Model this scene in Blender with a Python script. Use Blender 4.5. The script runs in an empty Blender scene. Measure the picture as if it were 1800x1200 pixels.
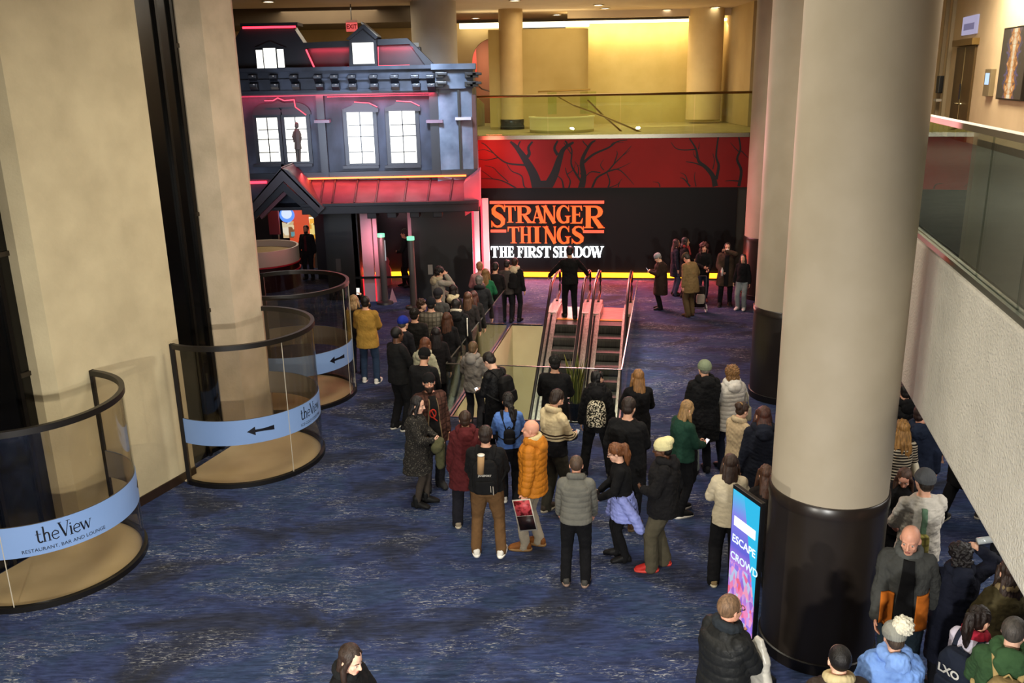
import bpy, bmesh, math, random
import numpy as np
from mathutils import Vector, Matrix, noise as mnoise
from mathutils.bvhtree import BVHTree
random.seed(7)
SC = bpy.context.scene
COL = SC.collection
PI = math.pi

# ------------------------------------------------------------------ camera
CAMZ = 5.87
FPX = 1566.0
_d = np.array([1007 - 900., 5900 - 600., FPX]); _d /= np.linalg.norm(_d)
_up = -_d
_f = np.array([0, 0, 1.]); _y = _f - _f.dot(_up) * _up; _y /= np.linalg.norm(_y)
_x = np.cross(_y, _up)
if _x[0] < 0: _x = -_x
CM = np.stack([_x, _y, _up])            # world = CM @ (right, down, forward)
CC = np.array([0, 0, CAMZ])
cam = bpy.data.cameras.new('camera')
cam.sensor_width = 36; cam.lens = 36 * FPX / 1800; cam.clip_start = .05; cam.clip_end = 200
camo = bpy.data.objects.new('camera', cam); COL.objects.link(camo)
_R, _D, _F = CM[:, 0], CM[:, 1], CM[:, 2]
camo.matrix_world = Matrix(((_R[0], -_D[0], -_F[0], 0), (_R[1], -_D[1], -_F[1], 0), (_R[2], -_D[2], -_F[2], CAMZ), (0, 0, 0, 1)))
SC.camera = camo

def ray(px, py): return CM @ np.array([px - 900., py - 600., FPX])
def onz(px, py, z=0.):
    v = ray(px, py); t = (z - CAMZ) / v[2]; return Vector(CC + t * v)
def ony(px, py, Y):
    v = ray(px, py); return Vector(CC + v * (Y / v[1]))
def onpl(px, py, p0, n):
    v = ray(px, py); n = np.array(n); t = np.dot(np.array(p0) - CC, n) / np.dot(v, n); return Vector(CC + t * v)

# ------------------------------------------------------------------ view, world, large lights
SC.view_settings.view_transform = 'Standard'
SC.view_settings.look = 'None'
SC.view_settings.gamma = 1.0
SC.view_settings.use_curve_mapping = False
SC.view_settings.exposure = 0.0
wd = bpy.data.worlds.new('world'); SC.world = wd; wd.use_nodes = True
bg = wd.node_tree.nodes['Background']; bg.inputs[0].default_value = (1.0, .84, .62, 1); bg.inputs[1].default_value = .10

def area(name, loc, size, power, col, direction=(0, 0, -1), size_y=None, spread=None):
    l = bpy.data.lights.new(name, 'AREA'); l.energy = power; l.color = col; l.size = size
    if size_y: l.shape = 'RECTANGLE'; l.size_y = size_y
    if spread: l.spread = spread
    o = bpy.data.objects.new(name, l); COL.objects.link(o); o.location = loc
    o.rotation_euler = Vector(direction).to_track_quat('-Z', 'Y').to_euler(); return o
WARM = (1.0, .93, .76)
area('lobby_lamp_near', (-.6, 6.0, 8.0), 2.6, 285, WARM)
area('lobby_lamp_middle', (-.4, 11.5, 8.0), 2.6, 330, WARM)
area('lobby_lamp_far', (1.2, 17.5, 8.0), 2.6, 200, WARM)
area('lobby_lamp_rear', (-1.5, -1.0, 8.0), 3.0, 240, WARM)
area('soffit_lamp_own', (.6, 1.0, 3.02), .2, 440, (1, .98, .93), (.25, .6, -1))
area('soffit_fill_left', (-3.2, 1.0, 3.02), .2, 720, (1, .95, .84), (-.2, .6, -1))  # second soffit light, added to lift the lower left pillars and bands
area('soffit_lamp_right', (6.4, 8.0, 2.7), 2.2, 110, (1, .94, .86))
area('soffit_lamp_right_rear', (7.5, 13.0, 2.7), 2.0, 45, (1, .94, .86))
area('upper_lamp_right', (7.0, 11.0, 7.9), 2.4, 330, (1, .90, .76))
area('upper_lamp_right_far', (8.6, 18.0, 7.9), 2.0, 330, (1, .86, .66))
area('upper_bounce', (1.5, 30.6, 4.24), 5.0, 64, (1, .92, .74), (0, 0, 1))  # upward fill added in place of light bounced off the upper floor
area('gold_wall_fill', (5.2, 31.6, 4.5), 2.6, 46, (1, .88, .58), (0, 1, .25))  # added wash brightening the lower golden wall, no fitting behind it
area('upper_lamp_back', (2.5, 29.5, 8.0), 4.0, 190, (1, .86, .60))
area('upper_lamp_left_back', (-5.5, 28.5, 8.0), 3.0, 150, (1, .84, .62))

# ------------------------------------------------------------------ materials
def lin(h):
    h = h.lstrip('#'); r = [int(h[i:i+2], 16) / 255 for i in (0, 2, 4)]
    return tuple(v / 12.92 if v <= .04045 else ((v + .055) / 1.055) ** 2.4 for v in r)
MATS = {}
def base(name):
    m = bpy.data.materials.new(name); m.use_nodes = True
    return m, m.node_tree, m.node_tree.nodes['Principled BSDF']
def setc(b, col, rough, metal=0, spec=.5):
    b.inputs['Base Color'].default_value = (*col, 1); b.inputs['Roughness'].default_value = rough
    b.inputs['Metallic'].default_value = metal; b.inputs['Specular IOR Level'].default_value = spec
def pl(h, rough=.5, metal=0, spec=.5):
    k = ('pl', h, rough, metal, spec)
    if k not in MATS:
        m, t, b = base('paint_' + h.strip('#')); setc(b, lin(h), rough, metal, spec); MATS[k] = m
    return MATS[k]
def emi(h, s, name='glow'):
    k = ('em', h, s)
    if k not in MATS:
        m, t, b = base(name + '_' + h.strip('#')); setc(b, (0.02, .02, .02), .5)
        b.inputs['Emission Color'].default_value = (*lin(h), 1); b.inputs['Emission Strength'].default_value = s; MATS[k] = m
    return MATS[k]
def N(t, kind, **kw):
    n = t.nodes.new(kind)
    for k, v in kw.items():
        if k.startswith('i_'): n.inputs[k[2:].replace('_', ' ')].default_value = v
        else: setattr(n, k, v)
    return n
def noisy(name, h1, h2, rough=.8, scale=4, bump=.0, bscale=60, detail=4, stretch=None, spec=.3, lo=.35, hi=.65, coord='Object', metal=0, bdist=.01):
    k = ('no', name)
    if k in MATS: return MATS[k]
    m, t, b = base(name); setc(b, lin(h1), rough, metal, spec); L = t.links
    tc = N(t, 'ShaderNodeTexCoord'); mp = N(t, 'ShaderNodeMapping')
    if stretch: mp.inputs['Scale'].default_value = stretch
    L.new(tc.outputs[coord], mp.inputs['Vector'])
    nz = N(t, 'ShaderNodeTexNoise'); nz.inputs['Scale'].default_value = scale; nz.inputs['Detail'].default_value = detail
    L.new(mp.outputs[0], nz.inputs['Vector'])
    cr = N(t, 'ShaderNodeValToRGB'); cr.color_ramp.elements[0].position = lo; cr.color_ramp.elements[1].position = hi
    cr.color_ramp.elements[0].color = (*lin(h1), 1); cr.color_ramp.elements[1].color = (*lin(h2), 1)
    L.new(nz.outputs['Fac'], cr.inputs[0]); L.new(cr.outputs[0], b.inputs['Base Color'])
    if bump:
        n2 = N(t, 'ShaderNodeTexNoise'); n2.inputs['Scale'].default_value = bscale; n2.inputs['Detail'].default_value = 3
        L.new(mp.outputs[0], n2.inputs['Vector'])
        bp = N(t, 'ShaderNodeBump'); bp.inputs['Strength'].default_value = bump; bp.inputs['Distance'].default_value = bdist
        L.new(n2.outputs['Fac'], bp.inputs['Height']); L.new(bp.outputs[0], b.inputs['Normal'])
    MATS[k] = m; return m
def glass(name, tint='#FFFFFF', rough=0.0, dens=1.0):
    k = ('gl', name)
    if k in MATS: return MATS[k]
    # thin architectural pane: fresnel mix of clear transmission and mirror reflection
    m = bpy.data.materials.new(name); m.use_nodes = True; t = m.node_tree; t.nodes.clear(); L = t.links
    o = N(t, 'ShaderNodeOutputMaterial'); tr = N(t, 'ShaderNodeBsdfTransparent'); tr.inputs[0].default_value = (*lin(tint), 1)
    gl = N(t, 'ShaderNodeBsdfGlossy'); gl.inputs['Roughness'].default_value = rough; gl.inputs['Color'].default_value = (.9, .92, .92, 1)
    ge = N(t, 'ShaderNodeNewGeometry'); dt = N(t, 'ShaderNodeVectorMath', operation='DOT_PRODUCT'); L.new(ge.outputs['Normal'], dt.inputs[0]); L.new(ge.outputs['Incoming'], dt.inputs[1])
    ab = N(t, 'ShaderNodeMath', operation='ABSOLUTE'); L.new(dt.outputs['Value'], ab.inputs[0])
    om = N(t, 'ShaderNodeMath', operation='SUBTRACT'); om.inputs[0].default_value = 1.0; L.new(ab.outputs[0], om.inputs[1])
    pw = N(t, 'ShaderNodeMath', operation='POWER'); pw.inputs[1].default_value = 5.0; L.new(om.outputs[0], pw.inputs[0])
    fr = N(t, 'ShaderNodeMath', operation='MULTIPLY_ADD'); fr.inputs[1].default_value = .9; fr.inputs[2].default_value = .035; L.new(pw.outputs[0], fr.inputs[0])
    mx = N(t, 'ShaderNodeMixShader'); L.new(fr.outputs[0], mx.inputs[0]); L.new(tr.outputs[0], mx.inputs[1]); L.new(gl.outputs[0], mx.inputs[2])
    L.new(mx.outputs[0], o.inputs[0]); MATS[k] = m; return m

def carpet():
    m, t, b = base('blue_patterned_carpet'); setc(b, (.03, .04, .09), .95, 0, .12); L = t.links
    tc = N(t, 'ShaderNodeTexCoord')
    def nz(scale, sc, det, rough=.6, dist=0., rot=.0):
        mp = N(t, 'ShaderNodeMapping'); mp.inputs['Scale'].default_value = (*sc, 1); mp.inputs['Rotation'].default_value = (0, 0, rot); L.new(tc.outputs['Object'], mp.inputs['Vector'])
        n = N(t, 'ShaderNodeTexNoise', i_Scale=scale, i_Detail=det, i_Roughness=rough, i_Distortion=dist); L.new(mp.outputs[0], n.inputs['Vector']); return n.outputs['Fac']
    def ramp(src, *st):
        c = N(t, 'ShaderNodeValToRGB'); e = c.color_ramp.elements
        e[0].position = st[0][0]; e[0].color = (*st[0][1], 1); e[1].position = st[-1][0]; e[1].color = (*st[-1][1], 1)
        for p, q in st[1:-1]: x = e.new(p); x.color = (*q, 1)
        L.new(src, c.inputs[0]); return c.outputs[0]
    def mix(f, a, b2, mode='MIX'):
        x = N(t, 'ShaderNodeMixRGB', blend_type=mode)
        if isinstance(f, float): x.inputs[0].default_value = f
        else: L.new(f, x.inputs[0])
        L.new(a, x.inputs['Color1'])
        if isinstance(b2, tuple): x.inputs['Color2'].default_value = (*b2, 1)
        else: L.new(b2, x.inputs['Color2'])
        return x.outputs[0]
    col = ramp(nz(.62, (1, 1.5), 5, .62, .6), (.30, lin('#282A31')), (.42, lin('#2A3044')), (.50, lin('#303A5C')), (.58, lin('#2D3B56')), (.70, lin('#3A405E')))
    streak = ramp(nz(2.0, (2.2, 13), 6, .7, .5, .08), (.30, (.42, .42, .45)), (.50, (.95, .95, .97)), (.72, (1.75, 1.72, 1.7)))
    col = mix(1.0, col, streak, 'MULTIPLY')
    clus = ramp(nz(1.0, (1, 1.9), 3, .55, .4), (.46, (0, 0, 0)), (.62, (1, 1, 1)))
    fl = ramp(nz(2.1, (4.5, 22), 5, .72, 1.3, .12), (.55, (0, 0, 0)), (.66, (1, 1, 1)))
    mm = N(t, 'ShaderNodeMath', operation='MULTIPLY'); L.new(clus, mm.inputs[0]); L.new(fl, mm.inputs[1])
    m3 = N(t, 'ShaderNodeMath', operation='MULTIPLY'); m3.inputs[1].default_value = .95; L.new(mm.outputs[0], m3.inputs[0])
    col = mix(m3.outputs[0], col, lin('#AEB0B2'))
    L.new(col, b.inputs['Base Color'])
    bp = N(t, 'ShaderNodeBump', i_Strength=.25, i_Distance=.01); L.new(streak, bp.inputs['Height']); L.new(bp.outputs[0], b.inputs['Normal'])
    return m
CARPET = carpet()
BEIGE = noisy('beige_plaster', '#B4A88A', '#C4B898', .85, 1.6, .25, 28, bdist=.012)
BEIGE2 = noisy('beige_plaster_pillar', '#AC9F89', '#BFB09A', .85, 2.2, .25, 28, bdist=.012)
STUCCO = noisy('cream_stucco', '#B9B5AA', '#C2BEB3', .9, 3, .9, 42, detail=3, bdist=.02)
COLPAINT = noisy('cream_column_paint', '#A59A86', '#ACA18E', .6, 2)
DARKWRAP = noisy('dark_brown_column_wrap', '#221C18', '#2A241F', .33, 1.5, spec=.5)
BLACKGL = pl('#060606', .18, 0, .5)
BLACK = pl('#0B0A0A', .5)
BLACKM = pl('#0D0D0D', .35)
GOLD = pl('#8A6F3C', .3, 1)
STEEL = noisy('brushed_steel', '#A9A79A', '#CFCDC0', .33, 30, metal=1, stretch=(1, .1, 1))
CREAMW = noisy('cream_wall_paint', '#C9B083', '#D3BA8C', .8, 1.2)
YELW = noisy('golden_wall_paint', '#C2AE6E', '#CCB87A', .8, 1.5)
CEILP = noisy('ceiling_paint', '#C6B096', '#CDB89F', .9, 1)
GLASS = glass('clear_glass', '#EEF3EF')
GLASSC = glass('smoky_clear_acrylic', '#F1EEE9')
GLASSG = glass('green_tinted_glass', '#F0F8E4')
GLASSR = glass('grey_green_glass', '#D5DCD8')

# ------------------------------------------------------------------ geometry
class G:
    def __init__(s): s.v = []; s.f = []; s.m = []; s.cur = 0
    def add(s, vs, fs):
        o = len(s.v); s.v += [tuple(v) for v in vs]; s.f += [tuple(i + o for i in f) for f in fs]; s.m += [s.cur] * len(fs); return s
    def box(s, x0, x1, y0, y1, z0, z1, fr=None):
        vs = [Vector((x, y, z)) for x in (x0, x1) for y in (y0, y1) for z in (z0, z1)]
        if fr: vs = [fr(v) for v in vs]
        return s.add(vs, [(0, 1, 3, 2), (4, 6, 7, 5), (0, 4, 5, 1), (2, 3, 7, 6), (0, 2, 6, 4), (1, 5, 7, 3)])
    def hexa(s, a, b):                         # two matching quads
        return s.add(list(a) + list(b), [(3, 2, 1, 0), (4, 5, 6, 7), (0, 1, 5, 4), (1, 2, 6, 5), (2, 3, 7, 6), (3, 0, 4, 7)])
    def prism(s, poly, d):                     # polygon (3D points) extruded by vector d
        n = len(poly); a = [Vector(p) for p in poly]; b = [p + Vector(d) for p in a]
        return s.add(a + b, [tuple(range(n))[::-1], tuple(range(n, 2 * n))] + [(i, (i + 1) % n, n + (i + 1) % n, n + i) for i in range(n)])
    def vprism(s, xy, z0, z1):
        return s.prism([(p[0], p[1], z0) for p in xy], (0, 0, z1 - z0))
    def tube(s, pts, r, n=10, cap=True, flat=None):
        pts = [Vector(p) for p in pts]; rs = r if hasattr(r, '__len__') else [r] * len(pts); vs = []; fs = []
        up = Vector((0, 0, 1))
        for i, p in enumerate(pts):
            t = (pts[min(i + 1, len(pts) - 1)] - pts[max(i - 1, 0)]).normalized()
            a = t.cross(up)
            if a.length < 1e-3: a = t.cross(Vector((0, 1, 0)))
            a.normalize(); b = a.cross(t)
            k = flat or (1, 1)
            for j in range(n):
                an = 2 * PI * j / n; vs.append(p + a * math.cos(an) * rs[i] * k[0] + b * math.sin(an) * rs[i] * k[1])
        for i in range(len(pts) - 1):
            for j in range(n):
                fs.append((i * n + j, i * n + (j + 1) % n, (i + 1) * n + (j + 1) % n, (i + 1) * n + j))
        if cap: fs += [tuple(range(n))[::-1], tuple(range((len(pts) - 1) * n, len(pts) * n))]
        return s.add(vs, fs)
    def lathe(s, prof, c=(0, 0, 0), n=32, a0=0, a1=2 * PI, close=True):
        full = abs(a1 - a0 - 2 * PI) < 1e-6; k = n if full else n + 1; vs = []; fs = []
        for i in range(k):
            a = a0 + (a1 - a0) * i / n
            for r, z in prof: vs.append((c[0] + r * math.cos(a), c[1] + r * math.sin(a), c[2] + z))
        P = len(prof)
        for i in range(n):
            i2 = (i + 1) % k
            for j in range(P - 1): fs.append((i * P + j, i2 * P + j, i2 * P + j + 1, i * P + j + 1))
        if not full and close:
            fs += [tuple(range(P))[::-1], tuple(range(n * P, n * P + P))]
        return s.add(vs, fs)
    def ell(s, c, r, R=None, nu=14, nv=9):
        vs = []; fs = []; c = Vector(c)
        for i in range(nv + 1):
            th = PI * i / nv
            for j in range(nu):
                ph = 2 * PI * j / nu
                p = Vector((r[0] * math.sin(th) * math.cos(ph), r[1] * math.sin(th) * math.sin(ph), r[2] * math.cos(th)))
                if R: p = R @ p
                vs.append(c + p)
        for i in range(nv):
            for j in range(nu):
                a, b2 = i * nu + j, i * nu + (j + 1) % nu
                fs.append((a, a + nu, b2 + nu, b2))
        return s.add(vs, fs)
    def cap(s, p0, r0, p1, r1, n=12):
        p0 = Vector(p0); p1 = Vector(p1); d = (p1 - p0); Ln = d.length
        if Ln < 1e-6: return s.ell(p0, (r0, r0, r0))
        d.normalize(); a = d.orthogonal().normalized(); b = d.cross(a); rings = []
        for t in (80, 50, 20): rings.append((p0 - d * r0 * math.sin(math.radians(t)), r0 * math.cos(math.radians(t))))
        for q in (0, .34, .67, 1): rings.append((p0 + d * Ln * q, r0 + (r1 - r0) * q))
        for t in (20, 50, 80): rings.append((p1 + d * r1 * math.sin(math.radians(t)), r1 * math.cos(math.radians(t))))
        vs = []; fs = []
        for c, r in rings:
            for j in range(n): an = 2 * PI * j / n; vs.append(c + (a * math.cos(an) + b * math.sin(an)) * r)
        for i in range(len(rings) - 1):
            for j in range(n): fs.append((i * n + j, i * n + (j + 1) % n, (i + 1) * n + (j + 1) % n, (i + 1) * n + j))
        fs += [tuple(range(n))[::-1], tuple(range((len(rings) - 1) * n, len(rings) * n))]
        return s.add(vs, fs)
    def loft(s, rings, n=22, pw=2.0):          # rings: (center, ax, ay)
        vs = []; fs = []
        for c, ax, ay in rings:
            for j in range(n):
                an = 2 * PI * j / n; cx, sy = math.cos(an), math.sin(an)
                if pw != 2.0:
                    k = (abs(cx) ** pw + abs(sy) ** pw) ** (-1 / pw); cx *= k; sy *= k
                vs.append(Vector(c) + Vector(ax) * cx + Vector(ay) * sy)
        for i in range(len(rings) - 1):
            for j in range(n): fs.append((i * n + j, i * n + (j + 1) % n, (i + 1) * n + (j + 1) % n, (i + 1) * n + j))
        fs += [tuple(range(n))[::-1], tuple(range((len(rings) - 1) * n, len(rings) * n))]
        return s.add(vs, fs)
    def mesh(s, name):
        me = bpy.data.meshes.new(name); me.from_pydata([tuple(v) for v in s.v], [], s.f); me.validate(); me.update()
        bm = bmesh.new(); bm.from_mesh(me); bmesh.ops.recalc_face_normals(bm, faces=bm.faces[:]); bm.to_mesh(me); bm.free()
        return me
    def build(s, name, mats, parent=None, smooth=False, bevel=0, world=True):
        me = bpy.data.meshes.new(name); off = Vector((0, 0, 0))
        if parent is not None and world:
            off = world_loc(parent)
        elif parent is None and s.v:
            a = np.array([tuple(v) for v in s.v]); off = Vector(((a[:, 0].min() + a[:, 0].max()) / 2, (a[:, 1].min() + a[:, 1].max()) / 2, a[:, 2].min()))
        me.from_pydata([tuple(Vector(v) - off) for v in s.v], [], s.f)
        if not isinstance(mats, (list, tuple)): mats = [mats]
        for m in mats: me.materials.append(m)
        if len(mats) > 1: me.polygons.foreach_set('material_index', s.m)
        me.validate()
        bm = bmesh.new(); bm.from_mesh(me); bmesh.ops.recalc_face_normals(bm, faces=bm.faces[:])
        if bevel: bmesh.ops.bevel(bm, geom=[e for e in bm.edges if len(e.link_faces) == 2 and e.calc_face_angle() > .6], offset=bevel, segments=2, affect='EDGES', profile=.6)
        bm.to_mesh(me); bm.free()
        if smooth: smooth_me(me, smooth if smooth is not True else 40)
        o = bpy.data.objects.new(name, me); COL.objects.link(o)
        if parent is not None: o.parent = parent
        else: o.location = off
        return o
def smooth_me(me, ang=40):
    me.polygons.foreach_set('use_smooth', [True] * len(me.polygons))
    try: me.set_sharp_from_angle(angle=math.radians(ang))
    except Exception: pass
def world_loc(o):
    l = Vector((0, 0, 0))
    while o is not None: l = l + o.location; o = o.parent
    return l
def tag(o, label, cat, group=None, kind=None):
    o['label'] = label; o['category'] = cat
    if group: o['group'] = group
    if kind: o['kind'] = kind
    return o
def struct(o): o['kind'] = 'structure'; return o
def thing(name, label, cat, loc=(0, 0, 0), rotz=0, group=None):
    o = bpy.data.objects.new(name, None); COL.objects.link(o); o.empty_display_size = .2
    o.location = loc; o.rotation_euler = (0, 0, rotz); return tag(o, label, cat, group)
def copy_tree(o, parent=None):
    c = o.copy(); COL.objects.link(c); c.parent = parent
    for ch in [x for x in o.children]: copy_tree(ch, c)
    return c
def text_mesh(txt, size, bold=0.0, extrude=0.002):
    cu = bpy.data.curves.new('txt', 'FONT'); cu.body = txt; cu.size = size; cu.extrude = extrude; cu.offset = bold; cu.align_x = 'CENTER'; cu.resolution_u = 3
    o = bpy.data.objects.new('txt', cu); COL.objects.link(o)
    me = bpy.data.meshes.new_from_object(o.evaluated_get(bpy.context.evaluated_depsgraph_get()))
    vs = [v.co.copy() for v in me.vertices]; fs = [tuple(p.vertices) for p in me.polygons]
    bpy.data.objects.remove(o); bpy.data.curves.remove(cu); bpy.data.meshes.remove(me)
    return vs, fs
# ================================================================== SETTING
# ---- escalator well frame
A_ = math.radians(10.3)
PU = Vector((math.cos(A_), -math.sin(A_), 0)); PV = Vector((math.sin(A_), math.cos(A_), 0)); PO = Vector((-1.12, 15.14, 0))
def W(u, v, z=0.): return PO + PU * u + PV * v + Vector((0, 0, z))
WU, WV = 3.0, 6.35
# ---- floor with the escalator opening
g = G(); far = 60
def fl(u0, u1, v0, v1):
    g.hexa([W(u0, v0, -.03), W(u1, v0, -.03), W(u1, v1, -.03), W(u0, v1, -.03)], [W(u0, v0), W(u1, v0), W(u1, v1), W(u0, v1)])
fl(-18, 0, -22, 26); fl(WU, 20, -22, 26); fl(0, WU, -22, 0); fl(0, .8, WV, 26); fl(.8, WU, 6.92, 26)
struct(g.build('floor', CARPET))
WELL = noisy('well_cream_paint', '#BFB18A', '#C8BB95', .7, 1.5)
for nm, a, b in (('wall_well_left', (-.12, -.1), (0, WV + .1)), ('wall_well_right', (WU, -.1), (WU + .12, WV + .1)), ('wall_well_far', (0, WV), (.8, WV + .12)), ('wall_well_escalator_end', (.8, 6.92), (WU, 7.04)), ('wall_well_near', (0, -.12), (WU, 0))):
    g = G(); g.hexa([W(a[0], a[1], -4.3), W(b[0], a[1], -4.3), W(b[0], b[1], -4.3), W(a[0], b[1], -4.3)], [W(a[0], a[1], -.032), W(b[0], a[1], -.032), W(b[0], b[1], -.032), W(a[0], b[1], -.032)])
    struct(g.build(nm, WELL))
g = G(); g.hexa([W(-2, -3, -4.45), W(WU + 2, -3, -4.45), W(WU + 2, WV + 1, -4.45), W(-2, WV + 1, -4.45)], [W(-2, -3, -4.3), W(WU + 2, -3, -4.3), W(WU + 2, WV + 1, -4.3), W(-2, WV + 1, -4.3)])
struct(g.build('floor_lower_level', noisy('yellow_lower_floor', '#C9B45A', '#D2BF6A', .5, 1)))
area('well_lamp', W(.4, 1.6, -2.2), .5, 10, (1, .92, .28), (0, .7, -1))
area('well_fill_upper', W(.35, .35, -.5), .4, 4.5, (1, .93, .74), (.1, 1, -.15))  # added fill to brighten the cream well walls
g = G()
for (u0, u1, v0, v1) in ((-.03, .0, -.03, WV), (WU, WU + .03, -.03, WV), (0, WU, -.03, 0), (0, .72, WV, WV + .03)):
    g.hexa([W(u0, v0, -.03), W(u1, v0, -.03), W(u1, v1, -.03), W(u0, v1, -.03)], [W(u0, v0, .012), W(u1, v0, .012), W(u1, v1, .012), W(u0, v1, .012)])
struct(g.build('trim_well_edge', pl('#4A4038', .35, .6)))

# ---- left wall: pillars, elevator strips (frame s along the wall, n into the lobby)
LP = Vector((-5.09, 12.67, 0)); LD = Vector((.386, .922, 0)); LN = Vector((.922, -.386, 0))
def S(s, n, z=0.): return LP + LD * s + LN * n + Vector((0, 0, z))
ZC = 8.1
def spoly(name, pts, z0, z1, m, bevel=0):
    g = G(); g.vprism([S(a, b)[:2] for a, b in pts], z0, z1); return struct(g.build(name, m, bevel=bevel))
spoly('wall_left_pillar', [(-2.1, -.8), (-2.1, -.14), (-1.97, 0), (.21, 0), (.21, -.8)], 0, ZC, BEIGE)
spoly('wall_left_pillar_far', [(1.28, -.9), (1.28, -.28), (1.5, 0), (2.2, 0), (2.34, -.12), (2.86, -.5), (2.86, -.9)], 0, ZC, BEIGE2)
spoly('wall_left_outer', [(-9, -.8), (-9, 0), (-4.0, 0), (-4.0, -.8)], 0, ZC, BEIGE)
spoly('wall_left_shaft_back', [(-9, -1.6), (-9, -1.5), (2.6, -1.5), (2.6, -1.6)], 0, ZC, BLACK)
g = G()
for s0, s1 in ((-1.97, .21), (1.5, 2.2)):
    pass
g.hexa([S(-1.97, 0, .0), S(.21, 0, .0), S(.21, .02, .0), S(-1.97, .02, .0)], [S(-1.97, 0, .14), S(.21, 0, .14), S(.21, .02, .14), S(-1.97, .02, .14)])
struct(g.build('baseboard_left', pl('#2A1D14', .4)))
g = G(); g.hexa([S(1.5, 0, .0), S(2.2, 0, .0), S(2.2, .02, .0), S(1.5, .02, .0)], [S(1.5, 0, .14), S(2.2, 0, .14), S(2.2, .02, .14), S(1.5, .02, .14)])
struct(g.build('baseboard_left_far', pl('#2A1D14', .4)))
# glazed elevator shafts between the pillars
def shaft(s0, s1, n, label):
    t = thing('elevator_shaft', label, 'elevator shaft', S((s0 + s1) / 2, n), 0)
    g = G(); g.hexa([S(s0, n - .04), S(s1, n - .04), S(s1, n), S(s0, n)], [S(s0, n - .04, ZC), S(s1, n - .04, ZC), S(s1, n, ZC), S(s0, n, ZC)])
    g.build('dark_glass', BLACKGL, t)
    for k in (.62, .9):
        s = s0 + (s1 - s0) * k; g = G()
        g.hexa([S(s - .025, n), S(s + .025, n), S(s + .025, n + .05), S(s - .025, n + .05)], [S(s - .025, n, ZC), S(s + .025, n, ZC), S(s + .025, n + .05, ZC), S(s - .025, n + .05, ZC)])
        g.build('mullion', pl('#14110E', .3, .3), t)
    for z in (2.35, 3.9, 6.4):
        g = G(); g.hexa([S(s0 + (s1 - s0) * .9, n, z), S(s1, n, z), S(s1, n + .03, z), S(s0 + (s1 - s0) * .9, n + .03, z)], [S(s0 + (s1 - s0) * .9, n, z + .06), S(s1, n, z + .06), S(s1, n + .03, z + .06), S(s0 + (s1 - s0) * .9, n + .03, z + .06)])
        g.build('rail_bracket', pl('#3A332A', .4, .5), t)
shaft(-4.0, -2.1, -.3, 'dark glazed elevator shaft at the left picture edge, behind the nearest curved screen')
shaft(.21, 1.28, -.3, 'tall black elevator strip between the two beige pillars')

# ---- curved acrylic screens in front of the elevators
BLUE = noisy('sky_blue_vinyl', '#7998CC', '#809FD3', .45, 1)
GREYB = pl('#77716B', .6)
TILEB = noisy('tan_stone_tile', '#CBBB98', '#D6C6A4', .35, 2)
INK = pl('#0E0F18', .4)
# serif lower-case letters of the screen logo: strokes (polyline, start width, end width) in a unit box, x-height 1
LOGO = {
 't': ([([(.22, 1.45), (.22, .25), (.32, .02), (.5, 0), (.62, .14)], .17), ([(0, .98), (.55, .98)], .07)], .62),
 'h': ([([(.2, 1.75), (.2, 0)], .17), ([(.2, .75), (.4, 1.0), (.62, .95), (.68, .7), (.68, 0)], .15), ([(.04, 0), (.38, 0)], .06), ([(.52, 0), (.86, 0)], .06), ([(.04, 1.72), (.24, 1.76)], .06)], .86),
 'e': ([([(.1, .52), (.74, .56), (.7, .85), (.42, 1.02), (.16, .82), (.08, .5), (.18, .16), (.45, -.02), (.76, .16)], .11)], .82),
 'V': ([([(.1, 1.72), (.6, 0)], .2), ([(.6, 0), (1.0, 1.72)], .08), ([(-.08, 1.74), (.34, 1.74)], .06), ([(.82, 1.74), (1.22, 1.74)], .06)], 1.0),
 'i': ([([(.2, 1.0), (.2, 0)], .17), ([(.02, 0), (.38, 0)], .06), ([(.04, .98), (.22, 1.0)], .06), ([(.2, 1.36), (.2, 1.22)], .17)], .38),
 'w': ([([(.08, 1.0), (.36, 0)], .16), ([(.36, 0), (.6, .95)], .08), ([(.6, .98), (.86, 0)], .16), ([(.86, 0), (1.16, 1.0)], .07), ([(-.08, 1.0), (.24, 1.0)], .06), ([(1.02, 1.0), (1.28, 1.0)], .06)], 1.2),
}
def stroke2d(pts, w):
    P = [Vector((a, b)) for a, b in pts]; L = []; Rr = []
    for i, p in enumerate(P):
        t = (P[min(i + 1, len(P) - 1)] - P[max(i - 1, 0)]).normalized(); n = Vector((-t.y, t.x)) * w / 2
        L.append(p + n); Rr.append(p - n)
    vs = L + Rr; k = len(P)
    return vs, [(i, i + 1, k + i + 1, k + i) for i in range(k - 1)]
def logo_geo(word):
    V = []; F = []; x = 0
    for ch in word:
        st, adv = LOGO[ch]
        for pts, w in st:
            # subdivide so it can bend
            q = [pts[0]]
            for a, b in zip(pts[:-1], pts[1:]):
                for k in (1, 2, 3): q.append((a[0] + (b[0] - a[0]) * k / 3, a[1] + (b[1] - a[1]) * k / 3))
            vs, fs = stroke2d(q, w); o = len(V)
            V += [(v.x + x, v.y) for v in vs]; F += [tuple(i + o for i in f) for f in fs]
        x += adv + (.0 if ch != 'e' else -.02)
    return V, F, x
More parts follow.
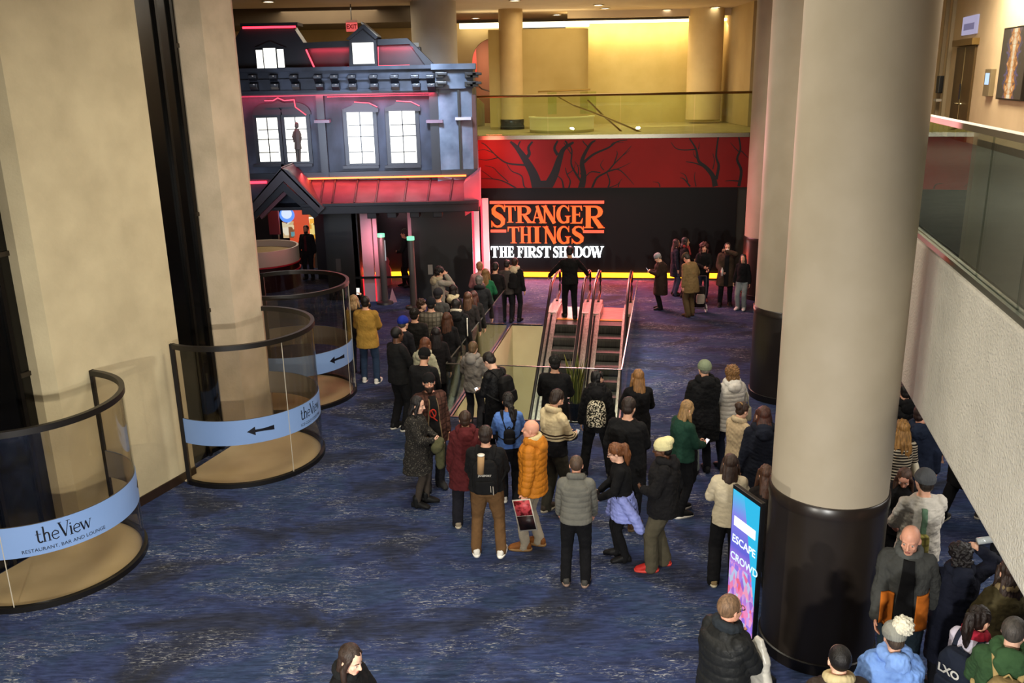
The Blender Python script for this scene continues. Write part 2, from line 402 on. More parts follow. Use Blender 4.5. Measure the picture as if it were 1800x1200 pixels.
def screen(cs, cn, r, s_start, s_end, hgt, label, logo=None, arrow=None, sub='', joints=(), posts=True, band=(.69, 1.08)):
    c = S(cs, cn)
    # angle measured in the (s, n) frame, converted to world
    base_a = math.atan2(LD.y, LD.x)
    def wa(a): return base_a - a              # a: angle from +s towards +n (n is clockwise of s)
    t = thing('curved_screen', label, 'curved glass screen', c)
    a0, a1 = s_start, s_end
    n = 56
    def arc(name, prof, m, parent=t, aa=(a0, a1), nn=n, sm=True):
        g = G(); g.lathe([(p, z) for p, z in prof], (c.x, c.y, 0), nn, wa(aa[0]), wa(aa[1])); return g.build(name, m, parent, smooth=sm)
    arc('glass_shell', [(r, .06), (r, hgt - .07), (r - .012, hgt - .07), (r - .012, .06), (r, .06)], GLASSC)
    arc('top_rail', [(r + .025, hgt - .075), (r + .025, hgt), (r - .035, hgt), (r - .035, hgt - .075), (r + .025, hgt - .075)], pl('#17130F', .38))
    arc('base_rail', [(r + .03, 0), (r + .03, .07), (r - .035, .07), (r - .035, 0), (r + .03, 0)], pl('#0D0B0A', .4))
    b = arc('printed_band', [(r + .002, band[0]), (r + .002, band[1]), (r + .005, band[1]), (r + .005, band[0]), (r + .002, band[0])], BLUE)
    arc('band_backing', [(r - .014, band[0]), (r - .014, band[1]), (r - .017, band[1]), (r - .017, band[0]), (r - .014, band[0])], GREYB)
    for a in joints:
        g = G(); p = c + Vector((math.cos(wa(a)) * (r + .003), math.sin(wa(a)) * (r + .003), 0))
        g.tube([p + Vector((0, 0, .07)), p + Vector((0, 0, hgt - .08))], .006, 6); g.build('glass_joint', pl('#B9B2A2', .3), t)
    for a in ((a0, a1) if posts else ()):
        g = G(); p = c + Vector((math.cos(wa(a)) * r, math.sin(wa(a)) * r, 0))
        g.box(p.x - .03, p.x + .03, p.y - .03, p.y + .03, 0, hgt); g.build('post', pl('#15110E', .4), t)
    # tan stone floor inside
    g = G(); k = 40; poly = [(c.x + math.cos(wa(a0 + (a1 - a0) * i / k)) * (r - .04), c.y + math.sin(wa(a0 + (a1 - a0) * i / k)) * (r - .04)) for i in range(k + 1)]
    sh1, sh0 = (max(0, min(.25, cn + r * math.sin(q) + .26)) for q in (a1, a0))
    poly += [(poly[-1][0] - LN.x * sh1, poly[-1][1] - LN.y * sh1), (poly[0][0] - LN.x * sh0, poly[0][1] - LN.y * sh0)]
    g.vprism(poly, .001, .02); g.build('stone_inlay', TILEB, t)
    R2 = r + .0065
    def put(V, F, name, a_c, z0, sc, parent, slant=0):
        g = G(); vs = []
        for x, y in V:
            a = wa(a_c) + x * sc / R2      # text runs left to right seen from outside
            vs.append((c.x + math.cos(a) * R2, c.y + math.sin(a) * R2, z0 + y * sc))
        g.add(vs, F); return g.build(name, INK, parent)
    if logo is not None:
        V, F, w = logo_geo('theView'); sc = .108
        put([(x - w / 2, y) for x, y in V], F, 'logo_lettering', logo, band[0] + .15, sc, b)
        vs, fs = text_mesh(sub, .062, 0, 0)
        put([(v.x, v.y) for v in vs], fs, 'small_lettering', logo, band[0] + .045, 1, b)
    if arrow is not None:
        V = []; F = []
        vs, fs = stroke2d([(-.2 + .04 * i, 0) for i in range(11)], .05); V += [(v.x, v.y * (1 + max(0, v.x) * 4)) for v in vs]; F += fs
        o = len(V); V += [(-.3, 0), (-.15, .085), (-.15, -.085)]; F += [(o, o + 1, o + 2)]
        put(V, F, 'arrow', arrow, (band[0] + band[1]) / 2, .82, b)
    return t
# angle a: 0 = along +s (away), 90deg = +n (into the lobby), 180 = towards the camera
RD = math.radians
screen(-2.58, .08, 1.15, RD(-4), RD(184), 2.24, 'nearest curved clear screen with blue band and restaurant lettering, by the left edge', logo=RD(117), arrow=RD(40), sub='RESTAURANT, BAR AND LOUNGE', joints=(RD(150), RD(28)))
screen(1.08, .36, 1.19, RD(-30), RD(190), 2.24, 'middle curved clear screen with blue band, at the base of the beige pillars', logo=RD(82), arrow=RD(128), sub='ICE-COLD COCKTAILS', joints=(RD(108),))
screen(3.92, -.72, 1.13, RD(-62), RD(171), 2.24, 'farthest curved clear screen with blue band and arrow, behind the far beige pillar', arrow=RD(97), joints=(RD(60), RD(82)))

# ---- right-hand columns
def column(x, y, r, label, zb, top=ZC, m=COLPAINT, z0=0., basem=DARKWRAP):
    t = thing('column', label, 'column', (x, y, z0))
    g = G(); g.lathe([(r, zb), (r, top)], (x, y, 0), 72); g.build('shaft', m, t, smooth=True)
    if basem:
        g = G(); g.lathe([(r - .2, z0), (r + .012, z0), (r + .012, zb - .12), (r - .2, zb - .12)], (x, y, 0), 72); g.build('dark_wrap', basem, t, smooth=True)
        g = G(); g.lathe([(r, zb - .12), (r + .022, zb - .12), (r + .022, zb - .015), (r + .01, zb), (r, zb)], (x, y, 0), 72); g.build('trim_ring', pl('#231C18', .3), t, smooth=True)
        g = G(); g.lathe([(r + .0, z0), (r + .03, z0), (r + .03, z0 + .12), (r + .0, z0 + .13)], (x, y, 0), 72); g.build('base_ring', pl('#15110F', .35), t, smooth=True)
    return t
column(3.19, 8.25, .565, 'big cream column with dark brown wrapped base in the right foreground', 1.86)
column(5.12, 15.95, .60, 'second cream column, half hidden behind the big foreground column', 1.75)
column(6.93, 23.75, .60, 'third cream column with red-lit edge beside the black sign wall', 1.68)
column(-2.15, 28.3, .68, 'pale column rising behind the black house facade', 1.7)

# ---- right balcony: fascia, soffit, upper floor, wall
RDv = Vector((math.sin(RD(13.3)), math.cos(RD(13.3)), 0)); RNv = Vector((-RDv.y, RDv.x, 0))   # along, towards the lobby
RP = Vector((3.26, 5.44, 0))
def RR(a, n, z=0.): return RP + RDv * a + RNv * n + Vector((0, 0, z))
def rbox(name, a0, a1, n0, n1, z0, z1, m, bevel=0, parent=None):
    g = G(); g.hexa([RR(a0, n0, z0), RR(a1, n0, z0), RR(a1, n1, z0), RR(a0, n1, z0)], [RR(a0, n0, z1), RR(a1, n0, z1), RR(a1, n1, z1), RR(a0, n1, z1)])
    return g.build(name, m, parent, bevel=bevel)
struct(rbox('wall_fascia_right', -6, 3.5, -.16, 0, 2.75, 4.26, STUCCO, .03))
struct(rbox('wall_fascia_right_recess', 3.5, 5.0, -.45, -.25, 2.9, 3.82, STUCCO, .02))
struct(rbox('trim_beam_right', 3.5, 5.0, -.35, -.04, 3.86, 4.2, STUCCO, .01))
struct(rbox('floor_upper_right', -6, 24, -9, -.17, 4.0, 4.28, noisy('grey_green_upper_carpet', '#3F4140', '#4C4E4B', .95, 2.5, stretch=(1, 3, 1))))
struct(rbox('ceiling_soffit_right', -6, 24, -9, -.17, 2.75, 2.81, pl('#8C8271', .9)))
struct(rbox('trim_glass_channel_right', -6, 4.6, -.10, -.02, 4.26, 4.31, pl('#3B3F38', .3, .5)))
t = thing('glass_railing', 'grey tinted glass railing with flat metal cap along the right balcony', 'railing', RR(0, -.06, 4.31))
for a0, a1 in ((-5.4, -2.4), (-2.39, .36), (.37, 1.42), (1.43, 4.6)):
    rbox('glass_panel', a0, a1, -.068, -.05, 4.31, 5.39, GLASSR, parent=t)
rbox('metal_cap', -5.4, 4.6, -.105, -.012, 5.39, 5.44, pl('#7C705C', .35, .6), parent=t)
# upper right wall behind
UW = Vector((9.4, 16.47, 0)); UD = RDv; UN = RNv
def U(a, n, z=0.): return UW + UD * a + UN * n + Vector((0, 0, z))
def ubox(name, a0, a1, n0, n1, z0, z1, m, parent=None, bevel=0):
    g = G(); g.hexa([U(a0, n0, z0), U(a1, n0, z0), U(a1, n1, z0), U(a0, n1, z0)], [U(a0, n0, z1), U(a1, n0, z1), U(a1, n1, z1), U(a0, n1, z1)])
    return g.build(name, m, parent, bevel=bevel)
struct(ubox('wall_upper_right', -14, 14, -.3, 0, 4.28, ZC, noisy('warm_grey_wall_paint', '#BDA985', '#C6B28E', .8, 1.5)))
struct(ubox('baseboard_upper_right', -14, 3.2, 0, .02, 4.28, 4.42, pl('#4A4034', .5)))
# door with closer bar and glazed transom sign
t = struct(ubox('door_1', 4.2, 5.85, .0, .05, 4.28, 6.36, noisy('brown_wood_door', '#4F3D22', '#5E4A2B', .4, 3, stretch=(1, 1, .1))))
ubox('door_leaf_gap', 5.01, 5.04, .05, .055, 4.30, 6.34, pl('#C9B480', .3, .6), t)
for a in (4.86, 5.14):
    g = G(); g.tube([U(a, .05, 5.1), U(a, .11, 5.1), U(a + .12 * (1 if a > 5 else -1), .11, 5.1)], .016, 8); g.build('door_handle', pl('#BBAA80', .2, 1), t)
g = G(); g.tube([U(4.9, .1, 5.2), U(4.9, .1, 5.55)], .02, 8); g.build('door_pull', BLACKM, t)
ubox('door_header', 4.1, 5.95, .0, .15, 6.38, 6.52, pl('#8A7140', .35, .7), t)
ubox('transom_sign', 4.35, 5.65, .0, .04, 6.62, 7.02, emi('#B9B4D6', .75, 'transom'), t)
ubox('transom_frame', 4.55, 5.45, .041, .05, 6.72, 6.86, emi('#8F8BB8', .5, 'transom_inner'), t)
for a in (6.6, 7.3):
    struct(ubox('trim_%d' % (1 if a < 7 else 2), a, a + .12, 0, .08, 4.28, ZC, pl('#9A8A6C', .5)))
t = thing('wall_device', 'small steel wall control box with lit screen beside the upper brown door', 'control box', U(2.72, .05, 5.5))
ubox('casing', 2.5, 2.95, 0, .1, 5.32, 5.86, pl('#8D8064', .35, .5), t, .01)
ubox('screen', 2.58, 2.87, .1, .105, 5.55, 5.78, emi('#B8D6F5', 1.2), t)
t = thing('soap_dispenser', 'black wall dispenser at the far end of the upper right wall', 'dispenser', U(6.95, .05, 5.2))
ubox('body', 6.8, 7.1, .003, .17, 5.3, 5.72, BLACKM, t, .02); ubox('drip_tray', 6.8, 7.1, .003, .19, 5.1, 5.16, pl('#BBB6A8', .3), t)
# artwork: glowing abstract lightbox
def art_mat():
    m, tt, b = base('abstract_fire_print'); L = tt.links; setc(b, (.02, .02, .02), .4)
    tc = N(tt, 'ShaderNodeTexCoord'); mp = N(tt, 'ShaderNodeMapping'); mp.inputs['Scale'].default_value = (2.2, 2.2, .9); L.new(tc.outputs['Object'], mp.inputs[0])
    sx = N(tt, 'ShaderNodeSeparateXYZ'); L.new(tc.outputs['UV'], sx.inputs[0])
    a = N(tt, 'ShaderNodeMath', operation='SUBTRACT'); a.inputs[1].default_value = .5; L.new(sx.outputs[0], a.inputs[0])
    ab = N(tt, 'ShaderNodeMath', operation='ABSOLUTE'); L.new(a.outputs[0], ab.inputs[0])
    a2 = N(tt, 'ShaderNodeMath', operation='SUBTRACT'); a2.inputs[1].default_value = .5; L.new(sx.outputs[1], a2.inputs[0])
    ab2 = N(tt, 'ShaderNodeMath', operation='ABSOLUTE'); L.new(a2.outputs[0], ab2.inputs[0])
    cb = N(tt, 'ShaderNodeCombineXYZ'); L.new(ab.outputs[0], cb.inputs[0]); L.new(ab2.outputs[0], cb.inputs[1])
    nz = N(tt, 'ShaderNodeTexNoise', i_Scale=9.0, i_Detail=6.0, i_Distortion=1.2); L.new(cb.outputs[0], nz.inputs['Vector'])
    k = N(tt, 'ShaderNodeMath', operation='MULTIPLY_ADD'); k.inputs[1].default_value = -1.9; L.new(ab.outputs[0], k.inputs[0]); L.new(nz.outputs['Fac'], k.inputs[2])
    k2 = N(tt, 'ShaderNodeMath', operation='ADD'); k2.inputs[1].default_value = .28; L.new(k.outputs[0], k2.inputs[0])
    cr = N(tt, 'ShaderNodeValToRGB'); e = cr.color_ramp.elements
    e[0].position = .28; e[0].color = (*lin('#3A3120'), 1); e[1].position = .8; e[1].color = (*lin('#FFF3CC'), 1)
    for p, h in ((.36, '#5A5790'), (.44, '#6E4A20'), (.56, '#E08A2E')): q = e.new(p); q.color = (*lin(h), 1)
    L.new(k2.outputs[0], cr.inputs[0]); L.new(cr.outputs[0], b.inputs['Emission Color']); b.inputs['Emission Strength'].default_value = .8
    return m
t = thing('artwork', 'black framed lightbox of orange and white flame pattern on the upper right wall', 'artwork', U(1.3, .1, 5.2))
ubox('frame', .42, 2.05, 0, .07, 5.28, 6.62, BLACKM, t)
g = G(); a = [U(2.02, .073, 5.31), U(.45, .073, 5.31), U(.45, .073, 6.59), U(2.02, .073, 6.59)]; g.add(a, [(0, 1, 2, 3)])
o = g.build('print', art_mat(), t); uv = o.data.uv_layers.new(name='UVMap')
for li, l in enumerate(o.data.loops): uv.data[li].uv = [(0, 0), (1, 0), (1, 1), (0, 1)][l.vertex_index]
area('artwork_lamp', U(1.2, 1.2, 7.9), .3, 45, (1, .84, .6), (-.0, -.1, -1))

# ---- our own balcony slab (the camera stands on it)
g = G(); g.box(-12, 4, -6, .35, 3.08, 4.26); struct(g.build('floor_upper_own', STUCCO))

# ---- ceiling and back of the upper level
g = G(); g.box(-20, 22, -7, 44, ZC, ZC + .2); struct(g.build('ceiling', CEILP))
BX0, BX1 = -14., 7.15
# back wall under the upper floor (black sign wall follows its own line)
BL = Vector((-.86, 26.98, 0)); BDv = Vector((math.cos(RD(-7.6)), math.sin(RD(-7.6)), 0)); BNv = Vector((BDv.y, -BDv.x, 0))   # towards the camera
def B(a, n, z=0.): return BL + BDv * a + BNv * n + Vector((0, 0, z))
def bbox_(name, a0, a1, n0, n1, z0, z1, m, parent=None, bevel=0):
    g = G(); g.hexa([B(a0, n0, z0), B(a1, n0, z0), B(a1, n1, z0), B(a0, n1, z0)], [B(a0, n0, z1), B(a1, n0, z1), B(a1, n1, z1), B(a0, n1, z1)])
    return g.build(name, m, parent, bevel=bevel)
def Bpx(px, py, n=0.):
    p = onpl(px, py, B(0, n), BNv); return (p - BL).dot(BDv), p.z
struct(bbox_('wall_sign_black', -.5, 7.55, -.2, 0, 0, 2.72, pl('#050405', .45, 0, .25)))
struct(bbox_('wall_back_right', 7.55, 14, -.35, -.15, 0, 2.72, pl('#3A3329', .6)))
t = thing('wall_light_strip', 'orange glowing light strip along the foot of the black sign wall', 'light strip', B(3.5, .1, 0))
bbox_('diffuser', .55, 7.3, .02, .10, .04, .17, emi('#FF9418', 5.0, 'orange_led'), t)
bbox_('channel', .55, 7.3, 0, .13, 0, .03, BLACKM, t)
area('red_fill', B(3.2, 1.6, 4.05), 2.5, 560, (1, .34, .38), tuple(BNv * .9 + Vector((0, 0, -1))))  # added red fill tinting floor and handrails, stands in for mural and house glow
area('led_spill', B(4, .3, .25), 6.5, 170, (1, .06, .03), tuple(BNv + Vector((0, 0, -.25))), size_y=.12)
# upper floor slab, silver edge, glass and rail
g = G(); zf = 4.16
pts = [B(-13, 0), B(8.6, 0), B(9.2, -18), B(-13, -18)]
g.prism([Vector((p.x, p.y, 2.76)) for p in [B(-13, -.25), B(8.6, -.25), B(9.2, -18), B(-13, -18)]], (0, 0, zf - 2.76)); struct(g.build('floor_upper_back', noisy('upper_back_floor', '#A8976C', '#B5A478', .6, 2)))
struct(bbox_('trim_slab_edge', -.3, 8.4, -.25, .07, 4.14, 4.25, pl('#8F8B7C', .25, .85)))
REDW = noisy('red_mural_paint', '#8C0C0A', '#960F0C', .55, 1)
mu = thing('wall_mural', 'long red mural panel with black bare tree silhouettes above the black sign wall', 'mural', B(3.9, 0, 2.72))
bbox_('red_panel', -.3, 8.4, -.23, .02, 2.72, 4.14, REDW, mu)
area('mural_lamp', B(.3, 1.0, 4.0), .5, 14, (1, .12, .08), tuple(-BNv + Vector((0, 0, -.5))))
TREEM = pl('#0C0707', .6)
class Tree:
    def __init__(s): s.g = G(); s.k = 0
    def limb(s, pts, w0, w1):
        # smooth polyline (catmull) in mural coordinates, flat painted stroke 3 mm proud
        P = [Vector((a, b)) for a, b in pts]; Q = []
        for i in range(len(P) - 1):
            p0, p1, p2, p3 = P[max(i - 1, 0)], P[i], P[i + 1], P[min(i + 2, len(P) - 1)]
            for k in range(4):
                u = k / 4; Q.append(.5 * ((2 * p1) + (p2 - p0) * u + (2 * p0 - 5 * p1 + 4 * p2 - p3) * u * u + (3 * p1 - p0 - 3 * p2 + p3) * u ** 3))
        Q.append(P[-1]); n = len(Q); L = []; R2 = []
        for i, q in enumerate(Q):
            tt = (Q[min(i + 1, n - 1)] - Q[max(i - 1, 0)]).normalized(); w = (w0 + (w1 - w0) * i / (n - 1)) / 2
            nn = Vector((-tt.y, tt.x)) * w; L.append(q + nn); R2.append(q - nn)
        s.k += 1; d = .022 + .0006 * s.k
        clampz = lambda z: min(max(z, 2.725), 4.135)
        vs = [B(min(max(q.x, -.29), 8.39), d, clampz(q.y)) for q in L + R2]
        s.g.add(vs, [(i, i + 1, n + i + 1, n + i) for i in range(n - 1)])
    def px(s, pts, w0, w1): s.limb([Bpx(a, b) for a, b in pts], w0, w1)
def mp_(x, y): return (820 + x * 530 / 1800, y * 350 / 1189)      # crop coordinates -> picture coordinates
def draw(limbs):
    T = Tree()
    for pts, a, b in limbs: T.px([mp_(*p) for p in pts], a, b)
    T.g.build('painted_tree', TREEM, mu)
draw([([(425, 1125), (400, 1040), (350, 950), (300, 880), (262, 845)], .34, .06), ([(480, 1125), (525, 1040), (555, 950), (580, 890), (640, 848)], .30, .06), ([(452, 1125), (450, 1078)], .62, .30),
      ([(345, 950), (375, 920), (370, 880), (395, 845)], .12, .05), ([(320, 900), (310, 870), (322, 842)], .07, .03), ([(545, 925), (525, 885), (545, 840)], .1, .05), ([(575, 905), (600, 860), (588, 840)], .07, .04),
      ([(350, 985), (250, 975), (190, 940), (120, 870), (90, 852)], .06, .02), ([(190, 940), (120, 955), (60, 945)], .035, .01), ([(165, 915), (110, 893), (60, 900)], .03, .01),
      ([(430, 1122), (350, 1120), (330, 1050), (270, 1020), (240, 975)], .05, .02), ([(300, 1125), (240, 1090), (180, 1070), (90, 1065)], .05, .015), ([(250, 1085), (190, 1030), (160, 1000), (110, 988)], .03, .01), ([(160, 1068), (110, 1030), (85, 1015)], .02, .01)])
draw([([(685, 1125), (700, 1050), (690, 980), (700, 930), (740, 860), (770, 838)], .2, .04), ([(700, 970), (760, 920), (850, 880), (900, 845), (960, 835)], .08, .02), ([(860, 872), (880, 850), (940, 850)], .03, .01), ([(730, 880), (700, 850), (695, 838)], .04, .02),
      ([(690, 1090), (650, 1030), (625, 975), (630, 900), (610, 860)], .07, .03), ([(665, 1060), (668, 1000), (645, 960)], .04, .01), ([(680, 1040), (690, 1000), (660, 985)], .03, .01), ([(630, 925), (600, 880), (580, 850)], .03, .015),
      ([(610, 1125), (620, 1080), (600, 1040), (590, 1000)], .05, .02), ([(580, 1122), (570, 1075), (545, 1050)], .06, .02), ([(600, 1040), (640, 1010), (650, 970)], .03, .01)])
draw([([(750, 1122), (780, 1060), (840, 1025), (880, 980), (930, 930), (985, 870)], .07, .015), ([(840, 1025), (900, 1010), (945, 1040), (1000, 1102)], .05, .012), ([(860, 1020), (920, 1000), (980, 970)], .035, .01), ([(880, 980), (900, 920), (895, 900)], .04, .012), ([(930, 930), (965, 905), (975, 895)], .02, .01), ([(800, 1030), (745, 1025), (715, 1050)], .04, .02),
      ([(820, 1015), (800, 985), (820, 950)], .03, .01), ([(845, 1122), (855, 1080), (838, 1030)], .05, .03), ([(850, 1120), (900, 1100), (925, 1070)], .03, .01), ([(905, 1115), (915, 1085), (930, 1065)], .03, .01)])
draw([([(1485, 1112), (1470, 1050), (1430, 1000), (1385, 960), (1370, 890), (1330, 825)], .16, .03), ([(1440, 1005), (1370, 975), (1310, 965)], .05, .02), ([(1385, 950), (1360, 930), (1355, 900)], .03, .01), ([(1375, 890), (1300, 895), (1250, 885), (1222, 850)], .04, .015), ([(1385, 890), (1390, 850)], .03, .01),
      ([(1490, 1070), (1505, 990), (1490, 930), (1503, 815)], .09, .04), ([(1470, 1010), (1480, 960), (1470, 915)], .03, .015)])
draw([([(1625, 1112), (1640, 1020), (1615, 950), (1635, 890), (1625, 815)], .09, .04), ([(1625, 1080), (1580, 1078), (1545, 1080)], .04, .015), ([(1625, 905), (1600, 880), (1575, 850)], .03, .01), ([(1640, 900), (1680, 940)], .03, .012),
      ([(1335, 1112), (1300, 1070), (1275, 1060)], .05, .015), ([(1320, 1085), (1305, 1045), (1275, 1030)], .035, .01), ([(1370, 1112), (1360, 1060), (1365, 1025)], .03, .012), ([(1155, 1115), (1145, 1090), (1112, 1085)], .035, .01)])
t = thing('balcony_railing', 'green tinted glass balcony railing with thin gold rail above the red mural', 'railing', B(4, -.1, 4.25))
xs = [-.3, 2.05, 4.15, 6.25, 8.3]
for a, b in zip(xs[:-1], xs[1:]): bbox_('glass_panel', a, b - .012, -.10, -.085, 4.25, 5.33, GLASSG, t)
g = G(); g.tube([B(-.3, -.09, 5.36), B(8.3, -.09, 5.36)], .035, 8); g.build('rail', GOLD, t)
# golden upper walls
YB = 34.5
g = G(); g.box(2.2, 8.4, YB, YB + .3, 3.2, 7.75); struct(g.build('wall_upper_gold', YELW))
# curved wall segment in front
g = G(); cx, cy = 1.15, 34.2
P1 = [(-.6, 31.9), (2.35, 31.75), (2.62, 31.85), (2.78, 32.1), (2.85, 32.5), (2.85, YB), (-.6, YB)]
g.vprism(P1, 4.16, 7.45); struct(g.build('wall_upper_curved', noisy('ochre_wall_paint', '#A0864C', '#A98F55', .8, 1.2), smooth=50))
# left section of back wall with arched opening
def arch_wall():
    Y0, Y1 = 33.2, 33.5; g = G()
    def P(px, py, Y=Y0): q = ony(px, py, Y); return q.x, q.z
    cxp, czp = P(868, 100); r = .78; x0, x1 = -14., -.6; top = 7.75; zsp = czp - .15
    L, R2 = cxp - r, cxp + r
    g.box(x0, L, Y0, Y1, 4.16, top); g.box(R2, x1, Y0, Y1, 4.16, top) if R2 < x1 else None
    k = 16
    for i in range(k):
        a0, a1 = PI - PI * i / k, PI - PI * (i + 1) / k
        xa, za = cxp + r * math.cos(a0), zsp + r * math.sin(a0); xb, zb = cxp + r * math.cos(a1), zsp + r * math.sin(a1)
        g.prism([(xa, Y0, za), (xb, Y0, zb), (xb, Y0, top), (xa, Y0, top)], (0, Y1 - Y0, 0))
    struct(g.build('wall_upper_arch', CREAMW))
    return cxp, zsp, r
AX, AZ, AR = arch_wall()
g = G(); g.box(AX - 2.2, AX + 1.5, 36.8, 37, 4.16, 7.7); struct(g.build('wall_upper_niche', pl('#9A6E55', .8)))
area('niche_lamp', (AX - .3, 35.3, 7.4), 1.2, 60, (1, .82, .6))
t = thing('curved_banister', 'cream stepped stair parapets with dark banister inside the upper arched opening', 'banister', (AX, 34.6, 4.2))
for sgn in (-1, 1):
    for q, dy in ((0, 0), (.14, -.12), (.28, -.24)):
        g = G(); xs0 = AX + sgn * (.42 + q * .6); xs1 = AX + sgn * 1.6
        g.prism([(xs0, 34.6 + dy, 4.17), (xs1, 34.6 + dy, 4.17), (xs1, 34.6 + dy, 5.55 - q), (xs0 + sgn * .35, 34.6 + dy, 5.3 - q), (xs0, 34.6 + dy, 4.95 - q)], (0, .12, 0)); g.build('parapet', pl('#D8C58F', .7), t)
    g = G(); g.tube([(AX + sgn * 1.0, 34.9, 5.95), (AX + sgn * .5, 34.9, 5.5), (AX + sgn * .12, 34.9, 5.38), (AX + sgn * .12, 34.9, 4.2)], .03, 6); g.build('handrail', pl('#3A2A18', .4), t)
g = G(); g.box(AX - .98, AX - .88, 36.42, 36.45, 4.16, 6.0); g.prism([(AX - 1.15, 36.4, 5.9), (AX - .72, 36.4, 5.9), (AX - .72, 36.4, 7.2), (AX - .85, 36.4, 7.0)], (0, .05, 0))
tag(g.build('lit_sign', emi('#E8452E', .9)), 'red lit sign panel seen through the upper arched opening', 'sign')
area('niche_lamp_red', (AX - .9, 35.9, 6.6), .4, 6, (1, .2, .1), (0, 1, 0))
# cove light
t = thing('cove_light', 'bright warm cove light strip along the top of the golden back wall', 'cove light', (3.5, 34.2, 7.75))
g = G(); g.box(2.2, 8.4, 34.1, 34.45, 7.72, 7.80); g.build('light_strip', emi('#FFE9A8', 7.0), t)
g = G(); g.box(-1.6, 2.9, 32.7, 33.0, 7.55, 7.72); g.build('light_strip', emi('#FFF0C0', 4.0), t)
g = G(); g.box(2.2, 8.4, 33.5, 33.6, 7.86, 8.1); g.build('cove_lip', CEILP, t)
area('cove_spill', (5.2, 34.0, 7.6), 6, 76, (1, .80, .46), (0, .45, -1), size_y=.3)
column(.17, 32.0, .41, 'slim tan column on the upper back floor in front of the cream wall', 4.5, ZC, noisy('tan_column_paint', '#B89A66', '#C2A36D', .6, 2), 4.17, BLACKM)
column(7.15, 33.6, .62, 'pale column at the right end of the golden upper wall', 4.3, ZC, CREAMW, 4.17, None)
g = G(); g.box(8.0, 9.6, 30.5, 34.5, 4.17, ZC); struct(g.build('wall_upper_right_end', noisy('end_wall_paint', '#B49C76', '#BDA57E', .8, 1)))
# curved reception bench with glass screen behind the railing
t = thing('curved_counter', 'curved cream counter behind the upper glass railing', 'counter', (2.0, 29.5, 4.17))
g = G(); cc = ony(990, 225, 29.2); g.lathe([(1.05, 4.17), (1.05, 4.62), (.92, 4.62), (.92, 4.17)], (cc.x, 30.0, 0), 32, PI, 2 * PI); g.build('body', pl('#CDBB7C', .6), t, smooth=True)
g = G(); g.lathe([(1.08, 4.62), (1.08, 4.66), (.9, 4.66), (.9, 4.62)], (cc.x, 30.0, 0), 32, PI, 2 * PI); g.build('top', pl('#E0D298', .5), t, smooth=True)
g = G(); g.tube([(cc.x - .75, 30.4, 5.42), (cc.x + .95, 30.1, 5.47)], .03, 8); g.build('rail', GOLD, t)
for dx in (-.45, .62, .85):
    g = G(); g.box(cc.x + dx, cc.x + dx + .3, 30.25, 30.27, 4.7, 5.4); g.build('glass_screen', GLASSG, t)
# stair handrails going down behind the railing
t = thing('stair_handrail', 'slanting gold stair handrail behind the upper glass railing, upper end at counter', 'handrail', ony(985, 172, 30.5))
g = G(); g.tube([ony(978, 168, 30.5), ony(1010, 186, 30.3), ony(1060, 204, 29.6), ony(1130, 234, 29.0)], .03, 8); g.build('bar', GOLD, t)
t = thing('stair_handrail', 'steeper gold stair handrail crossing the other behind the upper glass railing', 'handrail', ony(1033, 175, 30.0))
g = G(); g.tube([ony(1033, 176, 30.0), ony(1060, 203, 29.8), ony(1098, 236, 29.4)], .03, 8); g.build('bar', GOLD, t)
# recessed soffit bands behind the house
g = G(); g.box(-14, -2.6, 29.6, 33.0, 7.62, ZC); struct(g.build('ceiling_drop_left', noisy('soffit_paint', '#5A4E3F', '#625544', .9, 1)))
# ---- left back wall / far left shell
g = G(); g.box(-14, -13.8, 8, 34, 0, ZC); struct(g.build('wall_far_left', BEIGE2))
g = G(); g.box(13.8, 14, -6, 34, 0, 2.5); struct(g.build('wall_far_right', pl('#4A4033', .8)))
# ---- ceiling fittings
DL = emi('#FFF4DA', 9.0, 'downlight')
for i, (px, py) in enumerate(((472, 3), (566, 17), (411, 24), (568, 44), (732, 9), (700, 38), (836, 32), (979, 26), (1052, 9), (1064, 15), (1085, 27), (1172, 17), (1209, 23), (1258, 13), (1247, 31), (1075, 22), (905, 1))):
    p = onz(px, py, ZC - .012)
    t = thing('ceiling_downlight', 'round recessed downlight in the beige upper ceiling', 'ceiling light', p, 0, 'recessed ceiling downlights')
    g = G(); g.lathe([(.17, ZC - .0), (.2, ZC - .02), (.15, ZC - .025), (.14, ZC - .0)], (p.x, p.y, 0), 20); g.build('trim_ring', pl('#C9BBA0', .5), t, smooth=True)
    g = G(); g.lathe([(.0, ZC - .012), (.145, ZC - .012)], (p.x, p.y, 0), 20); g.build('lens', DL, t)
t = thing('exit_sign', 'small red exit sign hanging from the ceiling above the house dormer', 'exit sign', ony(618, 52, 30.0))
p = ony(618, 45, 28.6)
g = G(); g.box(p.x - .17, p.x + .17, p.y, p.y + .06, p.z - .17, p.z + .09); g.build('casing', emi('#E2474A', .9), t)
g = G(); g.box(p.x - .17, p.x + .17, p.y - .01, p.y + .07, p.z + .09, p.z + .16); g.build('top_plate', pl('#5A3A34', .5), t)
g = G(); g.tube([(p.x, p.y + .03, p.z + .16), (p.x, p.y + .03, ZC)], .015, 6); g.build('stem', BLACKM, t)
vs, fs = text_mesh('EXIT', .17, .004, .004)
g = G(); g.add([(p.x + v.x * .9, p.y - .006 + v.z * 0, p.z - .085 + v.y) for v in vs], fs); g.build('lettering', emi('#7A1015', .5), t)
p = ony(731, 97, 26.9)
t = thing('loudspeaker', 'small black loudspeaker beside the pale column behind the house roof', 'loudspeaker', p)
g = G(); g.box(p.x - .16, p.x + .16, p.y - .15, p.y + .15, p.z - .25, p.z + .22); g.build('cabinet', BLACKM, t, bevel=.02)
